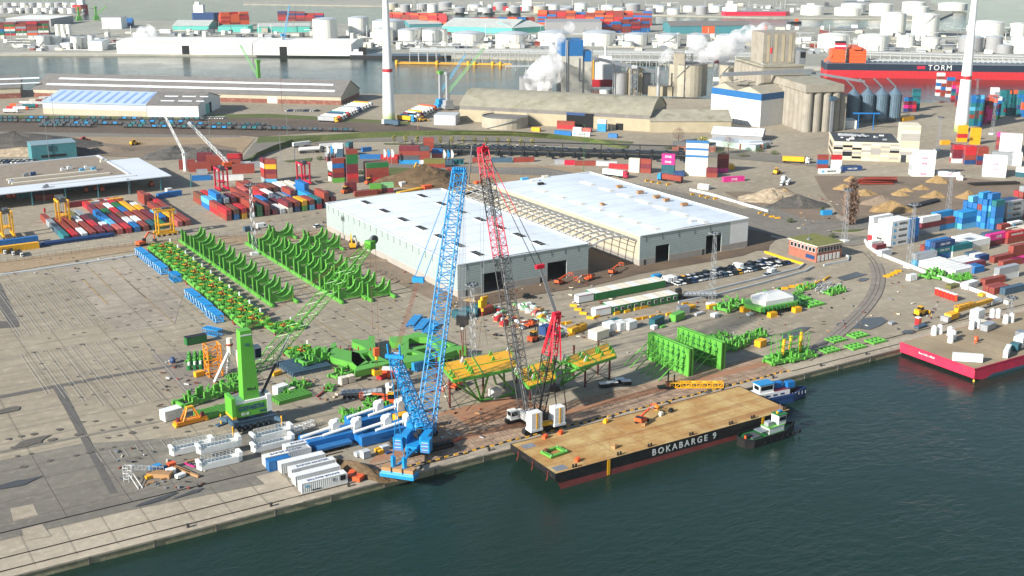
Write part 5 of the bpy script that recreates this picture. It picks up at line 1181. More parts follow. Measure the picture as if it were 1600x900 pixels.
# pendants: sheave block floats between mast head and boom head
blk_=mtop.lerp(tip,.34)+Vector((0,0,2.0)); mb=MB()
for s in(-.6,-.3,0,.3,.6): mb.tube(mtop+sd_*s,blk_+sd_*s*.8,.06,'brown',3)
mb.build('luffing_rope',t)
mb=MB(); mb.bx(blk_.x,blk_.y,blk_.z-.5,1.2,3.0,1.4,BL,rz); mb.build('sheave_block',t)
mb=MB()
for s in(-1.3,1.3): mb.tube(blk_+sd_*s,tip+sd_*s,.1,BL,4)
mb.build('pendant',t)
# counterweight tray hangs from the mast
tc=Vector((122.6-bx,252.1-by,0)); tz=1.6; trz=ang((119.9,255.3),(125.3,248.9))
td=Vector((math.cos(trz),math.sin(trz),0)); tn=Vector((-td.y,td.x,0))
mb=MB(); mb.bx(tc.x,tc.y,tz,9.2,3.4,.8,BL,trz); mb.bx(tc.x,tc.y,tz+.8,9.0,3.2,.35,'sky',trz); tray=mb.build('counterweight_tray',t)
for k in(-1,0,1):
    mb=MB(); c=tc+td*k*3.0
    for q in range(4): mb.bx(c.x+rnd.uniform(-.05,.05),c.y,tz+1.15+q*.32,2.5,2.5,.28,'sky' if q<1 else 'wood',trz)
    mb.build('weight_stack',tray)
for s in(-1,1):
    c=tc+td*s*1.5; mb=MB(); mb.beam(c+Vector((0,0,tz+.8)),c+Vector((0,0,6.8)),.8,1.2,BL); mb.build('tray_strut',t)
    mb=MB(); 
    mb.tube(c+Vector((0,0,6.8)),mtop+sd_*s*1.5,.11,BL,4); mb.build('tray_pendant',t)
mb=MB(); 
for s in(-1,1): mb.beam(Vector(at(-6,s*1.6,3)),tc+td*s*1.5+Vector((0,0,3.2)),.45,.6,BL)
mb.build('tray_arm',t)
# hoist ropes and hook block
hk=Vector((tip.x+1.2*bd.x,tip.y+1.2*bd.y,0)); 
# place the block where it hangs in the survey
hz=22.2; mb=MB()
for s in(-1.0,-.6,-.2,.2,.6,1.0): rope(mb,(hk.x+s*sd_.x,hk.y+s*sd_.y,hz),(hk.x+s*sd_.x*1.2,hk.y+s*sd_.y*1.2,66.5),.07,'steel')
mb.build('hoist_rope',t)
mb=MB(); mb.bx(hk.x,hk.y,hz-1.4,1.6,3.4,2.6,'black',rz); mb.bx(hk.x,hk.y,hz-2.2,1.0,1.6,1,'black',rz); mb.cyl(hk.x,hk.y,hz-2.9,hz-2.2,.45,'white',8); hb=mb.build('hook_block',t)
mb=MB(); 
for s in(-.8,-.3,.3,.8): rope(mb,(hk.x+s,hk.y,hz-2.8),(hk.x+s*.6-.5,hk.y-3*abs(s),11),.11,'rust')
mb.build('sling',hb)
# --- red and black crawler crane
cx,cy=170.5,264.5
t=thing('crawler_crane','red and black lattice boom crawler crane with white counterweights on timber mats','crane',(cx,cy,.05))
crawler(t,12.5,1.6,9.0,1.7,'rope')
head=Vector((175.0-cx,299-cy,71.9)); mast=Vector((176.9-cx,263.0-cy,31.7)); RED=mat('cranered','c8102e',.4,0,.05,1); BK=mat('craneblack','222326',.5,0,.1,1)
bd=Vector((head.x,head.y,0)).normalized(); bd2=Vector((.0,-1,0)); sd_=Vector((1,.1,0)).normalized(); rz=math.atan2(bd.y,bd.x)
foot=Vector((-.6,2.2,2.6)); Ln=(head-foot).length
def sect(t0,t1,w0,w1,m,b): 
    mb=MB(); p=foot.lerp(head,t0);q=foot.lerp(head,t1); mb.lattice(p,q,w0,w1,.18,m,b,w0*.85,w1*.85,side=sd_,rd=.085,n=5); return mb.build('boom_section',t)
sect(0,.59,3.2,3.4,BK,20); sect(.59,.80,3.4,3.3,RED,7) if 0 else None
sect(.59,.60,3.4,3.4,RED,1); sect(.60,.74,3.4,3.2,RED,5); sect(.74,.885,3.2,3.0,BK,6); sect(.885,1.0,3.0,2.4,RED,5)
mb=MB(); mb.tube(foot,foot.lerp(head,.9),.28,'olive' if 0 else 'dkgrey',5); mb.build('walkway',t)
mb=MB(); mb.beam(head-sd_*1.6,head+sd_*1.6,1.3,1.5,RED)
for s in(-1.2,-.4,.4,1.2): c=head+sd_*s; mb.tube(c-sd_*.12,c+sd_*.12,.9,RED,12)
mb.beam(head,head+Vector((-.9,-2.2,2.0)),.5,.5,RED); mb.build('boom_head',t)
mb=MB(); f2=Vector((.8,-1.2,2.6)); m1=f2.lerp(mast,.62); mb.lattice(f2,m1,2.2,3.2,.18,BK,8,2,2.8,side=sd_,rd=.09,n=5); mb.build('derrick_mast',t)
mb=MB(); mb.lattice(m1,mast,3.2,1.6,.2,RED,6,2.8,1.4,side=sd_,rd=.1,n=5); 
for s in(-1,1): mb.tube(m1+sd_*s*2.0+Vector((0,0,1)),mast+sd_*s*.9,.2,RED,4)
mb.build('derrick_mast',t)
mb=MB(); mb.beam(mast-sd_*1.1,mast+sd_*1.1,1.4,1.6,RED); mb.build('mast_head',t)
bk2=mast.lerp(head,.22)+Vector((0,0,3)); mb=MB()
for s in(-.5,-.25,0,.25,.5): mb.tube(mast+sd_*s,bk2+sd_*s,.11,'dkgrey',3)
mb.build('luffing_rope',t)
mb=MB(); mb.bx(bk2.x,bk2.y,bk2.z-.5,2.6,1,1.1,RED); mb.build('sheave_block',t)
mb=MB()
for s in(-1.1,1.1):
    c=bk2+sd_*s; e=head+sd_*s*.9; mb.tube(c,c.lerp(e,.45),.1,'black',4); mb.tube(c.lerp(e,.45),c.lerp(e,.8),.1,RED,4); mb.tube(c.lerp(e,.8),e,.1,'black',4)
mb.build('pendant',t)
for s in(-1.7,1.7):
    mb=MB(); c=m1+sd_*s; mb.beam(mast+sd_*s*.5+Vector((0,-.2,0)),(c.x,c.y-3.2,c.z-1),.35,.35,RED); mb.build('pendant_arm',t)
    mb=MB(); mb.tube((c.x,c.y-3.2,c.z-1),(c.x*.9+1.5,-6.2,4.5),.09,'black',4); mb.tube((c.x,c.y-3.2,c.z-1),(c.x*.9+3,-4.2,4.0),.07,'black',4); mb.build('pendant',t)
mb=MB(); mb.box(-3.2,-5.5,2.1,3.2,4,3.3,'white'); mb.box(-3.3,-3.5,2.4,-2.4,3,4.6,'white'); mb.box(-1.6,-7,2.4,2,-5.4,3.2,'yellow'); mb.box(-.2,-5.5,3.3,1.4,-2,4.9,'black'); mb.build('machine_deck',t)
for xx in(-3.9,3.6):
    mb=MB(); mb.box(xx-1.9,-8.0,1.9,xx+1.9,-5.0,2.6,'white')
    for k in range(7): mb.box(xx-1.7,-7.9,2.6+k*.68,xx+1.7,-5.2,3.2+k*.68,'white')
    mb.box(xx-.25,-7.98,2.6,xx+.25,-7.9,7.2,'yellow'); mb.build('counterweight',t)
mb=MB(); mb.box(-6.4,1.5,2.2,-3.5,4.1,2.5,'white'); mb.box(-6.2,1.7,2.5,-3.9,3.9,4.7,'white'); mb.box(-6.25,1.9,3.3,-6.18,3.7,4.5,'glass'); mb.box(-6.0,1.62,3.3,-4.1,1.7,4.5,'glass'); mb.build('cab',t)
mb=MB(); mb.box(-1.5,-5.2,3.3,1.4,-3,3.5,'yellow'); mb.cyl(0,-3.8,3.4,4.4,.9,'rope',10); mb.build('winch',t)
hk=head+Vector((.3,1.3,0)); hz=26.4-.0; mb=MB()
for s in(-.8,.8): rope(mb,(hk.x+s*.4,hk.y,hz),(hk.x+s,hk.y,71),.06,'steel')
mb.build('hoist_rope',t)
mb=MB(); mb.bx(hk.x,hk.y,hz-2.2,2.6,1.2,2.2,'yellow',.3); mb.bx(hk.x+.6,hk.y,hz,2.4,.8,.9,'yellow',.2); mb.cyl(hk.x,hk.y,hz-3.6,hz-2.2,.5,'yellow',8,.3); hb=mb.build('hook_block',t)
mb=MB()
for s in(-1,1): rope(mb,(hk.x,hk.y,hz-3.5),(hk.x+s*2.2,hk.y+s*1.0,11.4),.05,'brown')
mb.build('sling',hb)
# --- green mobile harbour crane
GR=mat('cranegreen','57a334',.4,0,.05,.6); gx,gy=P(393,665)
t=thing('harbour_crane','green mobile harbour crane with white deck, blue lettering and dark wheeled chassis','crane',(gx,gy,0))
mb=MB(); mb.box(-9,-3.4,1.2,9,3.4,2.6,'slate'); mb.box(-9.4,-3.6,2.6,9.4,3.6,2.8,'slate'); mb.box(-8,-3,.9,8,3,1.2,'black'); mb.cyl(0,0,2.8,3.8,2.6,'slate',20); mb.build('chassis',t)
for i in range(6):
    for s in(-1,1):
        mb=MB(); x=-6.6+i*2.4+(.9 if i>2 else 0); mb.tube((x,s*2.5,.85),(x,s*3.5,.85),.85,'tyre',14); mb.tube((x,s*3.5,.85),(x,s*3.55,.85),.4,'slate',10); mb.build('wheel',t)
for sx in(-1,1):
    for sy in(-1,1):
        mb=MB(); mb.beam((sx*9,sy*3,1.8),(sx*10.6,sy*6.2,1.8),1,1.0,'slate'); mb.cyl(sx*10.6,sy*6.2,.4,2.8,.35,'yellow',8); mb.bx(sx*10.6,sy*6.2,.02,4.8,2,.35,'slate',.3*sy); mb.build('outrigger',t)
mb=MB(); mb.prism([(-8.6,-3.4),(6.6,-3.4),(7.6,-2.2),(7.6,2.8),(6.6,3.4),(-8.6,3.4)],3.8,7.2,GR); mb.prism([(-7.8,-3.3),(7,-3.3),(7.8,-2.2),(7.8,2.8),(6.6,3.3),(-7.8,3.3)],7.2,7.8,'white'); mb.box(-9.3,-3.6,3.6,-7.6,3.6,9.0,GR); mb.box(-9.32,-3.62,3.6,-7.58,3.62,4.2,'yellow'); mb.box(5.9,-3.5,4,7.9,2.6,8.4,'white'); mb.build('machine_house',t)
o=lettering('GOEYVAERTS-R',1.6,(-.9,-3.46,5.9),(1,0,0),(0,0,1),'navy',t,.06); lettering('RENTAL',.9,(4.2,-3.46,4.5),(1,0,0),(0,0,1),'navy',t,.03); [setattr(q_,'scale',(.66,.8,1.12)) for q_ in (marks(6,.7,(-5.4,-3.44,4.2),(1,0,0),(0,0,1),'white',t),)]
mb=MB(); tw=[(-1.9,-1.9,-1.6,1.6)]
vs=[(-2.4,-2,8),(2.2,-2,8),(2.2,1.8,8),(-2.4,1.8,8),(-2,-1.5,28.4),(1.2,-1.5,28.4),(1.2,1.5,28.4),(-2,1.5,28.4)]
mb.add(vs,[(3,2,1,0),(4,5,6,7),(0,1,5,4),(1,2,6,5),(2,3,7,6),(3,0,4,7)],GR); mb.box(-1.9,-1.58,27,1.1,-1.5,27.4,'white'); mb.build('tower',t)
marks(5,.7,(-1.2,-2.0,11.4),(1,0,0),(0,.03,1),'black',t); lettering('101',1.2,(-.3,-1.72,24.4),(1,0,0),(0,.04,1),'navy',t,.03)
mb=MB(); mb.box(1.4,-1.2,19.5,3.8,1.6,23,'lightgrey'); mb.box(2.0,-1.27,20,3.7,-1.2,22.6,'glass'); mb.build('cab',t)
for o in kids(t):
    if o.name.split('.')[0] in('chassis','wheel','outrigger','machine_house') or (o.name.startswith('lettering') and o.data.vertices[0].co.z<7): o.scale=(.66,.8,1.12)
pv=Vector((1.8,1.0,14.6)); tp=Vector((147.1-gx,317.4-gy,43.5)); sd2=Vector((-(tp-pv).y,(tp-pv).x,0)).normalized()
mb=MB(); mb.lattice(pv,pv.lerp(tp,.16),1.8,3.4,.14,GR,4,1.0,3.0,side=sd2,rd=.07); mb.lattice(pv.lerp(tp,.16),pv.lerp(tp,.86),3.4,3.0,.14,GR,17,3.0,2.4,side=sd2,rd=.06); mb.lattice(pv.lerp(tp,.86),tp,3.0,2.0,.14,GR,4,2.4,1.6,side=sd2,rd=.07); mb.build('boom',t)
mb=MB(); mb.beam(tp-sd2*1.4,tp+sd2*1.4,2.0,2.4,GR); q=tp+Vector((1.6,.6,1.2)); mb.tube(q-sd2*.4,q+sd2*.4,1.3,'dkgrey',14); mb.tube(q+sd2*.9-Vector((0,0,.2)),q+sd2*1.2,1.2,'dkgrey',14); mb.build('boom_head',t)
mb=MB(); a_=pv.lerp(tp,.3); mb.tube((3,-1.6,9.4),a_.lerp(Vector((3,-1.6,9.4)),.5),.4,'black',8); mb.tube(a_.lerp(Vector((3,-1.6,9.4)),.5),a_,.22,'silver',8); mb.build('luffing_cylinder',t)
mb=MB()
for s in(-.5,.5): rope(mb,(.6,s,28.2),tp+sd2*s+Vector((0,0,.9)),.07,'brown')
mb.build('head_rope',t)
mb=MB(); hx,hy=tp.x+.9,tp.y+.2
for s in(-.9,.9): rope(mb,(hx+s,hy,11),(hx+s,hy,43),.06,'brown')
mb.build('hoist_rope',t)
mb=MB(); mb.bx(hx,hy,8.6,1.6,1.2,2.4,'orange'); mb.cyl(hx,hy,7.4,8.6,.5,'yellow',8); hb=mb.build('hook_block',t)
mb=MB()
for s in(-1,1): rope(mb,(hx,hy,7.5),(hx+s*1.0,hy+s*.6,3.6),.07,'rust')
mb.build('sling',hb)
o=MB(); o.bx(0,0,2.4,2.6,1.8,1.6,'yellow'); o.bx(0,0,3.9,1.4,1.0,.4,'black'); o=o.build('hoist_load'); o.location=(gx+hx,gy+hy,0); tag(o,'yellow lifting frame hanging in slings under green boom crane','lifting frame')
# --- the big flat barge
t=thing('flat_barge','long black flat barge with rusty ochre deck and red boot stripe','barge',(155.4,230.8,0))
L_,B_,DZ=79.8,21.4,2.45
def hullp(off=0,z=0): return None
mb=MB(); vs=[];
# side profile with raked bow end at low x
prof=[(0,DZ),(0,DZ-1.5),(3.4,WZ-.6),(L_-3,WZ-.6),(L_,DZ-1.3),(L_,DZ)]
mb.ext([(x,z) for x,z in prof],0,B_,'black','y'); mb.build('hull',t)
mb=MB(); mb.ext([(1.9,WZ-.5),(L_-1.8,WZ-.5),(L_-1.2,WZ+1.15),(.9,WZ+1.7)],-.03,.02,mat('bootred','7c3a36',.6,0,.15,.4),'y'); mb.build('boot_stripe',t)
mb=MB(); 
mb.box(.15,.15,DZ,L_-.15,B_-.15,DZ+.04,'deckrust'); 
for i in range(1,8): mb.box(i*10,.2,DZ+.04,i*10+.07,B_-.2,DZ+.055,'brown')
for i in range(1,4): mb.box(.3,i*5.3,DZ+.04,L_-.3,i*5.3+.06,DZ+.052,'brown')
mb.build('deck',t)
mb=MB(); mb.box(0,-.05,DZ-.1,L_,.12,DZ+.12,'black'); mb.box(0,B_-.12,DZ-.1,L_,B_+.05,DZ+.12,'black'); mb.box(-.05,0,DZ-.1,.12,B_,DZ+.12,'black'); mb.box(L_-.12,0,DZ-.1,L_+.05,B_,DZ+.12,'black'); mb.build('deck_edge',t)
lettering('BOKABARGE 9',2.5,(41.5,-.06,DZ-1.5),(1,0,0),(0,0,1),'white',t,.05,1.45)
for x in(16,69): mb=MB(); mb.box(x,-.12,WZ+.2,x+.9,-.02,DZ+.1,'yellow'); mb.build('draught_marker',t)
for x in(6,20,30,44,58,66,78): mb=MB(); mb.cyl(x,.9,DZ,DZ+.9,.28,'black',8); mb.cyl(x+.9,.9,DZ,DZ+.9,.28,'black',8); mb.build('bollard',t)
for y in(3,10,17): 
    mb=MB(); 
    for k in range(9): mb.bx(-.2-.05*k,y+.1*math.sin(k),DZ-.4-k*.3,.1,.22,.26,'rust')
    mb.build('chain',t)
for x,y in((3,2.5),(3.5,18)): mb=MB(); mb.bx(x,y,DZ+.04,3.6,2.6,.03,'steel'); mb.build('hatch',t)
for x,y,m in((5,12,'brown'),(38,13,'wood'),(22,5,'wood'),(15,20,'orange'),(10,20,'orange'),(30,20,'yellow'),(48,20.2,'yellow'),(46,16,'cream'),(50,16.5,'black'),(9,3.4,'orange')):
    mb=MB(); mb.bx(0,0,0,1.5,1,.8,m,.4); mb.bx(.2,.1,.8,.8,.7,.25,m); o=mb.build('deck_crate'); o.location=(155.4+x,230.8+y,DZ+.05)
    tag(o,{'brown':'brown crate at the left end of rusty barge deck','wood':'plain wooden crate in %s of rusty barge deck'%('the middle' if x>30 else 'the left part'),'orange':'small orange box by %s of rusty barge deck'%('the near left corner' if y<5 else ('the far left edge' if x<12 else 'the far edge, further right')),'yellow':'yellow box on far edge of barge deck, %s one'%('left' if x<40 else 'right'),'cream':'cream winch box behind the orange lift on barge','black':'small black box right of cream winch on barge'}[m],'box')
g=MB(); 
for a_,b_ in(((-3,-2.2),(3,-1.4)),((-3,1.4),(3,2.2)),((-3,-1.4),(-1.9,1.4)),((1.9,-1.4),(3,1.4))): g.box(a_[0],a_[1],.2,b_[0],b_[1],.7,'green')
for x in(-2.6,2.6):
    for y in(-1.8,1.8): g.cyl(x,y,0,.2,.25,'dkgreen',6); g.cyl(x,y,.7,.95,.2,'lgreen',6)
o=g.build('lifting_grid'); p=P(866,709,2.4); o.location=(p[0],p[1],DZ+.05); o.rotation_euler=(0,0,.12); tag(o,'small bright green square steel frame lying on left of rusty barge deck','steel frame')
# --- red barge on the right
PK=mat('bargepink','c0294a',.55,0,.15,.3,dirt='7a3b2a',dirt_amt=.5,dirt_scale=.15)
t=thing('flat_barge','pinkish red flat barge with grey deck moored at the right edge','barge',(307.6,225.4,0))
L_,B_,DZ2=72,29.5,2.0
mb=MB(); mb.ext([(0,DZ2),(0,DZ2-3.1),(5,WZ-.4),(L_,WZ-.4),(L_,DZ2)],0,B_,PK,'y'); mb.build('hull',t)
mb=MB(); mb.ext([(4.5,WZ-.3),(L_,WZ-.3),(L_,WZ+.9),(9,WZ+.9)],-.03,.02,'slate','y'); mb.build('boot_stripe',t)
mb=MB(); mb.box(.2,.2,DZ2,L_,B_-.2,DZ2+.04,'deckgrey'); 
for i in range(1,12): mb.box(i*6,.3,DZ2+.04,i*6+.1,B_-.3,DZ2+.052,'brown')
mb.build('deck',t)
mb=MB(); mb.box(-.08,-.08,DZ2-.2,L_,.15,DZ2+.25,PK); mb.box(-.08,-.08,DZ2-.2,.15,B_,DZ2+.25,PK); mb.build('deck_edge',t)
marks(13,.62,(-.12,21.5,.7),(0,-1,0),(0,0,1),'white',t)
mb=MB(); mb.beam((0,0,WZ-.4),(.2,.1,WZ+.6),.5,.5,'yellow'); mb.build('fender_post',t)
# --- orange lift platforms (boom lifts)
def lift():
    t=thing('boom_lift','x','boom lift'); mb=MB(); mb.box(-1.6,-1.1,.7,1.6,1.1,1.2,'orange'); mb.box(-2.6,-1,1.2,-.2,1,2.2,'orange'); mb.box(-2.4,-1.02,1.9,-1,1.02,2.3,'black'); mb.build('body',t)
    for x in(-1.3,1.3):
        for y in(-1.15,1.15): mb=MB(); mb.tube((x,y-.2,.5),(x,y+.2,.5),.5,'tyre',12); mb.build('wheel',t)
    mb=MB(); mb.beam((-1,0,2.1),(4.5,0,2.7),.45,.5,'orange'); mb.beam((4.3,0,2.7),(7,0,2.1),.3,.35,'white'); mb.build('boom',t)
    mb=MB()
    for z in(1.7,2.8): 
        for a_,b_ in(((7,-.9),(8,-.9)),((8,-.9),(8,.9)),((8,.9),(7,.9)),((7,.9),(7,-.9))): mb.beam((*a_,z),(*b_,z),.1,.1,'orange')
    for x in(7,8):
        for y in(-.9,.9): mb.beam((x,y,1.7),(x,y,2.8),.09,.09,'orange')
    mb.box(7,-.9,1.66,8,.9,1.72,'dkgrey'); mb.build('basket',t); return t
LIFT=Kind(lift); GL='orange boom lifts'
p=P(1003,661,2.4); LIFT.place((p[0],p[1],DZ+.05),.45,'orange boom lift parked on the rusty barge deck',GL)
for x,y,a_,lb in((828,511,3.3,'orange boom lift standing among wrapped pallets behind black boom'),(875,444,0.4,'orange boom lift left of pair before hall door'),(920,438,3.4,'orange boom lift right of pair before hall door'),(712,607,3.6,'orange boom lift beneath yellow decked green platform'),(958,428,.5,'red boom lift at the open frame between halls'),(605,628,2.6,'orange lift near the grey truck behind green pieces') ):
    LIFT.place((*P(x,y),0),a_,lb,GL)
# --- green cradles
CG=mat('cradlegreen','5a9f3c',.45,0,.06,1,dirt='37802a',dirt_amt=.35)
def cradle():
    t=thing('pile_cradle','x','cradle')
    n=7; W_=9.2; H_=6.0
    for y in(0,4.7):
        mb=MB(); prof=[(0,1.0),(0,H_),(.55,H_)]
        for i in range(n):
            a_=math.pi*i/(n-1); prof.append((W_/2-4.05*math.cos(a_)*1.0,H_-(H_-2.4)*math.sin(a_)))
        prof+=[(W_-.55,H_),(W_,H_),(W_,1.0)]
        # web as quads under the saddle curve
        xs=[0,.55]+[W_/2-4.05*math.cos(math.pi*i/(n-1)) for i in range(n)]+[W_-.55,W_]
        zs=[H_,H_]+[H_-(H_-2.4)*math.sin(math.pi*i/(n-1)) for i in range(n)]+[H_,H_]
        for a_ in range(len(xs)-1):
            if xs[a_+1]-xs[a_]<.01: continue
            mb.add([(xs[a_],y+.25,1.0),(xs[a_+1],y+.25,1.0),(xs[a_+1],y+.25,zs[a_+1]),(xs[a_],y+.25,zs[a_]),(xs[a_],y+.4,1.0),(xs[a_+1],y+.4,1.0),(xs[a_+1],y+.4,zs[a_+1]),(xs[a_],y+.4,zs[a_])],[(0,1,2,3),(7,6,5,4)],CG)
            mb.add([(xs[a_],y-.05,zs[a_]),(xs[a_+1],y-.05,zs[a_+1]),(xs[a_+1],y+.7,zs[a_+1]),(xs[a_],y+.7,zs[a_]),(xs[a_],y-.05,zs[a_]-.16),(xs[a_+1],y-.05,zs[a_+1]-.16),(xs[a_+1],y+.7,zs[a_+1]-.16),(xs[a_],y+.7,zs[a_]-.16)],[(0,1,2,3),(7,6,5,4),(0,4,5,1),(2,6,7,3)],CG)
        mb.box(0,y-.05,.7,W_,y+.7,1.0,CG)
        for x in(-.1,W_-.3): mb.box(x,y-.05,.8,x+.4,y+.7,H_+.1,CG)
        mb.build('saddle',t)
    for x in(-.5,W_-.2):
        mb=MB(); mb.box(x,-3.6,0,x+.7,8.6,1.1,CG); mb.box(x-.2,-3.6,0,x+.9,8.6,.18,CG)
        for y in(-3.4,-1.6,2.4,6.6,8.3): mb.box(x-.12,y,.18,x+.82,y+.12,1.0,CG)
        mb.build('rail_beam',t)
    return t
CR=Kind(cradle); G_='green pile cradles lined up in the yard'
for i in range(9):
    v=406.6+2.0+i*12.6; CR.place((148.5,v,0),0,'green curved cradle pair, %s from front of the left row'%ordn(i),G_)
for i in range(8):
    v=397+2+i*12.9; CR.place((171.7,v,0),0,'green curved cradle pair, %s from front of the middle row'%ordn(i),G_)
for i in range(7):
    v=393.6+2+i*12.9; CR.place((181.9,v,0),0,'green curved cradle pair, %s from front of right row nearest hall'%ordn(i),G_)
for i in range(3): CR.place((193.6,468+i*12.9,0),0,'green curved cradle pair, %s in short row at hall corner'%ordn(i),G_) if i!=2 else CR.place((184.0,497,0),0,'green curved cradle pair at the back beside white van',G_)
# --- long field of green anode frames
def frame():
    t=thing('pile_guide_frame','x','steel frame'); rr=random.Random(5)
    mb=MB()
    for x in(0,3.4,6.8,10.2):
        mb.box(x-.22,0,1.2,x+.22,9.8,2.1,CG)
    for y in(.2,3.3,6.5,9.6): mb.box(-.2,y-.2,1.3,10.4,y+.2,2.0,CG)
    for x,y in((0,0),(10.2,0),(0,9.6),(10.2,9.6)): mb.box(x-.3,y-.3,0,x+.3,y+.3,1.3,'rust')
    mb.build('base_grid',t)
    for x,y in((1.7,1.8),(8.5,1.8),(1.7,7.9),(8.5,7.9)):
        mb=MB(); n=14
        for i in range(n):
            a0,a1=2*math.pi*i/n,2*math.pi*(i+1)/n; mb.beam((x+1.7*math.cos(a0),y+1.7*math.sin(a0),2.6),(x+1.7*math.cos(a1),y+1.7*math.sin(a1),2.6),.25,1.0,CG)
        mb.build('guide_ring',t)
    mb=MB()
    for k in range(26):
        x,y=rr.uniform(-.3,10.4),rr.uniform(-.3,9.9); a_=rr.choice([0,math.pi/2,.7]); l=rr.uniform(1,3)
        mb.beam((x,y,2.2),(x+l*math.cos(a_),y+l*math.sin(a_),rr.uniform(2.2,4.0)),.16,.22,CG)
    for k in range(16):
        x,y=rr.uniform(0,10),rr.uniform(0,9.6); mb.box(x,y,2.1,x+rr.uniform(.3,.9),y+rr.uniform(.3,.9),rr.uniform(2.7,3.9),CG)
    mb.build('bracket_work',t)
    for k in range(9): x,y=rr.uniform(0,10),rr.uniform(0,9.6); mb=MB(); mb.bx(x,y,rr.uniform(2.8,3.6),1.6,.25,.15,'yellow',rr.uniform(0,3)); mb.build('yellow_handrail',t)
    mb=MB(); 
    for x,y in((4.6,3.8),(5.8,5.2)): mb.cyl(x,y,1,4.4,.25,'rust',6)
    mb.build('guide_post',t)
    mb=MB(); mb.cyl(9.6,9.3,3,4.6,.3,'white',6); mb.build('white_drum',t)
    return t
FR=Kind(frame)
for i in range(11):
    v=384+i*11.3; u=129.6+.55*i-.35*i; FR.place((u,v,0),0,'green gridded steel guide frame, %s from the front of its row'%ordn(i),'green guide frames in one long row')
FR.place((132.5,346.5,0),0,'green gridded guide frame standing alone behind grey beam stack','green guide frames in one long row',.85)
p=P(452,520); FR.place((p[0]-5,p[1],0),.05,'green open guide frame at foot of the long row','green guide frames in one long row',(1,.9,.55))
# blue lattice boom sections beside the frames
def bsec():
    t=thing('boom_section','x','boom section'); mb=MB(); mb.lattice((0,0,1.6),(0,11.6,1.6),2.8,2.8,.17,BL,7,2.6,2.6,rd=.1)
    mb.build('lattice',t); mb=MB()
    for x in(-.95,-.3,.35,.98): mb.box(x-.24,.2,2.85,x+.24,11.4,2.93,BL)
    mb.build('walkway',t); return t
BS=Kind(bsec); g='blue crane boom sections stored by the green frames'
for i,(x,y,z) in enumerate(((127.2,494,0),(127.2,481.5,0),(127.4,468.5,0),(128.5,455,0),(126.5,424,0),(126.5,411,0),(126,398,0))): BS.place((x,y,z),0,'blue lattice boom section, %s from the far end'%ordn(i),g,(1,.6 if i==3 else 1,1))
p=P(340,522); BS.place((p[0],p[1]-3,0),.5,'short blue lattice piece lying near the green bin',g,(.9,.6,.8))
for i in range(3): p=P(640+i*13,512+i*6); BS.place((p[0],p[1],0),-.75,'flat blue lattice piece behind right green mould, %s one'%ordn(i),g,(1,1,.35))
# --- the two large green sculpted frames
def slab(mb,poly,z0,z1,m): mb.prism(poly,z0,z1,m)
def bigframe(name,label,outer,holes_boxes,loc,rz,z=2.4,flip=1,ribs=()):
    t=thing(name,label,'steel frame',loc,rz); 
    for nm,poly in outer:
        mb=MB(); slab(mb,poly,.9,z,CG); n=len(poly)
        mb.build(nm,t)
    for poly in ribs: mb=MB(); slab(mb,poly,.8,z+.05,CG); mb.build('rib',t)
    return t
def ringpoly(mb,cx,cy,r0,r1,a0,a1,z0,z1,m,n=12):
    for i in range(n):
        a,b_=a0+(a1-a0)*i/n,a0+(a1-a0)*(i+1)/n
        mb.prism([(cx+r0*math.cos(a),cy+r0*math.sin(a)),(cx+r1*math.cos(a),cy+r1*math.sin(a)),(cx+r1*math.cos(b_),cy+r1*math.sin(b_)),(cx+r0*math.cos(b_),cy+r0*math.sin(b_))],z0,z1,m)
def hexa(mb,pxs,z0,z1,m,org): mb.prism([(a-org[0],b_-org[1]) for a,b_ in (P(x,y,z1) for x,y in pxs)],z0,z1,m)
S=lambda x0,y0,k:(lambda x,y:(x0+x/k,y0+y/k))
s1=S(480,500,7.5)
def hp(*a): return [s1(x,y) for x,y in a]
org=P(570,570); t=thing('gripper_frame','left of two large sculpted green frames, forked with two open claws','steel frame',(*org,0))
Z=3.0
mb=MB(); hexa(mb,hp((250,330),(330,320),(520,365),(640,395),(690,470),(590,545),(520,500),(300,440),(240,400)),.9,Z,CG,org); mb.build('arm',t)
mb=MB(); hexa(mb,hp((510,365),(700,330),(780,420),(800,400),(870,440),(930,475),(960,480),(585,540),(570,520),(650,500),(740,500),(600,390)),.9,Z,CG,org) if 0 else None
mb=MB(); hexa(mb,hp((520,370),(690,345),(720,375),(610,392),(640,440),(720,492),(740,505),(580,545),(520,480)),.9,Z,CG,org); mb.build('body',t)
mb=MB(); hexa(mb,hp((690,345),(740,260),(795,270),(800,400),(720,378)),.9,Z,CG,org); hexa(mb,hp((720,378),(800,400),(880,445),(960,478),(760,505),(735,480),(790,470)),.9,Z,CG,org); mb.build('body',t)
mb=MB(); hexa(mb,hp((735,490),(960,478),(1000,500),(560,602),(550,600),(590,540)),.9,Z,CG,org); mb.build('front_beam',t)
mb=MB(); hexa(mb,hp((260,385),(280,330),(250,330),(130,305),(65,325),(60,350),(130,345),(180,370)),.9,Z,CG,org); mb.build('claw',t)
mb=MB(); hexa(mb,hp((250,335),(290,335),(345,300),(340,265),(290,270),(275,310)),.9,Z,CG,org); mb.build('claw',t)
mb=MB(); hexa(mb,hp((695,340),(740,262),(700,230),(640,235),(560,215),(520,235),(530,260),(620,290)),.9,Z,CG,org); mb.build('claw',t)
mb=MB(); hexa(mb,hp((740,262),(795,270),(790,185),(725,185),(705,230)),.9,Z,CG,org); mb.build('claw',t)
mb=MB()
for k in range(8): 
    a_=P(*s1(310+k*30,395+k*11),2.0); mb.bx(a_[0]-org[0]+.1,a_[1]-org[1]-.3,.9,.25,1.2,2.0,'green',.2)
mb.build('rib_row',t)
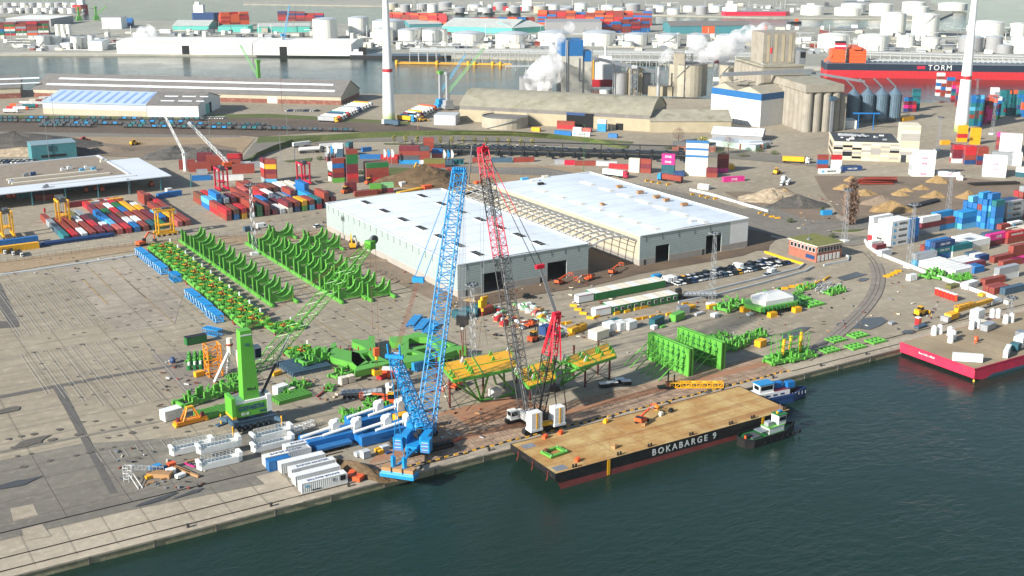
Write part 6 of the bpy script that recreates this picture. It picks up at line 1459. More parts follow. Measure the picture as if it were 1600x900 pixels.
for x,y in((390,335),(500,355),(600,350),(740,355),(805,420)): a_=P(*s1(x,y),Z); mb=MB(); mb.cyl(a_[0]-org[0],a_[1]-org[1],Z,Z+.9,.22,'rust',6); mb.build('lifting_stub',t)
s2=S(580,500,7.5)
def hq(*a): return [s2(x,y) for x,y in a]
org=P(665,565); t=thing('gripper_frame','right of two large sculpted green frames, with rounded openings, behind blue boom','steel frame',(*org,0))
mb=MB(); hexa(mb,hq((210,200),(420,180),(530,140),(640,160),(660,205),(560,200),(450,210),(430,250),(350,300),(330,260),(240,260)),.9,Z,CG,org); mb.build('rear_beam',t)
mb=MB(); hexa(mb,hq((350,290),(440,250),(440,340),(550,360),(640,395),(560,400),(480,375),(420,385),(415,410),(370,440),(350,380)),.9,Z,CG,org); mb.build('side_beam',t)
mb=MB(); hexa(mb,hq((370,440),(415,405),(460,415),(540,405),(640,395),(760,370),(810,340),(880,325),(930,310),(1020,300),(1125,300),(1110,345),(1000,350),(810,415),(700,400),(620,465),(390,500)),.9,Z,CG,org); mb.build('front_beam',t)
mb=MB(); hexa(mb,hq((640,160),(720,180),(860,240),(1000,290),(930,310),(915,290),(870,280),(850,300),(870,325),(800,345),(760,280),(660,205)),.9,Z,CG,org); mb.build('side_beam',t)
mb=MB(); hexa(mb,hq((450,330),(640,290),(650,320),(500,355)),.5,2.2,CG,org); mb.build('inner_beam',t)
mb=MB(); mb.bx(0,0,.2,0.1,0.1,.1,CG); 
for a_ in((450,495),(920,402)): q=P(*s2(*a_)); mb.bx(q[0]-org[0],q[1]-org[1],0,4,.8,.9,'yellow',.1)
mb.build('support',t)
# --- green and yellow platforms on red posts
def platform(label,cs,zt,legs,braces,org):
    t=thing('work_platform',label,'platform',(*org,0)); o=Vector((*org,0))
    c=[Vector((*P(x,y,zt),zt))-o for x,y in cs]
    mb=MB(); mb.prism([(q.x,q.y) for q in c],zt,zt+.12,'yellow'); mb.build('deck',t)
    for i in range(4): mb=MB(); mb.beam(c[i]-Vector((0,0,.35)),c[(i+1)%4]-Vector((0,0,.35)),.6,.9,CG); mb.build('edge_beam',t)
    mb=MB()
    mb.beam(c[0].lerp(c[1],.5)+Vector((0,0,.2)),c[3].lerp(c[2],.5)+Vector((0,0,.2)),.3,.2,CG)
    for k in(.45,): mb.beam(c[0].lerp(c[3],k)+Vector((0,0,.2)),c[1].lerp(c[2],k)+Vector((0,0,.2)),.25,.2,CG)
    mb.build('deck_rib',t)
    rr=random.Random(len(label))
    for k in range(16):
        a_=c[0].lerp(c[1],rr.random()); b_=c[3].lerp(c[2],rr.random()); q=a_.lerp(b_,rr.choice([.02,.3,.7,.98])); mb=MB(); 
        mb.add([(q.x-.8,q.y,zt+.1),(q.x+.8,q.y,zt+.1),(q.x,q.y,zt+1.7),(q.x-.8,q.y+.25,zt+.1),(q.x+.8,q.y+.25,zt+.1),(q.x,q.y+.25,zt+1.7)],[(0,1,2),(5,4,3),(0,2,5,3),(1,4,5,2)],CG if k%4 else 'lightgrey'); mb.build('bracket',t)
    for i in range(4):
        mb=MB(); a_,b_=c[i],c[(i+1)%4]; n=int((b_-a_).length/2)
        for k in range(n+1): q=a_.lerp(b_,k/n); mb.beam(q,q+Vector((0,0,1.1)),.06,.06,CG)
        mb.beam(a_+Vector((0,0,1.1)),b_+Vector((0,0,1.1)),.07,.07,CG); mb.build('railing',t)
    for a_,b_ in legs: mb=MB(); mb.tube((a_,b_,0),(a_,b_,zt-.3),.32,'oxide',8); mb.build('post',t)
    for a_,b_ in braces: mb=MB(); mb.tube(a_,b_,.16 if a_[2]!=0 or True else .3,'black',5); mb.build('brace',t)
    return t,c
zt=11.2; org=(158.6,299.3-10)
def legpt(x,y): p=P(x,y); return (p[0],p[1])
o1=P(740,620)
t,c=platform('yellow decked green platform on dark red posts, left of the pair',[(688,569),(709,594),(808,574),(797,547)],zt,[(a_[0]-o1[0],a_[1]-o1[1]) for a_ in map(lambda q:P(*q),((683,605),(703,637),(755,625),(720,600)))],[],o1)
def trib(t,org_,pairs,r_=.3,m=None):
    for (x0,y0,z0),(x1,y1,z1) in pairs:
        a_=(*P(x0,y0,z0),z0);b_=(*P(x1,y1,z1),z1); mb=MB(); mb.tube((a_[0]-org_[0],a_[1]-org_[1],a_[2]),(b_[0]-org_[0],b_[1]-org_[1],b_[2]),r_,m or CG,7); mb.build('brace',t)
trib(t,o1,[((706,594,zt),(752,628,0)),((720,590,zt),(745,622,0)),((740,586,zt),(752,626,0)),((764,582,zt),(752,626,0)),((775,580,zt),(805,614,0)),((752,626,.5),(805,614,.5)),((800,574,zt),(806,612,0)),((787,578,zt),(788,604,0)),((770,582,zt),(775,600,0))],.34)
trib(t,o1,[((703,630,2),(755,600,8)),((690,590,8),(720,640,1)),((683,575,9),(703,637,.5)),((703,600,9),(755,628,.5))],.1,'black')
o2=P(850,600)
t,c=platform('yellow decked green platform in the middle, behind the black boom',[(806,580),(826,604),(868,592),(862,560)],zt,[(a_[0]-o2[0],a_[1]-o2[1]) for a_ in map(lambda q:P(*q),((807,598),(828,625),(866,610)))],[],o2)
o3=P(920,590)
t,c=platform('yellow decked green platform on dark red posts, right of the pair',[(880,561),(906,574),(962,556),(948,537)],zt,[(a_[0]-o3[0],a_[1]-o3[1]) for a_ in map(lambda q:P(*q),((914,604),(952,595),(934,585),(896,592)))],[],o3)
trib(t,o3,[((880,565,zt),(852,598,3)),((902,575,zt),(876,600,0)),((906,575,zt),(853,596,3)),((940,562,zt),(876,602,0)),((888,570,zt),(910,578,8)),((856,560,zt),(905,578,8)),((862,578,zt),(905,578,8.5)),((876,602,0),(885,572,8)),((856,590,2),(815,602,2) )],.36)
trib(t,o3,[((914,600,1),(952,562,9)),((914,570,9),(952,594,1)),((934,582,1),(914,575,9)),((914,600,6),(952,590,6))],.1,'black')
# tall ribbed panels with raking props
def panel():
    t=thing('braced_panel','x','panel'); W_,Hh=19,9.2
    for y in(0,1.3):
        mb=MB(); mb.box(0,y,.1,W_,y+.3,Hh,CG); mb.box(-.1,y-.15,Hh-.4,W_+.1,y+.5,Hh,CG); mb.box(-.15,y-.2,.1,.35,y+.5,Hh,CG); mb.box(W_-.35,y-.2,.1,W_+.15,y+.5,Hh,CG)
        for k in range(1,8): 
            x=k*W_/8; mb.box(x-.12,y-.4,.2,x+.12,y,Hh-.2,CG)
            for z in(1.5,3.5,5.5,7.4): mb.box(x-.5,y-.45,z,x+.5,y-.3,z+.5,'dkgreen')
        mb.build('face',t)
    for k in range(7):
        mb=MB(); x=1.2+k*2.7; mb.tube((x,-.4,7.0),(x-1.4,-9.6,.15),.19,CG,6); mb.tube((x,-.4,3.6),(x-.5,-4.4,3.9),.12,CG,5); mb.build('prop',t)
    mb=MB(); mb.beam((0,-4.2,3.9),(W_-2,-4.2,3.9),.16,.16,CG); mb.build('tie_bar',t)
    return t
PN=Kind(panel); a_,b_=P(1007,565),P(1050,580)
a_=P(1009,561); PN.place((*P(1012,562),0),ang(P(1012,562),P(1054,580)),'left tall ribbed green panel held up by slanting props','braced green panels'); 
PN.place((*P(1058,553),0),ang(P(1058,553),P(1098,568)),'right tall ribbed green panel, taller in view beside low green parts','braced green panels')
# --- low green grids and other green pieces on the quay
def grid(nx=3,ny=2,lx=9,ly=6):
    def f():
        t=thing('mounting_grid','x','steel frame'); mb=MB()
        for i in range(nx+1): mb.box(i*lx/nx-.35,-.35,.15,i*lx/nx+.35,ly+.35,1.0,CG)
        for j in range(ny+1): mb.box(-.34,j*ly/ny-.35,.2,lx+.34,j*ly/ny+.35,.96,CG)
        mb.build('grid',t)
        for i in range(nx+1):
            for j in range(ny+1): mb=MB(); mb.cyl(i*lx/nx,j*ly/ny,0,1.2,.4,CG,8); mb.build('node_stub',t)
        return t
    return f
GD=Kind(grid()); g='green grids laid out along the quay'
for x,y,lb in((1306,532,'nearest the tall green assembly'),(1340,525,'at far side in the middle'),(1295,548,'lowest on the left'),(1336,543,'nearest quay edge in the middle'),(1368,534,'furthest right')): p=P(x,y); GD.place((p[0]-2.9,p[1]-1.9,0),.0,'low green grid plate on open quay, the one %s'%lb,g,(.64,.64,.7))
for x,y,lb in((1248,468,'behind white domed cover'),(1268,476,'front right of the white domed cover')): p=P(x,y); GD.place((p[0]-3.5,p[1]-2.5,0),0,'low green grid %s'%lb,g,(.8,.8,.8))
def lowpart(seed):
    def f():
        t=thing('steel_bracket','x','steel part'); rr=random.Random(seed)
        mb=MB(); 
        for x in(0,4.5,9): mb.box(x-.3,-.2,.4,x+.3,5.2,1.2,CG)
        mb.box(-1,.2,.4,10,.8,1.2,CG); mb.box(-1,4,.4,10,4.6,1.2,CG); mb.build('base',t)
        for k in range(10): x,y=rr.uniform(-1,9.5),rr.uniform(0,4.6); mb=MB(); mb.box(x,y,1.2,x+rr.uniform(.4,1.4),y+.5,rr.uniform(1.8,3),CG); mb.build('lug',t)
        for k in range(5): x,y=rr.uniform(0,8),rr.uniform(0,4); mb=MB(); mb.beam((x,y,1.2),(x+rr.uniform(-3,3),y+2,2.6),.25,.25,CG); mb.build('strut',t)
        return t
    return f
LP=[Kind(lowpart(s)) for s in(1,2,3,4)]; g='assorted green steel parts'
for i,(x,y,sc,a_,lb) in enumerate(((1112,545,.9,.2,'right behind the braced panels'),(1130,552,1,0,'middle of low green parts by panels'),(1150,550,1,.3,'front of low green parts by panels'),(1170,536,1,.1,'right end of low green parts by panels'),(1118,534,.8,.1,'rear of low green parts by panels'),
   (1210,573,1,0,'at foot of tall yellow and green assembly, left'),(1240,568,1.1,0,'at foot of tall yellow and green assembly, right'),(1300,463,.9,.1,'long thin one beside grey poles'),(1256,455,.8,0,'high one beside grey poles'),(1452,437,1,.0,'left in heap beside white reefers'),(1470,438,1,.5,'middle in heap beside white reefers'),(1486,441,1,-.3,'right in heap beside white reefers'),
   (1140,490,1.3,.3,'left tray part on stand near mast'),(1195,486,1.6,.1,'under the white dome at its left'),(290,640,1.2,.25,'long channel left of harbour crane'),(345,622,1.3,.3,'long channel behind harbour crane left side'),(445,618,1,.2,'behind grey truck, left'),
   (548,664,.8,.4,'behind blue frames, leftmost'),(562,658,.8,1.4,'behind blue frames, second'),(578,655,.9,.2,'behind blue frames, middle'),(592,648,.8,1.2,'behind blue frames, highest'),(604,655,.9,-.5,'behind blue frames, rightmost'),(583,632,.6,.8,'small one beside orange forklift'),
   (363,595,.7,.2,'small frame by the orange lattice'),(300,572,.8,.1,'left on the small parts rows'),(530,594,.9,.4,'on the grey beam stack' if 0 else 'low beside the red poles'),(480,580,1.1,.2,'resting over the grey beam stack'),(450,622,.7,.3,'beside white wrapped cube'),(1247,462,.5,.3,'tiny one left of grey poles'),(520,612,.5,1,'tiny one beside crates'))):
    LP[i%4].place((*P(x,y),.0 if 'grey beam' not in lb else 1.5),a_,'green steel part %s'%lb,g,sc)
# tall green assembly with yellow cylinders
o=P(1240,560); t=thing('tool_assembly','tall green tube assembly with yellow cylinders standing at the quay','steel assembly',(*o,0))
mb=MB()
for i in range(4):
    for y in(0,4): mb.tube((-6+i*4,y,1),(-6+i*4+(.5 if i%2 else -.5),y,7.5),.16,CG,5)
for z in(3,5.2,7.5):
    for y in(0,4): mb.tube((-7.5,y,z),(7,y,z),.13,CG,5)
for i in range(8): mb.tube((-7+i*1.9,0,3+(i%3)),(-5+i*1.9,4,7.5-(i%3)),.1,CG,4)
mb.build('frame',t)
for x,y in((-4,1),(0,2),(3.5,1),(5.5,3)): mb=MB(); mb.tube((x,y,1.5),(x+.3,y,7),.5,'yellow',8); mb.build('cylinder',t)
mb=MB(); mb.box(-8,-1,.2,8,5,1,CG); mb.build('base',t)
# white dome on green table
o=P(1205,483); t=thing('covered_turntable','white domed cover on wide green ribbed table, standing on yellow supports','covered machine',(*o,0))
mb=MB(); mb.prism([(-10,-5),(7,-6),(11,-3),(11,5),(-8,6),(-11,2)],1.8,3.4,CG)
for k in range(10): mb.box(-9+k*1.9,-6.1,1.8,-8.8+k*1.9,-5.2,3.4,'dkgreen')
mb.build('table',t)
mb=MB(); mb.prism([(-7,-4.2),(6,-4.8),(8,-2),(8,4),(-6,4.6),(-8.4,1)],3.4,5.0,'white'); mb.add([(-7,-4.2,5),(6,-4.8,5),(8,-2,5),(8,4,5),(-6,4.6,5),(-8.4,1,5),(-3,-1,6.6),(3.5,-1.4,6.6),(4,1.6,6.5),(-3,2,6.6)],[(0,1,7,6),(1,2,7),(2,3,8,7),(3,4,9,8),(4,5,6,9),(5,0,6),(6,7,8,9)],'white'); mb.build('cover',t)
for x,y in((-6,-6.8),(5.5,-7.2),(10,-1),(-10,3)): mb=MB(); mb.bx(x,y,0,3.2,2,1.8,'yellow'); mb.build('support',t)
# --- Barge Master frames: blue beds with white knuckle arms
def bm():
    t=thing('motion_frame','x','machine'); mb=MB()
    mb.box(0,0,.3,17,2.0,3.0,'blue'); mb.box(0,5,.3,17,6.8,2.6,'blue'); mb.box(0,2.0,.3,2.4,5,2.4,'blue'); mb.box(15,2.0,.3,17,5,2.8,'blue'); mb.box(5,2,.3,12,5,1.4,'teal'); mb.build('bed',t)
    for x,y in((9,3.3),(14.5,1.2)):
        mb=MB(); mb.bx(x,y,2,2.2,2,2.6,'white'); mb.tube((x,y-1.2,5),(x,y+1.2,5),1.1,'white',12); mb.bx(x+.6,y,4.6,1.4,1.2,1.8,'white',.5); mb.build('pivot',t)
        mb=MB(); mb.tube((x,y,4.4),(x-9.5,y+.6,3.2),.42,'white',9); mb.build('arm',t)
    lettering('BARGE MASTER',.8,(8.5,-.04,1.5),(1,0,0),(0,0,1),'navy',t); return t
BM=Kind(bm); g='blue frames with white jointed arms'
for x,y,a_,lb in((483,708,.02,'blue bed with two white arms beside white gangways, left one'),(566,700,.02,'blue bed with white arms next to blue crane, front right one'),(556,676,.05,'blue bed with white arms at the back by green parts')): BM.place((*P(x,y),0),a_,lb,g)
o=P(487,712); t=thing('modular_trailer','low bright blue self propelled trailer with six axles before blue frame','trailer',(*P(497,712),0),.02)
mb=MB(); mb.box(0,0,1.0,10,2.6,1.7,'mid'); mb.build('bed',t)
for i in range(6):
    for y in(.2,2.1): mb=MB(); mb.tube((1+i*1.6,y-.05,.5),(1+i*1.6,y+.4,.5),.5,'tyre',10); mb.build('wheel',t)
# white gangways
def gang():
    t=thing('gangway_tower','x','gangway'); mb=MB(); mb.prism([(0,0),(12,0),(13.5,.8),(13,3.4),(0,3.4),(-.8,2)],.2,1.9,'white'); mb.box(-.7,-.1,1.9,.3,3.4,2.8,'white'); mb.box(12.2,0,1.9,13.4,3.3,3.2,'white'); mb.build('hull_section',t)
    mb=MB()
    for y in(.1,3.2):
        for z in(2.3,2.8,3.3): mb.beam((1,y,z),(12,y,z),.09,.09,'white')
        for k in range(10): mb.beam((1+k*1.2,y,1.9),(1+k*1.2,y,3.3),.09,.09,'white')
    mb.build('railing',t); mb=MB(); mb.box(2,.9,1.92,10,2.5,2.05,'slate'); mb.build('walkway',t); return t
GW=Kind(gang); g='white gangway sections'
for x,y,z,a_,lb in((272,714,0,.0,'leftmost, with ladder railing'),(315,722,1.9,.0,'upper one of middle stack'),(315,737,0,.0,'lower one of middle stack'),(400,709,0,.02,'lower one of right stack by white containers'),(400,701,1.4,.04,'upper one of right stack by white containers')): GW.place((*P(x,y),z),a_,'white ship-like gangway section, %s'%lb,g,(.83,.9,.9))
for x,y,a_,lb in((436,686,.35,'left'),(455,676,.3,'right')):
    mb=MB(); mb.lattice((-6,0,.9),(6,0,1.1),1.5,1.5,.1,'white',8,1.4,1.4,rd=.07); o=mb.build('gangway_truss'); o.location=(*P(x+8,y),0); o.rotation_euler=(0,0,a_); tag(o,'%s white lattice gangway bridge lying behind the right gangway stack'%lb,'gangway')
# ================= vehicles =================
def lathewheel(mb,x,y,r_,w_,s): mb.tube((x,y-w_/2,r_),(x,y+w_/2,r_),r_,'tyre',12)
def car(c,kind='hatch'):
    def f():
        t=thing('parked_car','x','car'); L_,W_,H_={'hatch':(4.3,1.8,1.5),'suv':(4.6,1.9,1.75),'van':(5.4,2.0,2.3),'mini':(4.8,1.9,1.9)}[kind]; h=.78 if kind!='van' else 1.0
        mb=MB()
        lo=[(-L_/2,.3),(L_/2,.3),(L_/2+.05,.6),(L_/2-.15,h-.05),(-L_/2+.1,h),(-L_/2-.03,.6)]
        mb.ext(lo,-W_/2,W_/2,c,'y')
        if kind=='van': cab=[(-L_/2+.02,h),(-L_/2+.05,H_),(L_/2-1.6,H_),(L_/2-.75,h)]
        else: cab=[(-L_/2+.15,h),(-L_/2+.45,H_-.04),(L_/2-2.0,H_),(L_/2-1.1,h)]
        i=.12 if kind!='van' else .05
        n=4; vs=[(x,(-1 if s else 1)*(W_/2-(.02 if z<=h else i)),z) for s in(1,0) for x,z in cab]
        mb.add(vs,[(1,2,6,5)],c)
        if kind=='van': mb.add(vs,[(0,1,2,3),(7,6,5,4),(0,4,5,1)],c)
        mb.build('body',t)
        mb=MB()
        if kind=='van': mb.add(vs,[(3,2,6,7)],'glass'); mb.box(L_/2-2.3,-W_/2-.01,1.15,L_/2-1.4,-W_/2+.03,1.85,'glass'); mb.box(L_/2-2.3,W_/2-.03,1.15,L_/2-1.4,W_/2+.01,1.85,'glass')
        else: mb.add(vs,[(0,1,2,3),(7,6,5,4),(0,4,5,1),(3,2,6,7)],'glass')
        mb.build('windows',t)
        for x in(-L_/2+.8,L_/2-.85):
            for y in(-W_/2+.08,W_/2-.08): mb=MB(); mb.tube((x,y-.1,.33),(x,y+.1,.33),.33,'tyre',10); mb.build('wheel',t)
        return t
    return f
CARK={}
def put_car(x,y,rz,c,kind,lb,g=None,uv=None):
    k=(c,kind); CARK.setdefault(k,Kind(car(c,kind)))
    p=uv or P(x,y); return CARK[k].place((p[0],p[1],.03),rz,lb,g)
cn={'white':'white','black':'black','dkgrey':'dark grey','silver':'silver','red':'red','navy':'dark blue','bbl':'blue','yellow':'yellow','slate':'blue grey','steel':'grey'}
# staff car park: two facing rows
g='cars parked in rows before the pale hall'; r=random.Random(21); k=0
for row,(v,seq) in enumerate(((356.0,'white white navy yellow white silver black black dkgrey white silver black black black white white dkgrey black silver navy white black silver'),(350.6,'white white black navy white silver steel silver steel slate white black yellow white white slate black white white white white black navy'))):
    for i,c in enumerate(seq.split()):
        kind='van' if (row,i) in((0,0),(0,1),(0,14)) else r.choice(['hatch','hatch','suv']); u=290.5+i*2.62+row*.8
        if c in('yellow',) : kind='hatch'
        put_car(0,0,math.pi/2+r.uniform(-.05,.05)+(math.pi if r.random()<.4 else 0),c,kind,'%s %s, %s from left in %s row of car park'%(cn[c],{'van':'van','suv':'tall car','hatch':'car'}[kind],ordn(i) if i<20 else ['','third from right','second from right','rightmost'][min(i-19,3)],['back','front'][row]),g,(u,v))
put_car(1207,428,.25,'white','van','white car alone right of the car park rows',None); put_car(1200,431,.2,'silver','hatch','silver pickup right of car park near wall')
put_car(1028,437,.0,'bbl','van','bright blue van at left end of car park')
put_car(826,466,-.4,'black','suv','black car near skips before the left hall'); put_car(1480,510-0,0,'yellow','hatch','x') if 0 else None
put_car(388+2,361,.1,'slate','van','green grey van on sandy strip behind the cradles'); put_car(410,356,.0,'white','van','white van on sandy strip behind the cradles'); put_car(497,355,.2,'white','hatch','white car near hall back corner')
# cars by the far road and in the rack
g='cars on the upper deck by the grass verge'
for i in range(30):
    x=742+i*9.4; 
    if x>890: break
    y=228.5+(x-742)*.035; c=r.choice(['silver','slate','white','navy','steel','dkgrey','red' if i==5 else 'silver']); put_car(x,y,YAW+R(90)+.2,c,r.choice(['hatch','suv']),'%s car, %s from left along verge behind car rack'%(cn[c],ordn(i)),g)
t=thing('car_rack','long black two level car loading rack full of shaded cars','car rack',(*P(632,240),0),ang(P(632,240),P(1075,252)))
L_=math.dist(P(632,240),P(1075,252)); 
mb=MB(); mb.box(0,0,3.4,L_,12,3.7,'black'); mb.box(0,-.1,3.7,L_,0,4.3,'black'); mb.box(30,13,6.2,L_*.96,14,6.7,'black'); mb.build('upper_deck',t)
for i in range(22): mb=MB(); x=2+i*L_/22; mb.box(x,.2,0,x+.5,.7,3.4,'black'); mb.box(x,11,0,x+.5,11.5,6.6 if i%3==0 else 3.4,'black'); mb.build('post',t)
g='dark cars under the car rack'; A=Vector(P(632,240)); B=Vector(P(1075,252)); n_=0
for i in range(44):
    q_=A.lerp(B,(i+.5)/44); nn=Vector((-(B-A).y,(B-A).x)).normalized()
    if i%4==1: continue
    c=r.choice(['black','dkgrey','navy','black','silver' if i%7==0 else 'black']); put_car(0,0,math.atan2(nn.y,nn.x)+.1,c,'hatch','%s car, %s bay of the %s half of car rack'%(cn[c],ordn(i%22),'left' if i<22 else 'right'),g,tuple(q_+nn*(-3.0 if i%2 else 2)))
for i in range(20):
    q_=A.lerp(B,(i+.5)/20); o=put_car(0,0,math.atan2(nn.y,nn.x),r.choice(['black','dkgrey']),'suv','dark car on top of car rack, %s from left'%ordn(i),g,tuple(q_+nn*5)); o.location.z=3.75
# trucks
def truck(cabc,load='box',lc='white'):
    def f():
        t=thing('truck','x','truck'); mb=MB(); mb.prism([(13.2,-1.2),(15.2,-1.2),(15.5,-.9),(15.5,.9),(15.2,1.2),(13.2,1.2)],.6,3.5,cabc); mb.box(13.4,-1.1,3.5,14.4,1.1,3.9,cabc); mb.build('cab',t)
        mb=MB(); mb.box(15.45,-1.05,2.0,15.56,1.05,3.0,'glass'); mb.box(14.3,-1.24,2.1,15.1,-1.18,2.9,'glass'); mb.build('windscreen',t)
        mb=MB(); mb.box(0,-.5,.9,15.2,.5,1.2,'black'); mb.box(3,-1.2,.6,4.5,1.2,1.1,'dkgrey'); mb.build('chassis',t)
        for x in(1.2,2.5,3.8,10.6,11.8,14.4):
            for y in(-1.05,1.05): mb=MB(); mb.tube((x,y-.18,.5),(x,y+.18,.5),.5,'tyre',10); mb.build('wheel',t)
        mb=MB()
        if load=='box': mb.box(0,-1.25,1.2,12.8,1.25,3.95,lc); 
        elif load=='flat': mb.box(0,-1.25,1.2,12.6,1.25,1.45,'steel')
        elif load=='tank': mb.tube((.2,0,2.5),(12.6,0,2.5),1.2,lc,16)
        elif load=='cont': mb.box(.2,-1.22,1.25,12.4,1.22,3.85,lc); [mb.box(.5+k*.6,-1.26,1.4,.7+k*.6,1.26,3.7,lc) for k in range(20)]
        mb.build('trailer_body',t)
        if load=='flat':
            mb=MB(); 
            for k in range(8):
                for j in range(3): mb.tube((.4+k*1.5,-.8+j*.8,1.9),(1.7+k*1.5,-.8+j*.8,1.95),.42,'silver',8)
            mb.build('wrapped_load',t)
        return t
    return f
TK={}
def put_truck(x,y,x2,y2,cab,load,lc,lb,g=None,sc=None):
    k=(cab,load,lc); TK.setdefault(k,Kind(truck(cab,load,lc))); a,b=P(x,y),P(x2,y2); return TK[k].place((*a,.04),ang(a,b),lb,g,sc)
put_truck(532,622,606,619,'white','flat','steel','white truck with flat trailer of grey wrapped goods'); put_truck(943,274,980,279,'crimson','box','white','red cab truck with long white trailer on road'); 
put_truck(1066,287,1035,282,'bbl','cont','rust','blue cab truck carrying rust red container'); put_truck(1222,254,1262,256,'white','cont','yellow','white truck with two yellow boxes near the offices'); put_truck(466,247,500,241,'yellow','tank','white','road tanker with long white tank by the flags') if 0 else put_truck(467,240,500,238,'dkgrey','tank','white','road tanker with long white tank by the flags')
put_truck(458,231,474,229,'white','box','white','white box truck behind the road tanker',sc=.8); put_truck(500,232,516,231,'white','box','white','white trailer right of box truck by ring road',sc=.7)
put_truck(624,198,594,194,'white','box','slate','grey curtain trailer lettered in white, at foot of turbine'); marks(9,1.3,(2,1.27,2.2),(1,0,0),(0,0,1),'white',TK[('white','box','slate')].o); put_truck(1120,468-2,1093,466,'black','flat','steel','black truck with orange mesh load on rails road'); put_truck(1171,244-12,1200,230,'silver','box','silver','grey trailer by bungalow')
g='lorries parked left of the turbine tower'; r=random.Random(31)
for i in range(13):
    x0=500+i*4.6; y0=190-i*2.0; lc=['silver','white','cream','navy','teal','white','cream','white','silver','lightgrey','white','cream','yellow'][i]
    put_truck(x0-2,y0,x0+34,y0+2.2,['yellow','orange','white','white','red','white','white','white','navy','white','white','white','white'][i],'box',lc,'lorry with %s trailer, %s from the railway side'%({'teal':'teal'}.get(lc,CNAME[lc]),ordn(i)),g)
g='lorries parked right of the turbine tower'
for i in range(9):
    x0=622+i*4.4; y0=189-i*2.2; lc=['yellow','sky','maroon','white','yellow','white','white','cream','orange'][i]; put_truck(x0,y0-1,x0+26,y0+2.2,['bbl','white','white','red','white','white','white','white','orange'][i],'cont',lc,'lorry with %s load, %s from nearest the tower'%(CNAME[lc],ordn(i)),g)
g='vehicles by the railway sheds'
for i in range(14):
    x=6+i*5; put_truck(x,176-i*1.2-(i%3)*3,x+22,176-i*1.3-(i%3)*3,r.choice(['white','red','white','orange']),'box',['white','red','orange','white','silver','white','teal','white','cream','white','rust','white','white','silver'][i],'truck with %s body, %s from left by brick warehouse'%(CNAME[['white','red','orange','white','silver','white','teal','white','cream','white','rust','white','white','silver'][i]],ordn(i)),g,.7)
for i in range(12): put_car(450+i*4.2,174,.3,r.choice(['silver','white','dkgrey','navy']),'hatch','car before the brick warehouse, %s from left in row'%ordn(i),'cars before the brick warehouse')
for i in range(40):
    put_car(82+i*1.9,139.5+i*.17,r.uniform(0,3),(c:=r.choice(['silver','white','dkgrey','red','white'])),'hatch','%s car on dock edge behind sheds, %s from %s'%(cn[c],ordn(i%20),'left' if i<20 else 'middle'),'cars along the dock edge')
for i in range(10): put_car(315+i*4,185.5,.3,r.choice(['silver','white','slate']),'hatch','car at grey shed end, %s from left'%ordn(i),'cars at the grey shed end')
for i in range(16): put_car(1+i*3.6,255-(i%2)*2.5,.3,r.choice(['silver','white','navy','dkgrey']),'hatch','car by blue grey office, %s from left in %s row'%(ordn(i//2),'rear' if i%2 else 'front'),'cars by the blue grey office')
put_car(1225,281,.5,'white','van','white van beside stones pile near corner'); 
for i,x in enumerate((1221,1230)): put_truck(x+4,286-i,x,290-i,'white','box','white',['left','right'][i]+' white lorry of the pair by road corner',None,.55)
for i in range(3): put_truck(4+i*13,392+2*i,8+i*13,397+2*i,'white','box','black','white tractor unit at left edge, %s from left'%ordn(i),'tractor units at left edge',.45)
# forklifts, wheel loaders, excavators
def loader(c):
    def f():
        t=thing('wheel_loader','x','loader'); mb=MB(); mb.box(-2.5,-1.1,.9,2,1.1,2.1,c); mb.box(-2.6,-1,1.2,-1.2,1,2.6,c); mb.build('body',t); mb=MB(); mb.box(-1,-.8,2.1,.6,.8,3.4,'glass'); mb.box(-1.1,-.9,3.4,.7,.9,3.55,c); mb.build('cab',t)
        for x in(-1.7,1.6):
            for y in(-1.1,1.1): mb=MB(); mb.tube((x,y-.25,.8),(x,y+.25,.8),.8,'tyre',12); mb.build('wheel',t)
        mb=MB(); mb.beam((1,0,2),(3.6,0,1),.6,.5,c); mb.ext([(3.4,.2),(4.6,.2),(4.6,.5),(3.6,1.5)],-1.4,1.4,c,'y'); mb.build('bucket_arm',t); return t
    return f
def forklift():
    t=thing('forklift','x','forklift'); mb=MB(); mb.box(-2.2,-1.1,.6,1,1.1,2,'orange'); mb.build('body',t); mb=MB(); mb.box(-1,-.9,2,.6,.9,3.5,'glass'); mb.box(-1.1,-1,3.5,.7,1,3.65,'yellow'); mb.build('cab',t)
    for x in(-1.5,1): 
        for y in(-1,1): mb=MB(); mb.tube((x,y-.2,.6),(x,y+.2,.6),.6,'tyre',10); mb.build('wheel',t)
    mb=MB(); mb.box(1.3,-.7,.1,1.6,-.45,5,'black'); mb.box(1.3,.45,.1,1.6,.7,5,'black'); mb.box(1.3,-.7,4.7,1.6,.7,5,'black'); mb.box(1.6,-.6,.2,3.2,-.35,.35,'black'); mb.box(1.6,.35,.2,3.2,.6,.35,'black'); mb.build('mast',t); return t
def excav(c='orange'):
    def f():
        t=thing('excavator','x','excavator'); 
        for y in(-1.2,1.2): mb=MB(); mb.box(-2,y-.35,0,2,y+.35,.9,'black'); mb.build('crawler_track',t)
        mb=MB(); mb.box(-2.4,-1.3,1,1.4,1.3,2.2,c); mb.box(.2,-1.2,2.2,1.4,-.1,3.3,'glass'); mb.build('body',t)
        mb=MB(); mb.beam((1.2,.3,2),(4.2,.3,5.2),.5,.6,c); mb.beam((4.2,.3,5.2),(6.8,.3,3.8),.45,.5,c); mb.beam((6.8,.3,3.9),(7.2,.3,1.6),.4,.4,c); mb.box(6.5,-.4,.5,7.7,1,1.6,'black'); mb.build('arm',t); return t
    return f
WL=Kind(loader('yellow')); FL=Kind(forklift); EX=Kind(excav()); EXY=Kind(excav('yellow'))
